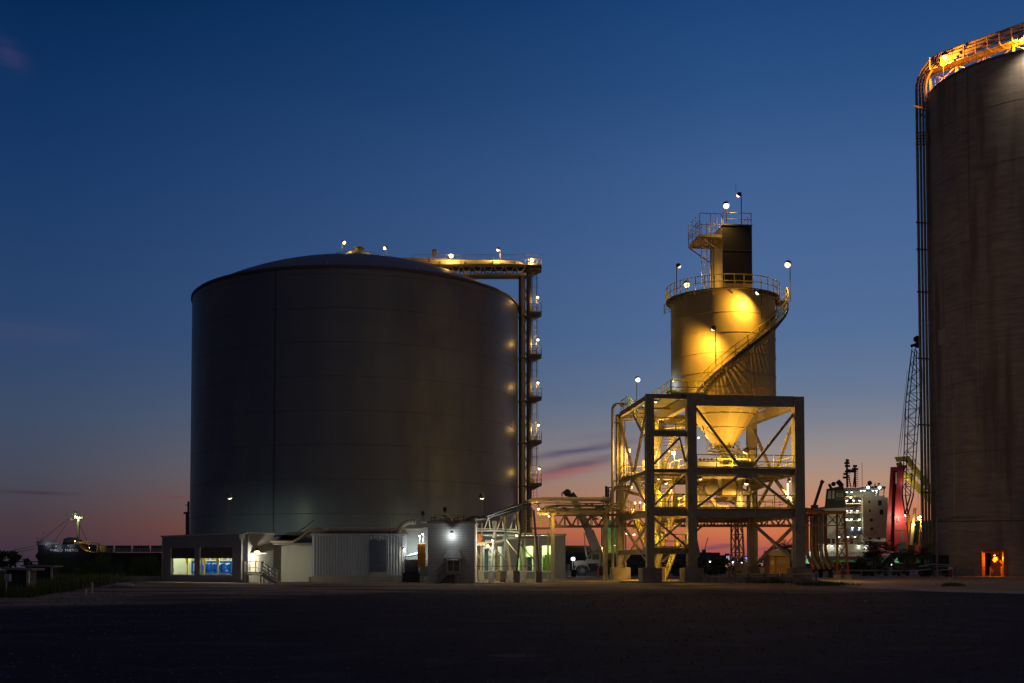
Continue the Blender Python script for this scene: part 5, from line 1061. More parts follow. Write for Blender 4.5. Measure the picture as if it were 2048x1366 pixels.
for i in range(3): x0 = 1610+i*22; mb.bar(W(x0, 1027, DB_-.6), W(x0+22, 1051, DB_-.6), .08, .08); mb.bar(W(x0+22, 1027, DB_-.6), W(x0, 1051, DB_-.6), .08, .08)
mb.build('lattice_leg', M_rust, rk)
for px in (1674, 1696): q = MB(); q.lathe([(.4, 0), (.4, .4), (.02, .4)], (WX(px, DB_-.6), DB_-.6, 0), 14); q.build('footing', M_conc2, rk)
for i, (px, r) in enumerate(((1614, .17), (1623, .16), (1632, .18), (1642, .17), (1651, .16))):
    D = DB_+.2+i*.25; ex_ = 10+i*1.2
    pts = [W(1600, 1018+i*1.2, D), W(px-9, 1017+i*1.2, D), W(px-3, 1020+i, D), W(px, 1030, D), W(px, 1098, D), W(px+2, 1112, D), W(px+ex_*.7, 1124, D), W(px+ex_*1.3, 1136, D-1)]
    MB().tube(pts, r, 12).build('bent_pipe', M_rust if i % 2 == 0 else M_tube, rk)
# kiosk under frame
kk = thing('yellow_kiosk', 'small yellow wooden kiosk with a pale flat roof under the frame', 'kiosk', (WX(1558, 102), 102, 0))
mb = MB(); x0, x1, x2 = WX(1539, 102), WX(1551, 102), WX(1579, 102); z0, z1 = .35, WZ(1112, 102)
mb.box(x0, x2, 102, 104, z0, z1); mb.build('kiosk_wall', mat('kiosk_yellow', (.52, .30, .06), .7, 0, .3, 3), kk)
MB().hexa([(x0-.1, 101.8, z1), (x2+.1, 101.8, z1), (x2+.1, 104.2, z1), (x0-.1, 104.2, z1), (x0-.05, 101.9, z1+.5), (x2-.3, 101.9, z1+.6), (x2-.3, 104, z1+.6), (x0-.05, 104, z1+.5)]).build('kiosk_roof', M_conc2, kk)
MB().box(x0+.12, x0+.4, 101.97, 102, z0+1.0, z1-.4).build('kiosk_notice', M_white, kk)
w_ = MB(); w_.box(x1+.35, x2-.45, 101.97, 102, z0+1.15, z1-.35); w_.build('kiosk_window', mat('window_pale', (.4, .45, .5), .2), kk)
mb = MB()
for k in range(6): mb.box(x1+.05+k*.2, x1+.07+k*.2, 101.975, 102, z0, z0+1.1)
mb.build('plank_line', M_dark, kk)
MB().box(x1-.03, x1+.03, 101.95, 102.0, z0, z1).build('corner_post', M_dark, kk)
bc = thing('beige_post_cabinet', 'narrow beige electrical cabinet on a post right of the kiosk', 'cabinet', (WX(1588, 100), 100, 0)); MB().box(WX(1584, 100), WX(1592, 100), 100, 100.4, 1.7, 2.9).build('cabinet_body', M_beige, bc); MB().box(WX(1586, 100), WX(1590, 100), 100.1, 100.3, 0, 1.7).build('post', M_beige, bc)
# ================================================================== concrete silo at right
CC = (62.15, 129.4); CR = 12.0; CH = 57.9
M_cs = mat('weathered_silo_concrete', (.44, .385, .36), .9, 0, .26, .45, .15, 6, .2, stain=((.27, .215, .19), .4, .50, .10))
cs = thing('concrete_silo', 'giant weathered concrete silo cut off by the right edge of the photo', 'silo', (CC[0], CC[1], 0))
angL = math.atan2(WX(1964, 118)-CC[0], CC[1]-118.4); 
def csx(px): # angle on silo surface seen at pixel px
    th = (px-1024)/F; d = Vector((th, 1)).normalized(); c = Vector(CC); b = d.dot(c); t = b-math.sqrt(max(0, b*b-(c.length_squared-CR*CR))); p = d*t
    return math.atan2(p.x-CC[0], -(p.y-CC[1])), p
aL, pL = csx(1966); aR, pR = csx(2009); zO = WZ(1106, pL.y)
mb = MB(); mb.lathe([(CR, zO), (CR, CH)], CC+(0,), 128); mb.lathe([(CR, 0), (CR, zO)], CC+(0,), 110, aR, aL+2*pi); mb.lathe([(CR, CH), (.1, CH+1.2)], CC+(0,), 64); mb.build('silo_wall', M_cs, cs)
mb = MB()
for z in (6.5, 14, 22, 30.5, 38, 46, 52.5): mb.lathe([(CR+.004, z-.04), (CR+.02, z), (CR+.004, z+.04)], CC+(0,), 128)
mb.lathe([(CR, CH-.25), (CR+.1, CH-.2), (CR+.1, CH+.05), (CR-.2, CH+.05)], CC+(0,), 128); mb.build('pour_line', mat('pour_line_concrete', (.24, .2, .17), .9), cs)
a1, p1 = csx(1883.5); a2, p2 = csx(1898); mb = MB(); mb.lathe([(CR+.05, WZ(691, p1.y)), (CR+.05, WZ(661, p1.y)), (CR-.01, WZ(661, p1.y))], CC+(0,), 4, a1, a2); mb.build('wall_patch', mat('patch_pale', (.5, .47, .44), .8), cs)
a1, p1 = csx(1929); a2, p2 = csx(1941); mb = MB(); mb.lathe([(CR+.06, 0), (CR+.06, WZ(1121, p1.y)), (CR-.01, WZ(1121, p1.y))], CC+(0,), 3, a1, a2); mb.build('side_door', mat('door_pale_old', (.42, .38, .33), .8), cs)
mb = MB()
for a in (aL, aR): mb.bar((CC[0]+(CR+.12)*math.sin(a), CC[1]-(CR+.12)*math.cos(a), 0), (CC[0]+(CR+.12)*math.sin(a), CC[1]-(CR+.12)*math.cos(a), zO+.3), .34, .34)
pa = Vector((CC[0]+(CR+.12)*math.sin(aL), CC[1]-(CR+.12)*math.cos(aL), zO+.16)); pb_ = Vector((CC[0]+(CR+.12)*math.sin(aR), CC[1]-(CR+.12)*math.cos(aR), zO+.16)); mb.bar(pa, pb_, .2, .3)
mb.build('portal_frame', M_orange, cs)
rm_ = MB(); dI = Vector(((CC[0]-pa.x), (CC[1]-pa.y), 0)).normalized(); a = pa+dI*3.4; b = pb_+dI*3.4; rm_.add([(a.x-1, a.y, .02), (b.x+1, b.y, .02), (b.x+1, b.y, 5), (a.x-1, a.y, 5)], [(0, 1, 2, 3)]); rm_.build('inner_wall', M_cs, cs)
pv = thing('silo_valve_gear', 'orange lit valve gear and pipes inside the silo portal', 'machine', tuple((pa+pb_)/2+dI*1.5-Vector((0, 0, zO))))
c = (pa+pb_)/2+dI*1.2; c.z = 0
mb = MB(); mb.tube([c+Vector((-.7, 0, 1.6)), c+Vector((-.2, 0, 1.9)), c+Vector((.3, 0, 1.5)), c+Vector((.8, 0, 1.9))], .22, 10); mb.tube([c+Vector((.15, -.3, .02)), c+Vector((.15, -.3, 1.1))], .16, 10); mb.tube([c+Vector((.5, .2, 1.0)), c+Vector((.5, .2, 2.4))], .1, 8); mb.ball(c+Vector((-.4, 0, 1.9)), .35, 12); mb.build('orange_pipe', M_orange, pv)
mb = MB(); mb.tube([c+Vector((-1.0, .2, .02)), c+Vector((-.95, .2, 1.0)), c+Vector((-.7, .3, .5))], .09, 8); mb.tube([c+Vector((.2, .1, 1.3)), c+Vector((1.0, .1, 1.3))], .06, 8); mb.box(c.x+.55, c.x+1.05, c.y+.2, c.y+.5, 1.4, 1.8); mb.build('valve_body', M_galv, pv)
lamp('orange lamp inside the portal of the concrete silo', 1989, 1110, 118, 190, (0, .1, -1), hue='amber', r=.12, loc=tuple((pa+pb_)/2+dI*.25-Vector((0, 0, .35))), base_z=zO-.1, name='portal_lamp')
for px0, px1, y0, y1 in ((1916, 1917.6, 770, 1128), (1908, 1913, 800, 1060), (1934, 1935, 560, 720), (1893, 1894.2, 700, 900), (1960, 1962, 640, 790)):
    a1, p1 = csx(px0); a2, p2 = csx(px1); MB().lathe([(CR+.006, WZ(y1, p1.y)), (CR+.006, WZ(y0, p1.y))], CC+(0,), 2, a1, a2).build('mineral_streak', mat('streak_pale', (.54, .46, .40), .9), cs)
a1, p1 = csx(1948); a2, p2 = csx(1951.5); MB().lathe([(CR+.006, WZ(640, p1.y)), (CR+.006, WZ(140, p1.y))], CC+(0,), 2, a1, a2).build('rust_streak', mat('streak_dark', (.34, .26, .22), .9), cs)
# pipes up the silo side and over the top
vp = thing('silo_pipe_run', 'four tall pipes climbing the left side of the concrete silo and bending over', 'pipe run', (WX(1852, 131), 131, 0))
P0 = Vector((48.8, 131.2)); dv = Vector((8.2, -9.2)).normalized(); cr_ = Vector((-dv.y, dv.x)); zt = 61.9
pxs = [(1840.5, .17), (1847.2, .15), (1853.4, .15), (1859.2, .14)]
for i, (px, r) in enumerate(pxs):
    D = 131.8-i*.55; x = WX(px, D, 700); rb = 3.4-.35*i; top = zt-.3-i*.48+.8
    o = Vector((x, D)); pts = [Vector((x, D, 0)), Vector((x, D, top-rb))]
    for k in range(1, 9): a = pi/2*k/8; q = o+dv*(rb*(1-math.cos(a))); pts.append(Vector((q.x, q.y, top-rb+rb*math.sin(a))))
    q = o+dv*19; pts.append(Vector((q.x, q.y, top)))
    MB().tube(pts, r, 12).build('riser_pipe', M_beige if 0 else mat('silo_pipe_paint', (.30, .26, .20), .5), vp)
mb = MB()
for py in (447, 500, 585, 718, 850, 985): D = 131; z = WZ(py, D); mb.bar((WX(1839, D), D-.4, z), (WX(1866, D), D-.4, z-.1), .12, .16); mb.cut()
mb.build_each('pipe_clamp', M_dark, vp)
tg = thing('silo_top_truss', 'steel truss gallery lit orange along the top rim of the concrete silo', 'truss', (P0.x, P0.y, CH))
mb = MB(); A_ = P0+dv*1.5; 
for off in (.9,):
    a = A_+cr_*off; b = a+dv*20; za, zb2 = zt-1.55, CH+.5
    mb.bar((a.x, a.y, za), (b.x, b.y, za), .16, .3); mb.bar((a.x, a.y, zb2), (b.x, b.y, zb2), .14, .14)
    for k in range(6):
        p = a+dv*(20*k/6); q = a+dv*(20*(k+1)/6); mb.bar((p.x, p.y, za), (p.x, p.y, CH-.3), .26, .26); mb.bar((p.x, p.y, za), (q.x, q.y, zb2), .1, .1); mb.bar((q.x, q.y, za), (p.x, p.y, zb2), .08, .08)
a = A_-dv*1.0; mb.bar((a.x, a.y, CH-2.2), (a.x+cr_.x*2, a.y+cr_.y*2, CH-2.2), .14, .2); mb.bar((a.x-.6, a.y, CH-1.3), (a.x+2.4, a.y-1.0, CH-2.6), .16, .2)
mb.build('truss_frame', M_steel, tg)
wk = MB(); a = A_+cr_*.35; b = a+dv*20; wk.bar((a.x, a.y, zt-1.45), (b.x, b.y, zt-1.45), 1.3, .1); wk.build('walkway', M_steel, tg)
for k in range(14):
    a = A_+dv*(.7+k*1.4); q = MB(); q.bar((a.x-cr_.x*.5, a.y-cr_.y*.5, zt-.1), (a.x-cr_.x*.5, a.y-cr_.y*.5, zt-1.5), .12, .12); q.bar((a.x-cr_.x*.5, a.y-cr_.y*.5, zt-1.5), (a.x+cr_.x*1.1, a.y+cr_.y*1.1, zt-1.5), .12, .12); q.build('pipe_hanger', M_steel, tg)
rm = MB(); rail_mb(rm, arc(CC, CR-.15, math.radians(-110), math.radians(30), CH+.05, CH+.05, 30), 1.0, .025, step=2.2, toe=False); rm.build('rim_railing', M_steel, cs)
# coiled cable cluster below the bend
mb = MB()
for k in range(5): z = 53.2-k*.35; mb.bar((48.6, 130.6, z), (50.2, 129.9, z-.2), .12, .14); mb.cut()
mb.build_each('pipe_bracket', M_rust, vp)
lamp('orange sodium floodlight on a post at the left rim of the concrete silo', 1890, 112, 127.3, 2700, (.0, -.12, -1), base_z=CH+.1, hue='amber', r=.36, pole_r=.05, offs=.12)
lamp('orange sodium floodlight under the top truss at the right edge of the photo', 2041, 78, 121.6, 1400, (.2, .12, -1), base_z=CH+.1, hue='amber', r=.22, pole_r=.05, offs=.1)
hp_ = csx(2046)[1]; lamp('floodlight on the silo rim at the right edge aimed down at the wall', 2052, 100, hp_.y-1.6, 1150, (.05, .35, -1), loc=(hp_.x+1.3, hp_.y-2.6, CH+.6), base_z=CH-.4, hue='cream', r=.3, pole_r=.05, offs=.1, spot=125)
lp2 = thing('low_pipe_portal', 'dark pipe rising from the ground and running level along the base of the concrete silo', 'pipe', tuple(W(1873, 1150, 117)))
MB().tube([Vector((WX(1873.5, 117), 117, 0)), W(1873.5, 1038, 117), W(1875, 1035, 117), W(1880, 1033.5, 117), W(2090, 1033.5, 112)], .12, 8).build('pipe', M_tube, lp2)
MB().tube([W(1873, 1043, 117.2), W(2090, 1041, 112)], .06, 6).build('cable', M_dark, lp2)
# fence line by silo
fn = thing('wire_fence', 'wire fence on thin posts in front of the concrete silo base', 'fence', tuple(W(1940, 1150, 112)))
fpx = [1866, 1910, 1945, 1975, 2015, 2048, 2085]
mb = MB()
for px in fpx: mb.tube([Vector((WX(px, 112), 112, 0)), Vector((WX(px, 112), 112, 1.15))], .03, 5); mb.cut()
mb.build_each('post', M_dark, fn)
mb = MB()
for z in (.35, .75): mb.tube([Vector((WX(fpx[0], 112), 112, z)), Vector((WX(fpx[-1], 112), 112, z))], .012, 4)
mb.tube([Vector((WX(fpx[0], 112), 112, 1.13)), Vector((WX(fpx[-1], 112), 112, .9))], .03, 5)
mb.build('wire', M_galv, fn)
# red white marker post
x, y = gp(1901.5, 1171); rw = thing('marker_post', 'red and white banded marker post at the edge of the dirt by the silo', 'post', (x, y, 0))
MB().lathe([(.09, 0), (.09, .55), (.02, .55)], (x, y, 0), 12).build('white_band', M_white, rw); MB().lathe([(.092, .55), (.092, 1.12)], (x, y, 0), 12).build('red_band', mat('band_red', (.35, .02, .02), .5), rw); MB().lathe([(.15, 1.12), (.15, 1.26), (.02, 1.28)], (x, y, 0), 12).build('white_cap', M_white, rw)
# flatbed trailer
ft = thing('parked_flatbed', 'dark flatbed trailer with pale edge rails parked left of the concrete silo base', 'trailer', (WX(1870, 118), 118, 0))
mb = MB(); mb.bar(W(1838, 1133, 118), W(1868, 1128, 118), .14, .12); mb.bar(W(1868, 1128, 118), W(1905, 1131, 118), .14, .12); mb.bar(W(1836, 1141, 117.6), W(1862, 1138, 117.6), .12, .1); mb.bar(W(1880, 1139, 117.6), W(1905, 1139.5, 117.6), .12, .1); mb.build('edge_rail', M_galv, ft)
mb = MB(); mb.box(WX(1840, 118.5), WX(1902, 118.5), 118.2, 120.4, .75, 1.05); mb.box(WX(1866, 119), WX(1898, 119), 119, 120.3, 1.05, WZ(1110, 119)); mb.build('trailer_body', M_black, ft)
for px in (1845, 1856, 1893): MB().tube([(WX(px, 118.2), 118.1, .45), (WX(px, 118.2), 118.45, .45)], .42, 16).build('wheel', M_rubber, ft)
# ================================================================== long fence pipe and yard clutter right
fp = thing('roadside_guard_pipe', 'low white guard pipe on posts along the far side of the yard', 'guard rail', tuple(W(1740, 1148, 121)))
MB().tube([W(1640, 1141, 121), W(1832, 1141.5, 121)], .07, 6).build('rail', M_conc2, fp)
mb = MB()
for px in range(1645, 1832, 26): mb.tube([Vector((WX(px, 121), 121, 0)), W(px, 1141, 121)], .05, 5); mb.cut()
mb.build_each('post', M_conc2, fp)
for px0, px1, py0, D, m, lab in ((1694, 1722, 1124, 135, 'dark_box_paint', 'dark closed container left of the shrub beyond the guard pipe'), (1726, 1748, 1120, 136, 'dark_box_paint', 'dark generator box with a small white sign beyond the guard pipe'), (1752, 1762, 1121, 134, 'pale_box', 'narrow pale box right of the generator with the white sign')):
    t = thing('site_container', lab, 'container', (WX(px0, D), D, 0)); M_ = mat(m, (.06, .055, .055) if m[0] == 'd' else (.3, .31, .26), .7)
    x0, x1, z1 = WX(px0, D), WX(px1, D), WZ(py0, D); mb = MB(); mb.box(x0, x1, D, D+2.4, .1, z1); mb.build('container_body', M_, t)
    mb = MB()
    for k in range(7): xx_ = x0+(x1-x0)*(k+.5)/7; mb.box(xx_-.03, xx_+.03, D-.05, D-.002, .2, z1-.1)
    mb.build('corrugation', M_, t)
    if px0 == 1726: MB().box(x0+.35, x0+.95, D-.09, D-.055, z1-.65, z1-.2).build('white_sign', M_white, t)
# ================================================================== vegetation
def palm(label, px, py, D, n=26, L=1.5, trunk=True, grp=None):
    c = W(px, py, D); t = thing('palm_tree', label, 'palm', (c.x, c.y, 0), grp)
    if trunk:
        mb = MB(); pts = [Vector((c.x+.12*math.sin(k*.9), c.y, c.z*k/6)) for k in range(7)]; mb.tube(pts, .2, 10, r1=.13)
        for k in range(14): mb.lathe([(.2, c.z*k/14), (.25, c.z*(k+.5)/14), (.2, c.z*(k+.6)/14)], (c.x, c.y, 0), 8)
        mb.build('trunk', M_bark, t)
    mb = MB()
    for i in range(n):
        a = 2*pi*i/n+R.uniform(-.2, .2); el = R.uniform(-.2, 1.3); l = L*R.uniform(.75, 1.15); prev = Vector(c); d = Vector((math.cos(a)*math.cos(el), math.sin(a)*math.cos(el), math.sin(el)))
        side = d.cross(Vector((0, 0, 1))).normalized()
        for k in range(7):
            nx = prev+d*l/7; d = (d+Vector((0, 0, -.22))).normalized(); mb.bar(prev, nx, .03, .03)
            for s_ in (-1, 1):
                w = .42*l*math.sin(pi*(k+1)/8.5)
                for u in (0, .5): q = prev.lerp(nx, u); e_ = q+side*s_*w*.8+d*w*.45-Vector((0, 0, w*.25)); mb.add([q, q+d*.05*l, e_], [(0, 1, 2)])
            prev = nx
    mb.build('crown', M_palm, t); return t
palm('palm with a wide dark crown in front of the red crane tower', 1786, 1112, 128, 30, 1.9, grp='palms by the dock')
palm('slim palm with a bare trunk right of the red crane tower foot', 1814, 1110, 127, 24, 1.5, grp='palms by the dock')
palm('palm partly hidden by the tall pipes of the concrete silo', 1845, 1112, 128, 26, 1.8, grp='palms by the dock')
palm('dark palm crown behind the yellow kiosk', 1571, 1100, 125, 34, 2.0, grp='palms by the dock')
palm('low bushy palm at the foot of the rusty pipe rack', 1660, 1130, 112, 26, 1.3, grp='palms by the dock')
palm('low palm between the bent pipes and the rack leg', 1640, 1134, 113, 24, 1.1, grp='palms by the dock')
def shrub(name, label, cat, c, rx, rz, n, leaf=.16, m=M_leaf, stem=True):
    c = Vector(c); t = thing(name, label, cat, (c.x, c.y, 0)); mb = MB()
    cl = [(c+Vector((R.uniform(-rx, rx), R.uniform(-rx, rx)*.6, R.uniform(-rz, rz))), R.uniform(.25, .5)*min(rx, rz)) for _ in range(16)]
    for i in range(n):
        q, r = cl[R.randrange(len(cl))]; d = Vector((R.gauss(0, 1), R.gauss(0, 1), R.gauss(0, .8))); p = q+d*r*.6; s = leaf*R.uniform(.6, 1.3)
        u = Vector((R.gauss(0, 1), R.gauss(0, 1), R.gauss(0, 1))).normalized(); v = u.orthogonal().normalized(); mb.add([p-u*s, p+v*s*.5, p+u*s, p-v*s*.5], [(0, 1, 2, 3)])
    mb.build('crown', m, t)
    if stem:
        mb = MB()
        for k in range(5): a = cl[k][0]; mb.tube([Vector((c.x, c.y, 0)), Vector((c.x, c.y, c.z*.4)).lerp(a, .3), a], .07, 6, r1=.02)
        mb.build('trunk', M_bark, t)
    return t
shrub('broadleaf_tree', 'dark leafy small tree in front of the white ship superstructure', 'tree', W(1746, 1108, 126), 1.7, 1.2, 1500, .17)
shrub('broadleaf_tree', 'dark spreading tree at the far left edge behind the sheds', 'tree', W(22, 1118, 105), 1.9, .7, 1600, .15)
shrub('bush', 'dark bush between the front pedestals of the hopper frame', 'bush', W(1262, 1137, 122), 2.4, .8, 1400, .2, stem=False)
for i, (px, py, D, rx, rz, lab) in enumerate(((1425, 1134, 130, 2.0, .8, 'dark bush just right of the front middle column'), (1450, 1136, 132, 1.8, .6, 'dark bush left of the lattice trestle'), (1345, 1134, 122, 2.2, .9, 'dark bush behind the lowest stair flight'), (1410, 1137, 128, 1.2, .5, 'low bush against the front middle pedestal'), (1525, 1136, 134, 1.5, .5, 'low bush left of the kiosk'))):
    shrub('bush', lab, 'bush', W(px, py, D), rx, rz, 1000, .2, stem=False)
for px, D, r_, h_, lab in ((1765, 125, .7, 1.0, 'low shrub under the wide palm'), (1800, 124, .7, .8, 'low shrub between the two right palms'), (1735, 123, .6, .6, 'low shrub beside the generator box')):
    shrub('bush', lab, 'bush', (WX(px, D), D, h_*.6), r_, h_*.5, 420, .14, stem=False)
# ================================================================== dark sheds at left
def dshed(label, px0, px1, py0, py1, D):
    x0, x1, z1 = WX(px0, D), WX(px1, D), WZ(py0, D); t = thing('dark_shed', label, 'shed', (x0, D, 0), 'dark sheds at the left edge')
    MB().box(x0+.2, x1-.35, D, D+1.1, 0, z1).build('shed_wall', M_black, t)
    MB().hexa([(x0, D-.3, z1), (x1, D-.3, z1-.05), (x1, D+1.3, z1-.05), (x0, D+1.3, z1), (x0, D-.3, z1+.1), (x1, D-.3, z1+.06), (x1, D+1.3, z1+.06), (x0, D+1.3, z1+.1)]).build('flat_roof', mat('shed_roof_grey', (.25, .25, .27), .7), t)
    MB().box(x1-.3, x1-.18, D-.2, D-.08, 0, z1-.05).build('corner_post', M_galv, t)
dshed('nearer dark shed with a pale flat roof edge at the left edge', 8, 69, 1139, 1190, 56)
dshed('farther dark shed with a pale flat roof edge, right of the nearer one', 45, 112, 1133, 1165, 82)
mp = thing('meter_post', 'grey meter box on a thin post in front of the nearer dark shed', 'box', (WX(13, 52), 52, 0)); MB().box(WX(11, 52), WX(22, 52), 51.9, 52.1, WZ(1163, 52), WZ(1148, 52)).build('meter_box', mat('meter_grey', (.35, .35, .38), .5), mp, bevel=.01); MB().tube([(WX(13.5, 52), 52, 0), (WX(13.5, 52), 52, WZ(1163, 52))], .035, 6).build('post', M_galv, mp)
for px, py0, py1, lab in ((184.5, 1187, 1164, 'taller white marker post on the gravel at left'), (172, 1190, 1178, 'short pale marker post left of the taller one')):
    x, y = gp(px, py1+23 if py1 == 1164 else 1190); z = WZ(py1, y); mb = MB(); mb.lathe([(.05, 0), (.05, z-.02), (.02, z)], (x, y, 0), 8); tag(mb.build('marker_post', M_white), lab, 'post', 'white marker posts on the gravel')
b_ = MB(); a = gp(232, 1176); b = gp(258, 1172); 
for k in range(6): t = k/5; mb = None
rb2 = MB(); n = 8; cx_, cy_ = gp(246, 1174); rb2.ball((cx_, cy_, .08), .75, 9, .22); tag(rb2.build('stone', M_conc2), 'flat pale rock at the end of the weeds left of the pump house', 'stone')
kb = MB(); kb.box(WX(250, 92.5), WX(322, 92.5), 92.3, 92.8, 0, .38); tag(kb.build('kerb_wall', M_conc), 'low concrete kerb wall joining the left end of the pump house', 'wall')
# ================================================================== ship at left
M_hull = mat('dark_hull_paint', (.012, .011, .022), .6, 0, .2, .1)
M_deckg = mat('deck_green_grey', (.09, .10, .10), .7, 0, .2, .2)
DL = 255.0
s1_ = thing('bulk_carrier', 'dark hulled bulk carrier with MARO MARO on its bow behind the weeds at left', 'ship', (WX(200, DL), DL, 0))
top = [(73, 1104), (71, 1089), (112, 1088), (150, 1083), (158, 1093), (168, 1100), (178, 1104), (200, 1105.5), (380, 1105.5)]
prof = [WX(px, DL)*1.0 for px, py in top]
def hull_pts(off): return [(W(px, py, DL).x, W(px, py, DL).z) for px, py in off]
poly = hull_pts([(70, 1112), (76, 1121), (76, 1139), (420, 1139), (420, 1105.5), (200, 1105.5), (185, 1104.5), (172, 1102), (163, 1096.5), (155, 1088), (75, 1090), (76, 1104)])
MB().prism(poly, 1, DL, DL+16).build('hull', M_hull, s1_)
MB().prism(hull_pts([(64, 1109), (70, 1108), (74, 1114), (72, 1119)]), 1, DL+2, DL+4).build('anchor', mat('anchor_rust', (.2, .03, .02), .7), s1_)
MB().prism(hull_pts([(73, 1090), (73, 1082), (106, 1081), (116, 1088)]), 1, DL+.0, DL+.4).build('bulwark', mat('bulwark_grey', (.16, .16, .17), .6), s1_)
MB().prism(hull_pts([(121, 1089), (124, 1077), (135, 1074), (148, 1080), (153, 1085), (155, 1090)]), 1, DL+1, DL+5).build('windlass_housing', M_hull, s1_)
mb = MB(); mb.box(WX(143, DL), WX(147, DL), DL+3, DL+3.5, WZ(1080, DL), WZ(1036, DL)); mb.box(WX(138, DL), WX(155, DL), DL+3, DL+3.3, WZ(1036, DL), WZ(1033, DL)); mb.box(WX(137.5, DL), WX(140.5, DL), DL+3, DL+3.4, WZ(1034, DL), WZ(1021, DL))
mb.bar(W(136, 1030, DL+3), W(144, 1040, DL+3), .25, .25); mb.bar(W(133, 1030, DL+3), W(146, 1029, DL+3), .15, .15)
mb.build('foremast', mat('mast_green_cream', (.42, .45, .25), .6), s1_)
mb = MB(); mb.bar(W(88, 1083, DL), W(88, 1065, DL), .16, .16); mb.bar(W(74, 1077, DL), W(88, 1079, DL), .1, .1); mb.bar(W(75, 1083, DL), W(75, 1076, DL), .1, .1); mb.build('jackstaff', M_galv, s1_)
mb = MB(); mb.hexa([W(158, 1086, DL+1), W(197, 1086, DL+1), W(197, 1086, DL+10), W(158, 1086, DL+10), W(156, 1083, DL+1), W(172, 1082, DL+1), W(172, 1082, DL+10), W(156, 1083, DL+10)])
for k in range(9): mb.bar(W(158+k*4.6, 1088, DL), W(158+k*4.6, 1083, DL), .07, .07)
mb.bar(W(158, 1083, DL), W(197, 1087, DL), .08, .08); mb.box(WX(190, DL), WX(193, DL), DL+1, DL+2, WZ(1104, DL), WZ(1087, DL)); mb.build('forecastle_deck', mat('deck_cream', (.4, .36, .2), .7), s1_)
for k in range(4): x0 = 194+k*36; MB().hexa([W(x0, 1104, DL+3), W(x0+33, 1104, DL+3), W(x0+33, 1104, DL+12), W(x0, 1104, DL+12), W(x0, 1091, DL+3), W(x0+33, 1091, DL+3), W(x0+33, 1091, DL+12), W(x0, 1091, DL+12)]).build('hatch_cover', M_deckg, s1_)
mb = MB()
for k in range(26): mb.bar(W(195+k*5, 1105.5, DL+.5), W(195+k*5, 1099, DL+.5), .18, .12)
mb.bar(W(190, 1097.5, DL+.5), W(330, 1097.5, DL+.5), .12, .12); mb.build('deck_railing', M_galv, s1_)
mb = MB(); mb.tube([W(139, 1036, DL+2), W(75, 1086, DL+1)], .05, 4); mb.tube([W(141, 1036, DL+2), W(110, 1082, DL+1)], .05, 4); mb.tube([W(152, 1034, DL+2), W(178, 1090, DL+2)], .05, 4); mb.build('stay_wire', M_dark, s1_)
mb = MB(); mb.tube([W(74, 1090, DL-.5), W(50, 1096, 200), W(-20, 1110, 130)], .06, 4); mb.tube([W(76, 1096, DL-.5), W(50, 1101, 200), W(-20, 1113, 135)], .06, 4); tag(mb.build('mooring_rope', M_dark), 'mooring ropes slanting down left from the bow of the dark carrier', 'rope')
# name on bow
def text(name, s_, px, py, D, hpx, m, parent, wpx=None, rot=0):
    cu = bpy.data.curves.new(name, 'FONT'); cu.body = s_; cu.size = 1; cu.extrude = .01
    o = bpy.data.objects.new(name, cu); COL.objects.link(o)
    bpy.context.view_layer.update(); dg = bpy.context.evaluated_depsgraph_get(); me = bpy.data.meshes.new_from_object(o.evaluated_get(dg)); bpy.data.objects.remove(o)
    xs = [v.co.x for v in me.vertices]; ys = [v.co.y for v in me.vertices]; w0, h0 = max(xs)-min(xs), max(ys)-min(ys); x_, y_ = min(xs), min(ys)
    hs = hpx*D/F/h0; ws = (wpx*D/F/w0) if wpx else hs; p = W(px, py, D)
    off = Vector((0, 0, 0)); q = parent
    while q: off += q.location; q = q.parent
    for v in me.vertices:
        X_, Y_, Z_ = v.co; v.co = Vector((p.x+(X_-x_)*ws, D+Z_, p.z+(Y_-y_)*hs+rot*(X_-x_)*ws))-off
    me.materials.clear(); me.materials.append(m); o = bpy.data.objects.new(name, me); COL.objects.link(o); o.parent = parent; return o
text('ship_name', 'MARO', 101, 1103.2, DL-.06, 5.2, mat('name_white', (.85, .85, .88), .6), s1_, 24, .0)
text('ship_name', 'MARO', 130, 1103.2, DL-.06, 5.2, mat('name_white', (.85, .85, .88), .6), s1_, 26, .0)
G5 = 'deck lamps of the ship with the dark bow'
for px, py, w, r, lab in ((150, 1031.5, 55, .2, 'left floodlight of the pair on the foremast of the dark carrier'), (154, 1032.5, 80, .2, 'right floodlight of the pair on the foremast of the dark carrier')): lamp(lab, px, py, DL+2.4, w, (.2, -.1, -1), base_z=WZ(1036, DL), hue='green', r=r, group=G5)
for px, py, t_ in ((91, 1090, 'left'), (112, 1092, 'middle'), (136, 1091, 'right')): lamp('tiny %s lamp hanging over the bow lettering of the dark carrier' % t_, px, py, DL-1.0, 32, (0, .35, -1), base_z=WZ(py-2, DL), hue='cool', r=.06, group=G5, offs=.05, pole_r=.03)  # middle and right lamps are added to light the lettering
lamp('tiny lamp on the dark carrier windlass housing', 149.5, 1082, DL+.4, 40, (.4, -.4, -.5), base_z=WZ(1086, DL), r=.13, group=G5)
lamp('orange lamp beneath the forecastle deck edge of the dark carrier', 179, 1094, DL+.6, 260, (-.2, .3, -.6), base_z=WZ(1098, DL), hue='yellow', r=.2, group=G5)
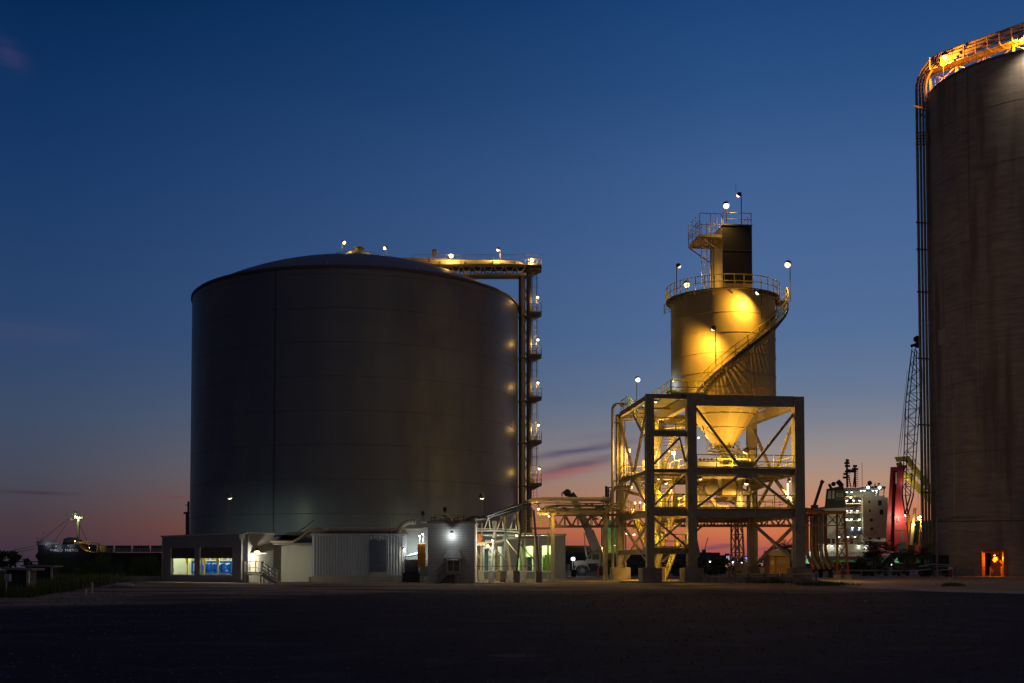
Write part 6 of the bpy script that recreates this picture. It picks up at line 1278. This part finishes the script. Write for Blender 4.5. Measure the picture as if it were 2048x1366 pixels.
lmst = thing('slim_signal_mast', 'slim dark mast with a crosspiece peeking out left of the tank', 'mast', (WX(375, 150), 150, 0)); MB().tube([(WX(373, 150), 150, 0), W(373, 1025, 150)], .12, 6).tube([(WX(377, 150), 150, 0), W(377, 1003, 150)], .16, 6).build('mast_pole', M_dark, lmst); MB().box(WX(367, 150), WX(378, 150), 149.8, 150.1, WZ(1028, 150), WZ(1024, 150)).bar(W(371, 1010, 150), W(378, 1010, 150), .12, .12).bar(W(373, 1060, 150), W(377, 1060, 150), .1, .1).build('crosspiece', M_black, lmst)
# ================================================================== middle ship (blue hull) + green column
DM = 232.0
s2_ = thing('moored_barge', 'dark blue hull with a beige deck house seen between the valve house and the frame', 'ship', (WX(1190, DM), DM, 0))
MB().box(WX(1120, DM), WX(1440, DM), DM, DM+14, -.5, WZ(1105, DM)).build('hull', mat('navy_hull', (.02, .03, .09), .6), s2_)
mb = MB(); mb.box(WX(1126, DM), WX(1213, DM), DM+1, DM+12, WZ(1105, DM), WZ(1091, DM)); mb.build('deck_house', mat('deckhouse_brown', (.22, .16, .10), .7), s2_)
mb = MB()
for k in range(17): mb.bar(W(1130+k*5.2, 1105, DM+.4), W(1130+k*5.2, 1097, DM+.4), .2, .1)
mb.bar(W(1128, 1097, DM+.4), W(1214, 1097, DM+.4), .3, .2); mb.build('deck_railing', M_dark, s2_)
MB().prism([(W(1215, 1040, DM).x, W(1215, 1040, DM).z), (W(1236, 1036, DM).x, W(1236, 1036, DM).z), (W(1236, 1105, DM).x, 3), (W(1206, 1105, DM).x, 3), (W(1206, 1046, DM).x, W(1206, 1046, DM).z)], 1, DM+2, DM+5).build('green_crane_post', mat('ship_green', (.06, .20, .11), .6), s2_)
mb = MB(); mb.box(WX(1217.5, DM), WX(1222, DM), DM+8, DM+9, WZ(1036, DM), WZ(967, DM)); mb.box(WX(1223, DM), WX(1225.5, DM), DM+8, DM+9, WZ(1036, DM), WZ(971, DM))
for py in (975, 982, 990): mb.bar(W(1210, py, DM+8), W(1224, py, DM+8), .2, .2)
mb.bar(W(1207, 992, DM+8), W(1207, 1000, DM+8), .2, .2); mb.box(WX(1208, DM), WX(1232, DM), DM+8, DM+9, WZ(1000, DM), WZ(992, DM)); mb.build('signal_mast', M_black, s2_)
G6 = 'lamps on the moored barge'
for i, (px, py, w, hue, lab) in enumerate(((1205.5, 1094, 160, 'warm', 'left lamp of the three on the barge near the crane truck'), (1213, 1091, 160, 'warm', 'middle lamp of the three on the barge near the crane truck'), (1229, 1089, 160, 'warm', 'right lamp of the three on the barge near the crane truck'), (1204, 1034, 300, 'green', 'lamp lighting the head of the green ship crane post'))): lamp(lab, px, py, DM-.6, w, (0, .3, -.9), base_z=WZ(py+6, DM), hue=hue, r=.26, group=G6)
# ================================================================== mobile crane
DG = 124.0
mc = thing('mobile_crane', 'white mobile crane truck with its boom raised to the left behind the pipe bridge', 'crane', (WX(1187, DG), DG, 0))
MW = mat('crane_white', (.36, .32, .26), .5, 0, .1, .8)
for px in (1164.5, 1210):
    for dy in (0, 2.2):
        c = Vector((WX(px, DG), DG+dy, .62)); w = MB().tube([c-Vector((0, .25, 0)), c+Vector((0, .25, 0))], .62, 20).build('wheel', M_rubber, mc); MB().tube([c-Vector((0, .28, 0)), c-Vector((0, .2, 0))], .28, 14).build('wheel_hub', M_dark, w)
mb = MB(); mb.box(WX(1148, DG), WX(1226, DG), DG+.3, DG+2, .7, 1.15); mb.box(WX(1176, DG), WX(1196, DG), DG+.1, DG+2.1, .5, .9); mb.build('chassis', M_black, mc)
mb = MB()
for px in (1164.5, 1210): 
    c = (WX(px, DG), DG-.2)
    mb.tube([Vector((c[0]+.8*math.cos(a), c[1]+.1, .62+.8*math.sin(a))) for a in [pi*k/8 for k in range(9)]], .06, 6)
mb.box(WX(1148, DG), WX(1176, DG), DG+.1, DG+2.2, 1.15, 1.75); mb.box(WX(1196, DG), WX(1230, DG), DG+.1, DG+2.2, 1.15, 1.5); mb.build('body', MW, mc)
cx0, cx1 = WX(1171, DG), WX(1202, DG); z0, z1 = WZ(1127, DG), WZ(1105.5, DG)
MB().prism([(cx0, z0), (cx1, z0), (cx1, z1), (cx0+.65, z1), (cx0+.1, z0+.5)], 1, DG, DG+1.1).build('cab', MW, mc, bevel=.03)
MB().prism([(cx0+.22, z0+.5), (cx0+.62, z0+.5), (cx0+.62, z1-.08), (cx0+.68, z1-.08)][:4], 1, DG-.02, DG-.003).prism([(cx0+.75, z0+.45), (cx1-.2, z0+.45), (cx1-.2, z1-.1), (cx0+.75, z1-.1)], 1, DG-.02, DG-.003).build('cab_window', M_glass, mc)
b0 = W(1199, 1116, DG+1.5); b1 = W(1178, 1062, DG+1.5); b2 = W(1161, 1028, DG+1.5); b3 = W(1146, 995, DG+1.5)
MB().bar(b0, b1, .9, 1.0).build('boom_section', MW, mc); MB().bar(b1, b2, .75, .82).build('boom_section', MW, mc); MB().bar(b2, b3, .6, .66).build('boom_section', MW, mc)
mb = MB(); mb.bar(W(1150, 1000, DG+1.5), W(1141, 988, DG+1.5), .7, .8); mb.bar(W(1141, 986, DG+1.5), W(1126, 985, DG+1.5), .35, .3); mb.tube([Vector((W(1136, 984, DG).x, DG+1.3, W(1136, 984, DG).z)), Vector((W(1136, 984, DG).x, DG+1.8, W(1136, 984, DG).z))], .42, 14); mb.bar(W(1124, 984, DG+1.5), W(1124, 993, DG+1.5), .12, .12); mb.build('boom_head', M_black, mc)
mb = MB(); mb.tube([W(1206, 1108, DG+1.4), W(1168, 1056, DG+1.4)], .02, 4); mb.tube([W(1168, 1064, DG+1), W(1171, 1100, DG+1)], .05, 5); mb.tube([W(1170, 1092, DG+1), W(1174, 1114, DG+1)], .13, 8); mb.build('luffing_cable', M_galv, mc)
mb = MB(); mb.box(WX(1203, DG), WX(1222, DG), DG+.4, DG+2, 1.5, 2.5); mb.tube([W(1208, 1112, DG), W(1218, 1105, DG)], .35, 10); mb.build('counterweight', mat('crane_beige', (.4, .34, .24), .6), mc)
oco = thing('orange_marker', 'slim orange traffic post in front of the crane truck', 'post', (WX(1196.5, 120), 120, 0)); MB().lathe([(.13, 0), (.11, .9), (.02, .95)], (WX(1196.5, 120), 120, 0), 10).build('post_body', mat('safety_orange', (.8, .12, .01), .5), oco); MB().lathe([(.2, 0), (.2, .06), (.13, .06)], (WX(1196.5, 120), 120, 0), 10).build('post_base', M_rubber, oco)
lamp('dazzling white floodlight left of the crane truck cab', 1146, 1117, 122, 60, (.1, -.6, -.6), base_z=0, hue='cool', r=.24)
gt_ = thing('white_gate', 'small white pipe gate beside the valve house corner', 'gate', (WX(1136, 121), 121, 0))
mb = MB()
for px in (1134, 1136.5, 1139): mb.bar((WX(px, 121), 121, 0), (WX(px, 121), 121, 1.3), .05, .05)
mb.bar((WX(1133, 121), 121, 1.3), (WX(1140, 121), 121, 1.3), .05, .05); mb.bar((WX(1133, 121), 121, .2), (WX(1140, 121), 121, .2), .05, .05); mb.build('gate_bar', M_white, gt_)
bn = MB(); bn.box(WX(1143, 119), WX(1152, 119), 119, 119.7, 0, .8); tag(bn.build('waste_bin', M_black, bevel=.03), 'black bin standing left of the crane truck front wheel', 'bin')
# ================================================================== city
M_city = mat('city_facade', (.05, .05, .08), .8); EW = emit('city_window_light', (.75, .8, 1), 1.2, False)
def block(label, px0, px1, py, D, rows, cols, blue=False, col=None):
    x0, x1, z1 = WX(px0, D), WX(px1, D), WZ(py, D); t = thing('city_block', label, 'building', (x0, D, 0), 'distant city buildings'); MB().box(x0, x1, D, D+25, 0, z1).build('facade', col or M_city, t)
    MB().box(x0+(x1-x0)*.3, x0+(x1-x0)*.7, D+2, D+12, z1, z1+(z1)*.18).build('roof_plant', M_city, t)
    mb = MB(); dx = (x1-x0)/(cols*2+1)
    for r in range(rows):
        for c in range(cols):
            if R.random() < .55: mb.box(x0+dx*(2*c+1), x0+dx*(2*c+2), D-.4, D-.01, z1*(.25+.7*r/rows), z1*(.25+.7*r/rows)+z1*.3/rows); mb.cut()
    mb.build_each('lit_window', EW, t)
    if blue: MB().box(x0+(x1-x0)*.2, x1-(x1-x0)*.2, D-.5, D-.02, z1*.86, z1*.97).build('roof_sign', emit('blue_sign_glow', (.05, .05, 1), 6, False), t)
block('distant slab block with lit window rows right of the front middle column', 1415, 1430, 1109, 900, 6, 4)
block('distant blocky tower with a stepped top left of the lattice trestle', 1451, 1464, 1110, 950, 5, 3)
block('distant tower with a blue lit top right of the lattice trestle', 1488, 1498, 1114, 900, 4, 3, True)
block('low distant building between the two left towers', 1434, 1447, 1118, 1000, 2, 4)
block('low distant building right of the stepped tower', 1464, 1474, 1116, 1000, 2, 3)
block('faint low distant building left of the kiosk', 1524, 1538, 1120, 1000, 2, 4)
dk = MB(); dk.box(WX(1392, 210), WX(1414, 210), 206, 214, 0, WZ(1105, 210)); tag(dk.build('dark_warehouse', M_black), 'black boxy warehouse just right of the front middle column', 'building')
wc = thing('small_dock_crane', 'small pale dock crane with a thin raised jib right of the front middle column', 'crane', (WX(1396, 212), 212, WZ(1105, 212)))
MB().bar(W(1397, 1105, 212), W(1391, 1075, 212), .5, .5).bar(W(1391, 1075, 212), W(1386, 1060, 212), .35, .35).build('crane_mast', M_steel, wc); MB().bar(W(1409, 1100, 212), W(1416, 1075, 212), .12, .12).box(WX(1405, 212), WX(1412, 212), 212, 213, WZ(1105, 212), WZ(1099, 212)).build('jib', M_dark, wc)
for i, (px, py, w, lab) in enumerate(((1420, 1123, 30, 'first faint harbour lamp right of the front middle column'), (1465.5, 1124, 30, 'faint harbour lamp left of the lattice trestle'), (1483, 1125.5, 30, 'faint harbour lamp seen through the lattice trestle'))): lamp(lab, px, py, 200, w, (0, -.5, -.8), base_z=0, hue='cool', r=.17, group='faint harbour lamps', name='street_lamp')
pc = thing('parked_car', 'pale parked car glimpsed left of the kiosk', 'car', (WX(1533, 128), 128, 0))
x0, x1 = WX(1526, 128), WX(1542, 128); L_ = 3.9; x1 = x0+L_
MB().prism([(x0, .3), (x1, .3), (x1, .75), (x1-.7, .85), (x1-1.1, 1.3), (x0+.8, 1.3), (x0+.3, .85), (x0, .8)], 1, 128, 129.7).build('body', M_white, pc, bevel=.06)
MB().prism([(x0+.5, .87), (x1-.85, .87), (x1-1.15, 1.22), (x0+.85, 1.22)], 1, 127.98, 127.996).build('side_window', M_glass, pc)
for xx_ in (x0+.7, x1-.75): MB().tube([(xx_, 127.95, .32), (xx_, 128.2, .32)], .32, 14).build('wheel', M_rubber, pc)
# ================================================================== ship at right
DS2 = 236.0
M_sup = mat('superstructure_cream', (.58, .50, .32), .6, 0, .06, .15); M_gr = mat('green_deck_paint', (.07, .26, .08), .6, 0, .2, .3); M_red = mat('red_crane_paint', (.36, .035, .04), .55, 0, .15, .3)
def wb(mb, px0, px1, py0, py1, D, dep): return mb.box(WX(px0, D), WX(px1, D), D, D+dep, WZ(py1, D), WZ(py0, D))
s3 = thing('cargo_ship', 'cargo ship with a cream lit superstructure, dark funnel and green deck moored behind the palms', 'ship', (WX(1740, DS2), DS2, 0))
MB().box(WX(1560, DS2), WX(1960, DS2), DS2-2, DS2+16, -.5, WZ(1112.5, DS2)).build('hull', mat('ship_hull_dark', (.05, .05, .055), .6), s3)
mb = MB(); mb.hexa([W(1600, 1127, DS2-3), W(1735, 1127, DS2-3), W(1735, 1127, DS2+6), W(1600, 1127, DS2+6), W(1600, 1110, DS2-1), W(1690, 1112, DS2-1), W(1690, 1112, DS2+6), W(1600, 1110, DS2+6)]); mb.box(WX(1750, DS2), WX(1850, DS2), DS2-3, DS2+6, WZ(1126, DS2), WZ(1115, DS2)); mb.build('green_hatch', M_gr, s3)
mb = MB(); mb.box(WX(1727, DS2), WX(1771, DS2), DS2, DS2+12, WZ(1090, DS2), WZ(991, DS2)); mb.box(WX(1771, DS2), WX(1777, DS2), DS2, DS2+12, WZ(1090, DS2), WZ(995, DS2)); mb.build('deckhouse', M_sup, s3)
mb = MB(); wb(mb, 1650, 1727.05, 1013, 1110, DS2+4, 8)
for py in (992, 1006, 1024, 1040, 1057): wb(mb, 1692, 1727, py, py+2, DS2+.6, 4)
wb(mb, 1640, 1728, 1088, 1090, DS2-.5, 8); mb.build('accommodation_block', M_sup, s3)
MB().box(WX(1692, DS2), WX(1727, DS2), DS2+.3, DS2+.5, WZ(1068, DS2), WZ(1057, DS2)).build('bulwark', mat('bulwark_blue_grey', (.10, .12, .15), .6), s3)
mb = MB(); wb(mb, 1692, 1768, 976, 979, DS2-1, 13); mb.prism([(W(1692, 979, DS2).x, W(1692, 979, DS2).z), (W(1768, 979, DS2).x, W(1768, 979, DS2).z), (W(1771, 972, DS2).x, W(1771, 973, DS2).z), (W(1750, 973, DS2).x, W(1750, 972, DS2).z), (W(1720, 974, DS2).x, W(1720, 975, DS2).z)], 1, DS2-.5, DS2+10); mb.build('bridge_wing', mat('wing_grey', (.16, .17, .17), .6), s3)
mb = MB(); wb(mb, 1694, 1760, 979.5, 992, DS2+3, 8); mb.build('wheelhouse', M_sup, s3)
mb = MB()
for px in (1752, 1767): mb.bar(W(px, 991, DS2+.5), W(px+1.5, 979, DS2+.5), .2, .2); mb.cut()
mb.build_each('wing_strut', M_sup, s3)
mb = MB()
for px, py, w, h in ((1740, 1003.5, 3, 5), (1761, 1006, 7, 10), (1741, 1021.5, 3, 5), (1764, 1024, 7, 10), (1743.5, 1040, 6, 4.5), (1744, 1058, 6, 4.5), (1740.5, 1077, 6, 4.5), (1758, 1077, 6, 4.5)): wb(mb, px-w/2, px+w/2, py-h/2, py+h/2, DS2-.12, .11); mb.cut()
mb.build_each('porthole_window', M_glass, s3)
mb = MB(); wb(mb, 1706, 1710, 1001, 1006, DS2+3.9, .09); wb(mb, 1706.5, 1711, 1038, 1043, DS2+3.9, .09)
for px in (1655, 1664, 1700, 1716): wb(mb, px, px+6, 1077, 1088, DS2+3.9, .09)
mb.build('deck_opening', mat('deck_opening_dark', (.05, .03, .03), .7), s3)
fu = [(1653, 978), (1689, 971), (1692, 1020), (1649, 1024)]
mb = MB()
def fq(x0, y0, x1, y1, x2, y2, x3, y3, D, dep): q = [(x0, y0), (x1, y1), (x2, y2), (x3, y3)]; return [W(a, b, D) for a, b in q[::-1]]+[W(a, b, D+dep) for a, b in q[::-1]]
def ph(mb, pts, D0_, D1_): f = [W(a, b, D0_) for a, b in pts]; k = [W(a, b, D1_) for a, b in pts]; return mb.hexa(f+k)
ph(mb, [(1649, 1017), (1692, 1015), (1687, 971), (1653, 978)], DS2-.5, DS2+6); fn_ = mb.build('funnel', mat('funnel_dark_green', (.03, .05, .04), .6), s3)
mb = MB(); ph(mb, [(1650, 1024), (1693, 1022), (1692.5, 1015), (1649, 1017)], DS2-.5, DS2+6); mb.build('funnel_base', M_sup, fn_)
mb = MB(); ph(mb, [(1670.5, 1001), (1690.5, 1000), (1688, 979), (1671.5, 980)], DS2-.7, DS2-.51); mb.build('funnel_panel', mat('funnel_olive', (.12, .16, .04), .6), fn_)
mb = MB(); ph(mb, [(1655.5, 998), (1662, 997.5), (1662, 981.5), (1656.5, 982)], DS2-.7, DS2-.51); ph(mb, [(1664, 997.5), (1669, 997.3), (1669, 981), (1665, 981.2)], DS2-.7, DS2-.51); ph(mb, [(1673, 993.5), (1686.5, 993), (1685.5, 986), (1673, 986.5)], DS2-.8, DS2-.71); mb.build('funnel_mark', mat('funnel_mark_white', (.6, .6, .52), .6), fn_)
mb = MB()
for py in (987.5, 989.5, 991.5): ph(mb, [(1675, py+.5), (1684.5, py+.5), (1684.5, py-.4), (1675, py-.4)], DS2-.9, DS2-.81)
mb.build('emblem_stripe', M_black, fn_)
mb = MB(); mb.tube([W(1663, 978, DS2+2), W(1658, 968, DS2+2)], .3, 8); mb.tube([W(1684, 972, DS2+2), W(1675, 962, DS2+2)], .55, 10); mb.ball(W(1667, 968, DS2+2), .5, 10); mb.build('exhaust_pipe', M_black, fn_)
def dmast(px, top_, side, name):
    mb = MB(); mb.bar(W(px, 975, DS2+5), W(px-1, top_, DS2+5), .35, .35)
    for k in range(8): py = 972-k*4.2; mb.bar(W(px+side*1, py, DS2+5), W(px+side*6, py-.5, DS2+5), .14, .14)
    mb.build(name, M_black, s3)
dmast(1694.5, 918, 1, 'radar_mast'); dmast(1710.5, 931, 1, 'radar_mast')
mb = MB()
for x0, x1, py in ((1689, 1699, 926), (1690, 1700, 932), (1706, 1714, 932), (1690, 1712, 943), (1692, 1698, 921), (1687, 1693, 948), (1686, 1693, 955), (1704, 1716, 938)): mb.bar(W(x0, py, DS2+5), W(x1, py, DS2+5), .3, .45)
mb.bar(W(1694, 940, DS2+5), W(1712, 943, DS2+5), .5, .5); mb.bar(W(1710, 944, DS2+5), W(1706, 975, DS2+5), .18, .18); mb.bar(W(1697, 950, DS2+5), W(1702, 975, DS2+5), .18, .18); mb.tube([W(1724, 925, DS2+5), W(1724.5, 975, DS2+5)], .05, 4); mb.build('mast_yard', M_black, s3)
mb = MB(); mb.ball(W(1739.5, 966, DS2+3), .5, 14); mb.tube([W(1739.5, 975, DS2+3), W(1739.5, 968, DS2+3)], .15, 6); mb.bar(W(1750, 974, DS2+3), W(1750, 967, DS2+3), .2, .2); mb.bar(W(1755, 968, DS2+3), W(1760, 967, DS2+3), .2, .3); mb.build('radar_dome', mat('dome_grey', (.1, .1, .11), .5), s3)
bt = MB(); ph(bt, [(1684, 1085), (1702, 1083), (1708, 1079), (1682, 1080)], DS2-1.5, DS2-.6); bt.build('lifeboat', mat('lifeboat_orange', (.40, .10, .03), .6), s3)
MB().box(WX(1640, DS2), WX(1736, DS2), DS2-1, DS2-.7, WZ(1112, DS2), WZ(1088, DS2)).build('side_bulwark', M_sup, s3)
MB().box(WX(1735, DS2), WX(1850, DS2), DS2-1, DS2+3, WZ(1116, DS2), WZ(1090, DS2)).build('red_deck_base', M_red, s3)
mb = MB()
for px in range(1600, 1735, 5): mb.bar(W(px, 1110, DS2-1.2), W(px, 1104, DS2-1.2), .12, .12)
mb.bar(W(1600, 1104, DS2-1.2), W(1735, 1104, DS2-1.2), .14, .14); mb.build('deck_railing', M_white, s3)
G7 = 'deck lamps of the cargo ship superstructure'
rows_ = [(983, (1694, 1703.5)), (1000, (1693.5, 1707.5, 1719)), (1020, (1694, 1702.5, 1715)), (1037, (1694, 1703, 1719)), (1054, (1705, 1719)), (1072.5, (1679, 1696, 1710)), (1090, (1610, 1654, 1664, 1678, 1718, 1733)), (980, (1722.5, 1729, 1746, 1753))]
rn = ['just under the wing', 'on the second gallery', 'on the third gallery', 'on the fourth gallery', 'on the fifth gallery', 'above the lifeboat', 'along the main deck', 'under the bridge wing edge']
first_lamp = None
for (py, xs), nm in zip(rows_, rn):
    for j, px in enumerate(xs):
        lb_ = '%s of %d white lamps %s of the cream superstructure' % (['first', 'second', 'third', 'fourth', 'fifth', 'sixth'][j], len(xs), nm)
        D = DS2+.1 if py != 1090 else DS2-1.4
        t = lamp(lb_, px, py, D, 10, (0, .2, -1), base_z=WZ(py, D)+.1, hue='cool', r=.27, group=G7, name='deck_lamp', offs=.25, pole_r=.03)
lamp('yellow lamp between the upper galleries of the cream superstructure', 1701.5, 994, DS2-.2, 130, (0, -.4, -.8), base_z=WZ(990, DS2), hue='yellow', r=.32, group=G7, name='deck_lamp')
for px, lab in ((1736, 'left one of the two big white floodlights on the bridge roof'), (1759, 'right one of the two big white floodlights on the bridge roof')): lamp(lab, px, 974, DS2-1.3, 34, (0, -.6, -.7), base_z=WZ(978, DS2), hue='cool', r=.36, group='bridge roof floodlights')
# red crane tower
rc = thing('red_ship_crane', 'tall red ship crane tower with a yellow green jib reaching right', 'crane', (WX(1795, 228), 228, 0))
DQ = 228.0
mb = MB(); ph(mb, [(1770, 1100), (1789, 1103), (1795, 935), (1781, 936)], DQ+1, DQ+5); ph(mb, [(1788, 1103), (1822, 1100), (1806, 1016), (1790, 1016)], DQ, DQ+5); ph(mb, [(1790, 1016), (1806, 1016), (1807, 935), (1794, 935)], DQ, DQ+5); mb.build('tower', M_red, rc)
mb = MB(); ph(mb, [(1781, 942), (1808, 942), (1813, 933), (1781, 934)], DQ-.2, DQ+5); ph(mb, [(1805, 934), (1813, 934), (1812, 930), (1798, 931)], DQ-.2, DQ+3); mb.build('tower_head', M_red, rc)
mb = MB()
for py in (1034, 1060): mb.bar(W(1788, py, DQ-.05), W(1810 if py < 1050 else 1815, py, DQ-.05), .1, .1)
ph(mb, [(1801.5, 1085), (1807, 1085), (1806.5, 1064), (1801.5, 1064)], DQ-.15, DQ-.06); ph(mb, [(1795, 1043), (1798, 1043), (1798, 1036), (1795, 1036)], DQ-.3, DQ-.06); mb.build('tower_door', M_dark, rc)
mb = MB(); ph(mb, [(1791, 967), (1793.5, 967), (1793.5, 945), (1791, 945)], DQ-.12, DQ-.05); mb.build('ladder_slot', M_white, rc)
YG = mat('jib_yellow_green', (.72, .60, .09), .55, 0, .2, .3)
mb = MB(); ph(mb, [(1793, 924), (1818, 921), (1820, 912), (1789, 914)], DQ, DQ+2); mb.bar(W(1814, 918, DQ+1), W(1866, 984, DQ+1), .8, 1.0); mb.bar(W(1806, 946, DQ+1), W(1866, 1004, DQ+1), .8, 1.3); mb.bar(W(1810, 952, DQ+1), W(1842, 948, DQ+1), .5, .7); mb.bar(W(1797, 925, DQ+1), W(1801, 934, DQ+1), .9, .9); mb.build('jib', YG, rc)
mb = MB()
for x0, y0, x1, y1 in ((1796, 914, 1815, 740), (1800, 913, 1818, 745), (1841, 935, 1841, 1030), (1836, 940, 1836, 1020), (1820, 915, 1868, 950)): mb.tube([W(x0, y0, DQ), W(x1, y1, DQ)], .035, 4)
mb.build('hoist_cable', M_dark, rc)
lamp('floodlight shining on the red crane tower from its right side', 1812.5, 1030, DQ-2.6, 800, (-.8, .45, -.35), base_z=WZ(1040, DQ), r=.35, hue='cream', offs=.3)
lamp('added lamp on the right side of the red crane tower head to brighten its jib', 1811, 968, DQ-.6, 90, (.7, .1, .6), base_z=WZ(972, DQ), hue='cream', r=.16, name='deck_lamp')  # no visible source here: lamp added to brighten the jib
# lattice boom crane
DN = 205.0
lc = thing('lattice_boom_crane', 'black lattice boom of a harbour crane rising steeply left of the concrete silo', 'crane', (WX(1816, DN), DN, 0))
A4 = [W(1809, 1012, DN), W(1824, 1016, DN)]; B4 = [W(1811, 990, DN), W(1827, 990, DN)]; C4 = [W(1818, 800, DN), W(1840, 800, DN)]; T4 = [W(1830, 697, DN), W(1839, 697, DN)]
mb = MB(); foot = W(1816, 1028, DN)
for dy in (0, 1.6):
    o = Vector((0, dy, 0))
    for (a, b, n) in ((B4, C4, 11), (C4, T4, 7)):
        mb.bar(a[0]+o, b[0]+o, .14, .14); mb.bar(a[1]+o, b[1]+o, .14, .14)
        for k in range(n):
            p0 = a[0].lerp(b[0], k/n); p1 = a[0].lerp(b[0], (k+1)/n); q0_ = a[1].lerp(b[1], k/n); q1_ = a[1].lerp(b[1], (k+1)/n); mb.bar((p0 if k % 2 else q0_)+o, (q1_ if k % 2 else p1)+o, .09, .09); mb.bar(p0+o, q0_+o, .07, .07)
    for b in B4: mb.bar(foot+o, b+o, .2, .2)
mb.build('lattice_boom', M_black, lc)
mb = MB(); c = W(1835, 690, DN); mb.tube([c+Vector((0, -.3, 0)), c+Vector((0, .3, 0))], .55, 14); c2 = W(1834, 678, DN); mb.tube([c2+Vector((0, -.3, 0)), c2+Vector((0, .3, 0))], .6, 14); mb.bar(W(1822, 692, DN), W(1836, 688, DN), .5, .5); mb.build('boom_sheave', M_black, lc)
mb = MB()
for x0, x1 in ((1824, 1797), (1825, 1801), (1842, 1856)): mb.tube([W(x0, 692, DN), W(x1, 905 if x1 < 1830 else 1000, DN)], .03, 4)
mb.build('boom_cable', M_dark, lc)
mb = MB(); mb.tube([W(1830, 1016, DN-.5), W(1825, 1062, DN-.5)], .28, 10); mb.tube([W(1826, 1055, DN-.5), W(1822, 1090, DN-.5)], .34, 10); mb.build('luffing_cylinder', M_white, lc)
mb = MB(); wb(mb, 1812, 1832, 1085, 1128, DN, 4); mb.bar(W(1816, 1028, DN+1), W(1820, 1090, DN+1), .5, .5); mb.build('crane_base', mat('crane_base_orange', (.4, .16, .04), .6), lc)
lamp('sodium floodlight at the foot of the black lattice boom', 1831, 1050, DN-1.8, 260, (-.8, .5, .2), base_z=WZ(1062, DN), r=.2, hue='warm')
gb = thing('green_roof_warehouse', 'yellow walled harbour building with a rounded green roof left of the silo pipes', 'building', (WX(1840, 240), 240, 0))
MB().box(WX(1818, 242), WX(1880, 242), 242, 250, 0, WZ(1062, 242)).build('wall', mat('yellow_wall', (.38, .30, .04), .7, 0, .2, .3), gb); mb = MB(); mb.prism([(W(a, b, 242).x, W(a, b, 242).z) for a, b in ((1817, 1062), (1882, 1062), (1880, 1046), (1862, 1041), (1838, 1042), (1822, 1050))], 1, 241, 251); mb.build('roof', mat('green_roof', (.10, .22, .12), .6, 0, .2, .3), gb)
mb = MB(); wb(mb, 1821, 1831, 1066, 1090, 241.9, .09)
for px in range(1834, 1860, 4): wb(mb, px, px+.6, 1062, 1110, 241.8, .15)
mb.build('window', M_glass, gb)
lm_ = thing('lamp_mast', 'tall harbour lamp mast with a cluster of orange lamps near the green roof', 'lamp mast', (WX(1846, 215), 215, 0)); MB().tube([(WX(1849, 215), 215, 0), W(1841, 1040, 215)], .14, 8).tube([W(1841, 1040, 215), W(1836, 1110, 215)], .05, 5).build('mast_pole', M_beige, lm_); MB().box(WX(1834, 215), WX(1847, 215), 214.6, 215.4, WZ(1040, 215), WZ(1037.5, 215)).build('lamp_platform', M_beige, lm_)
for px, py, t_ in ((1836.5, 1035, 'left'), (1840.5, 1033, 'middle'), (1845, 1035, 'right')): lamp('%s orange lamp of the cluster on the harbour lamp mast' % t_, px, py, 214.4, 300, (0, -.5, -.6), base_z=WZ(1038, 215), hue='yellow', r=.26, group='lamps of the harbour lamp mast')
lb2 = MB(); lb2.bar(W(1629, 1010, 190), W(1644, 964, 190), .35, .45); lb2.bar(W(1643, 966, 190), W(1646, 961, 190), .3, .6); lb2.bar(W(1629, 1010, 190), Vector((WX(1629, 190), 190, 0)), 1.0, 1.0); tag(lb2.build('crane_jib', mat('jib_brown', (.24, .18, .12), .6)), 'brown jib of a dock crane poking up right of the hopper frame', 'crane')
# green lit bow deck lamp
lamp('lamp over the green ship deck near the rusty pipe rack', 1625, 1098, DS2-3.6, 500, (.3, -.1, -1), base_z=WZ(1110, DS2), hue='cool', r=.25, name='deck_lamp', group=G7)
lamp('lamp over the green ship deck near the right palms', 1800, 1106, DS2-4, 350, (.2, .1, -1), base_z=WZ(1115, DS2), hue='cool', r=.2, name='deck_lamp', group=G7)
lamp('lamp low among the shrubs under the wide palm', 1783, 1129, 126.5, 6, (0, -.6, -.3), base_z=0, hue='cool', r=.08, name='path_lamp')
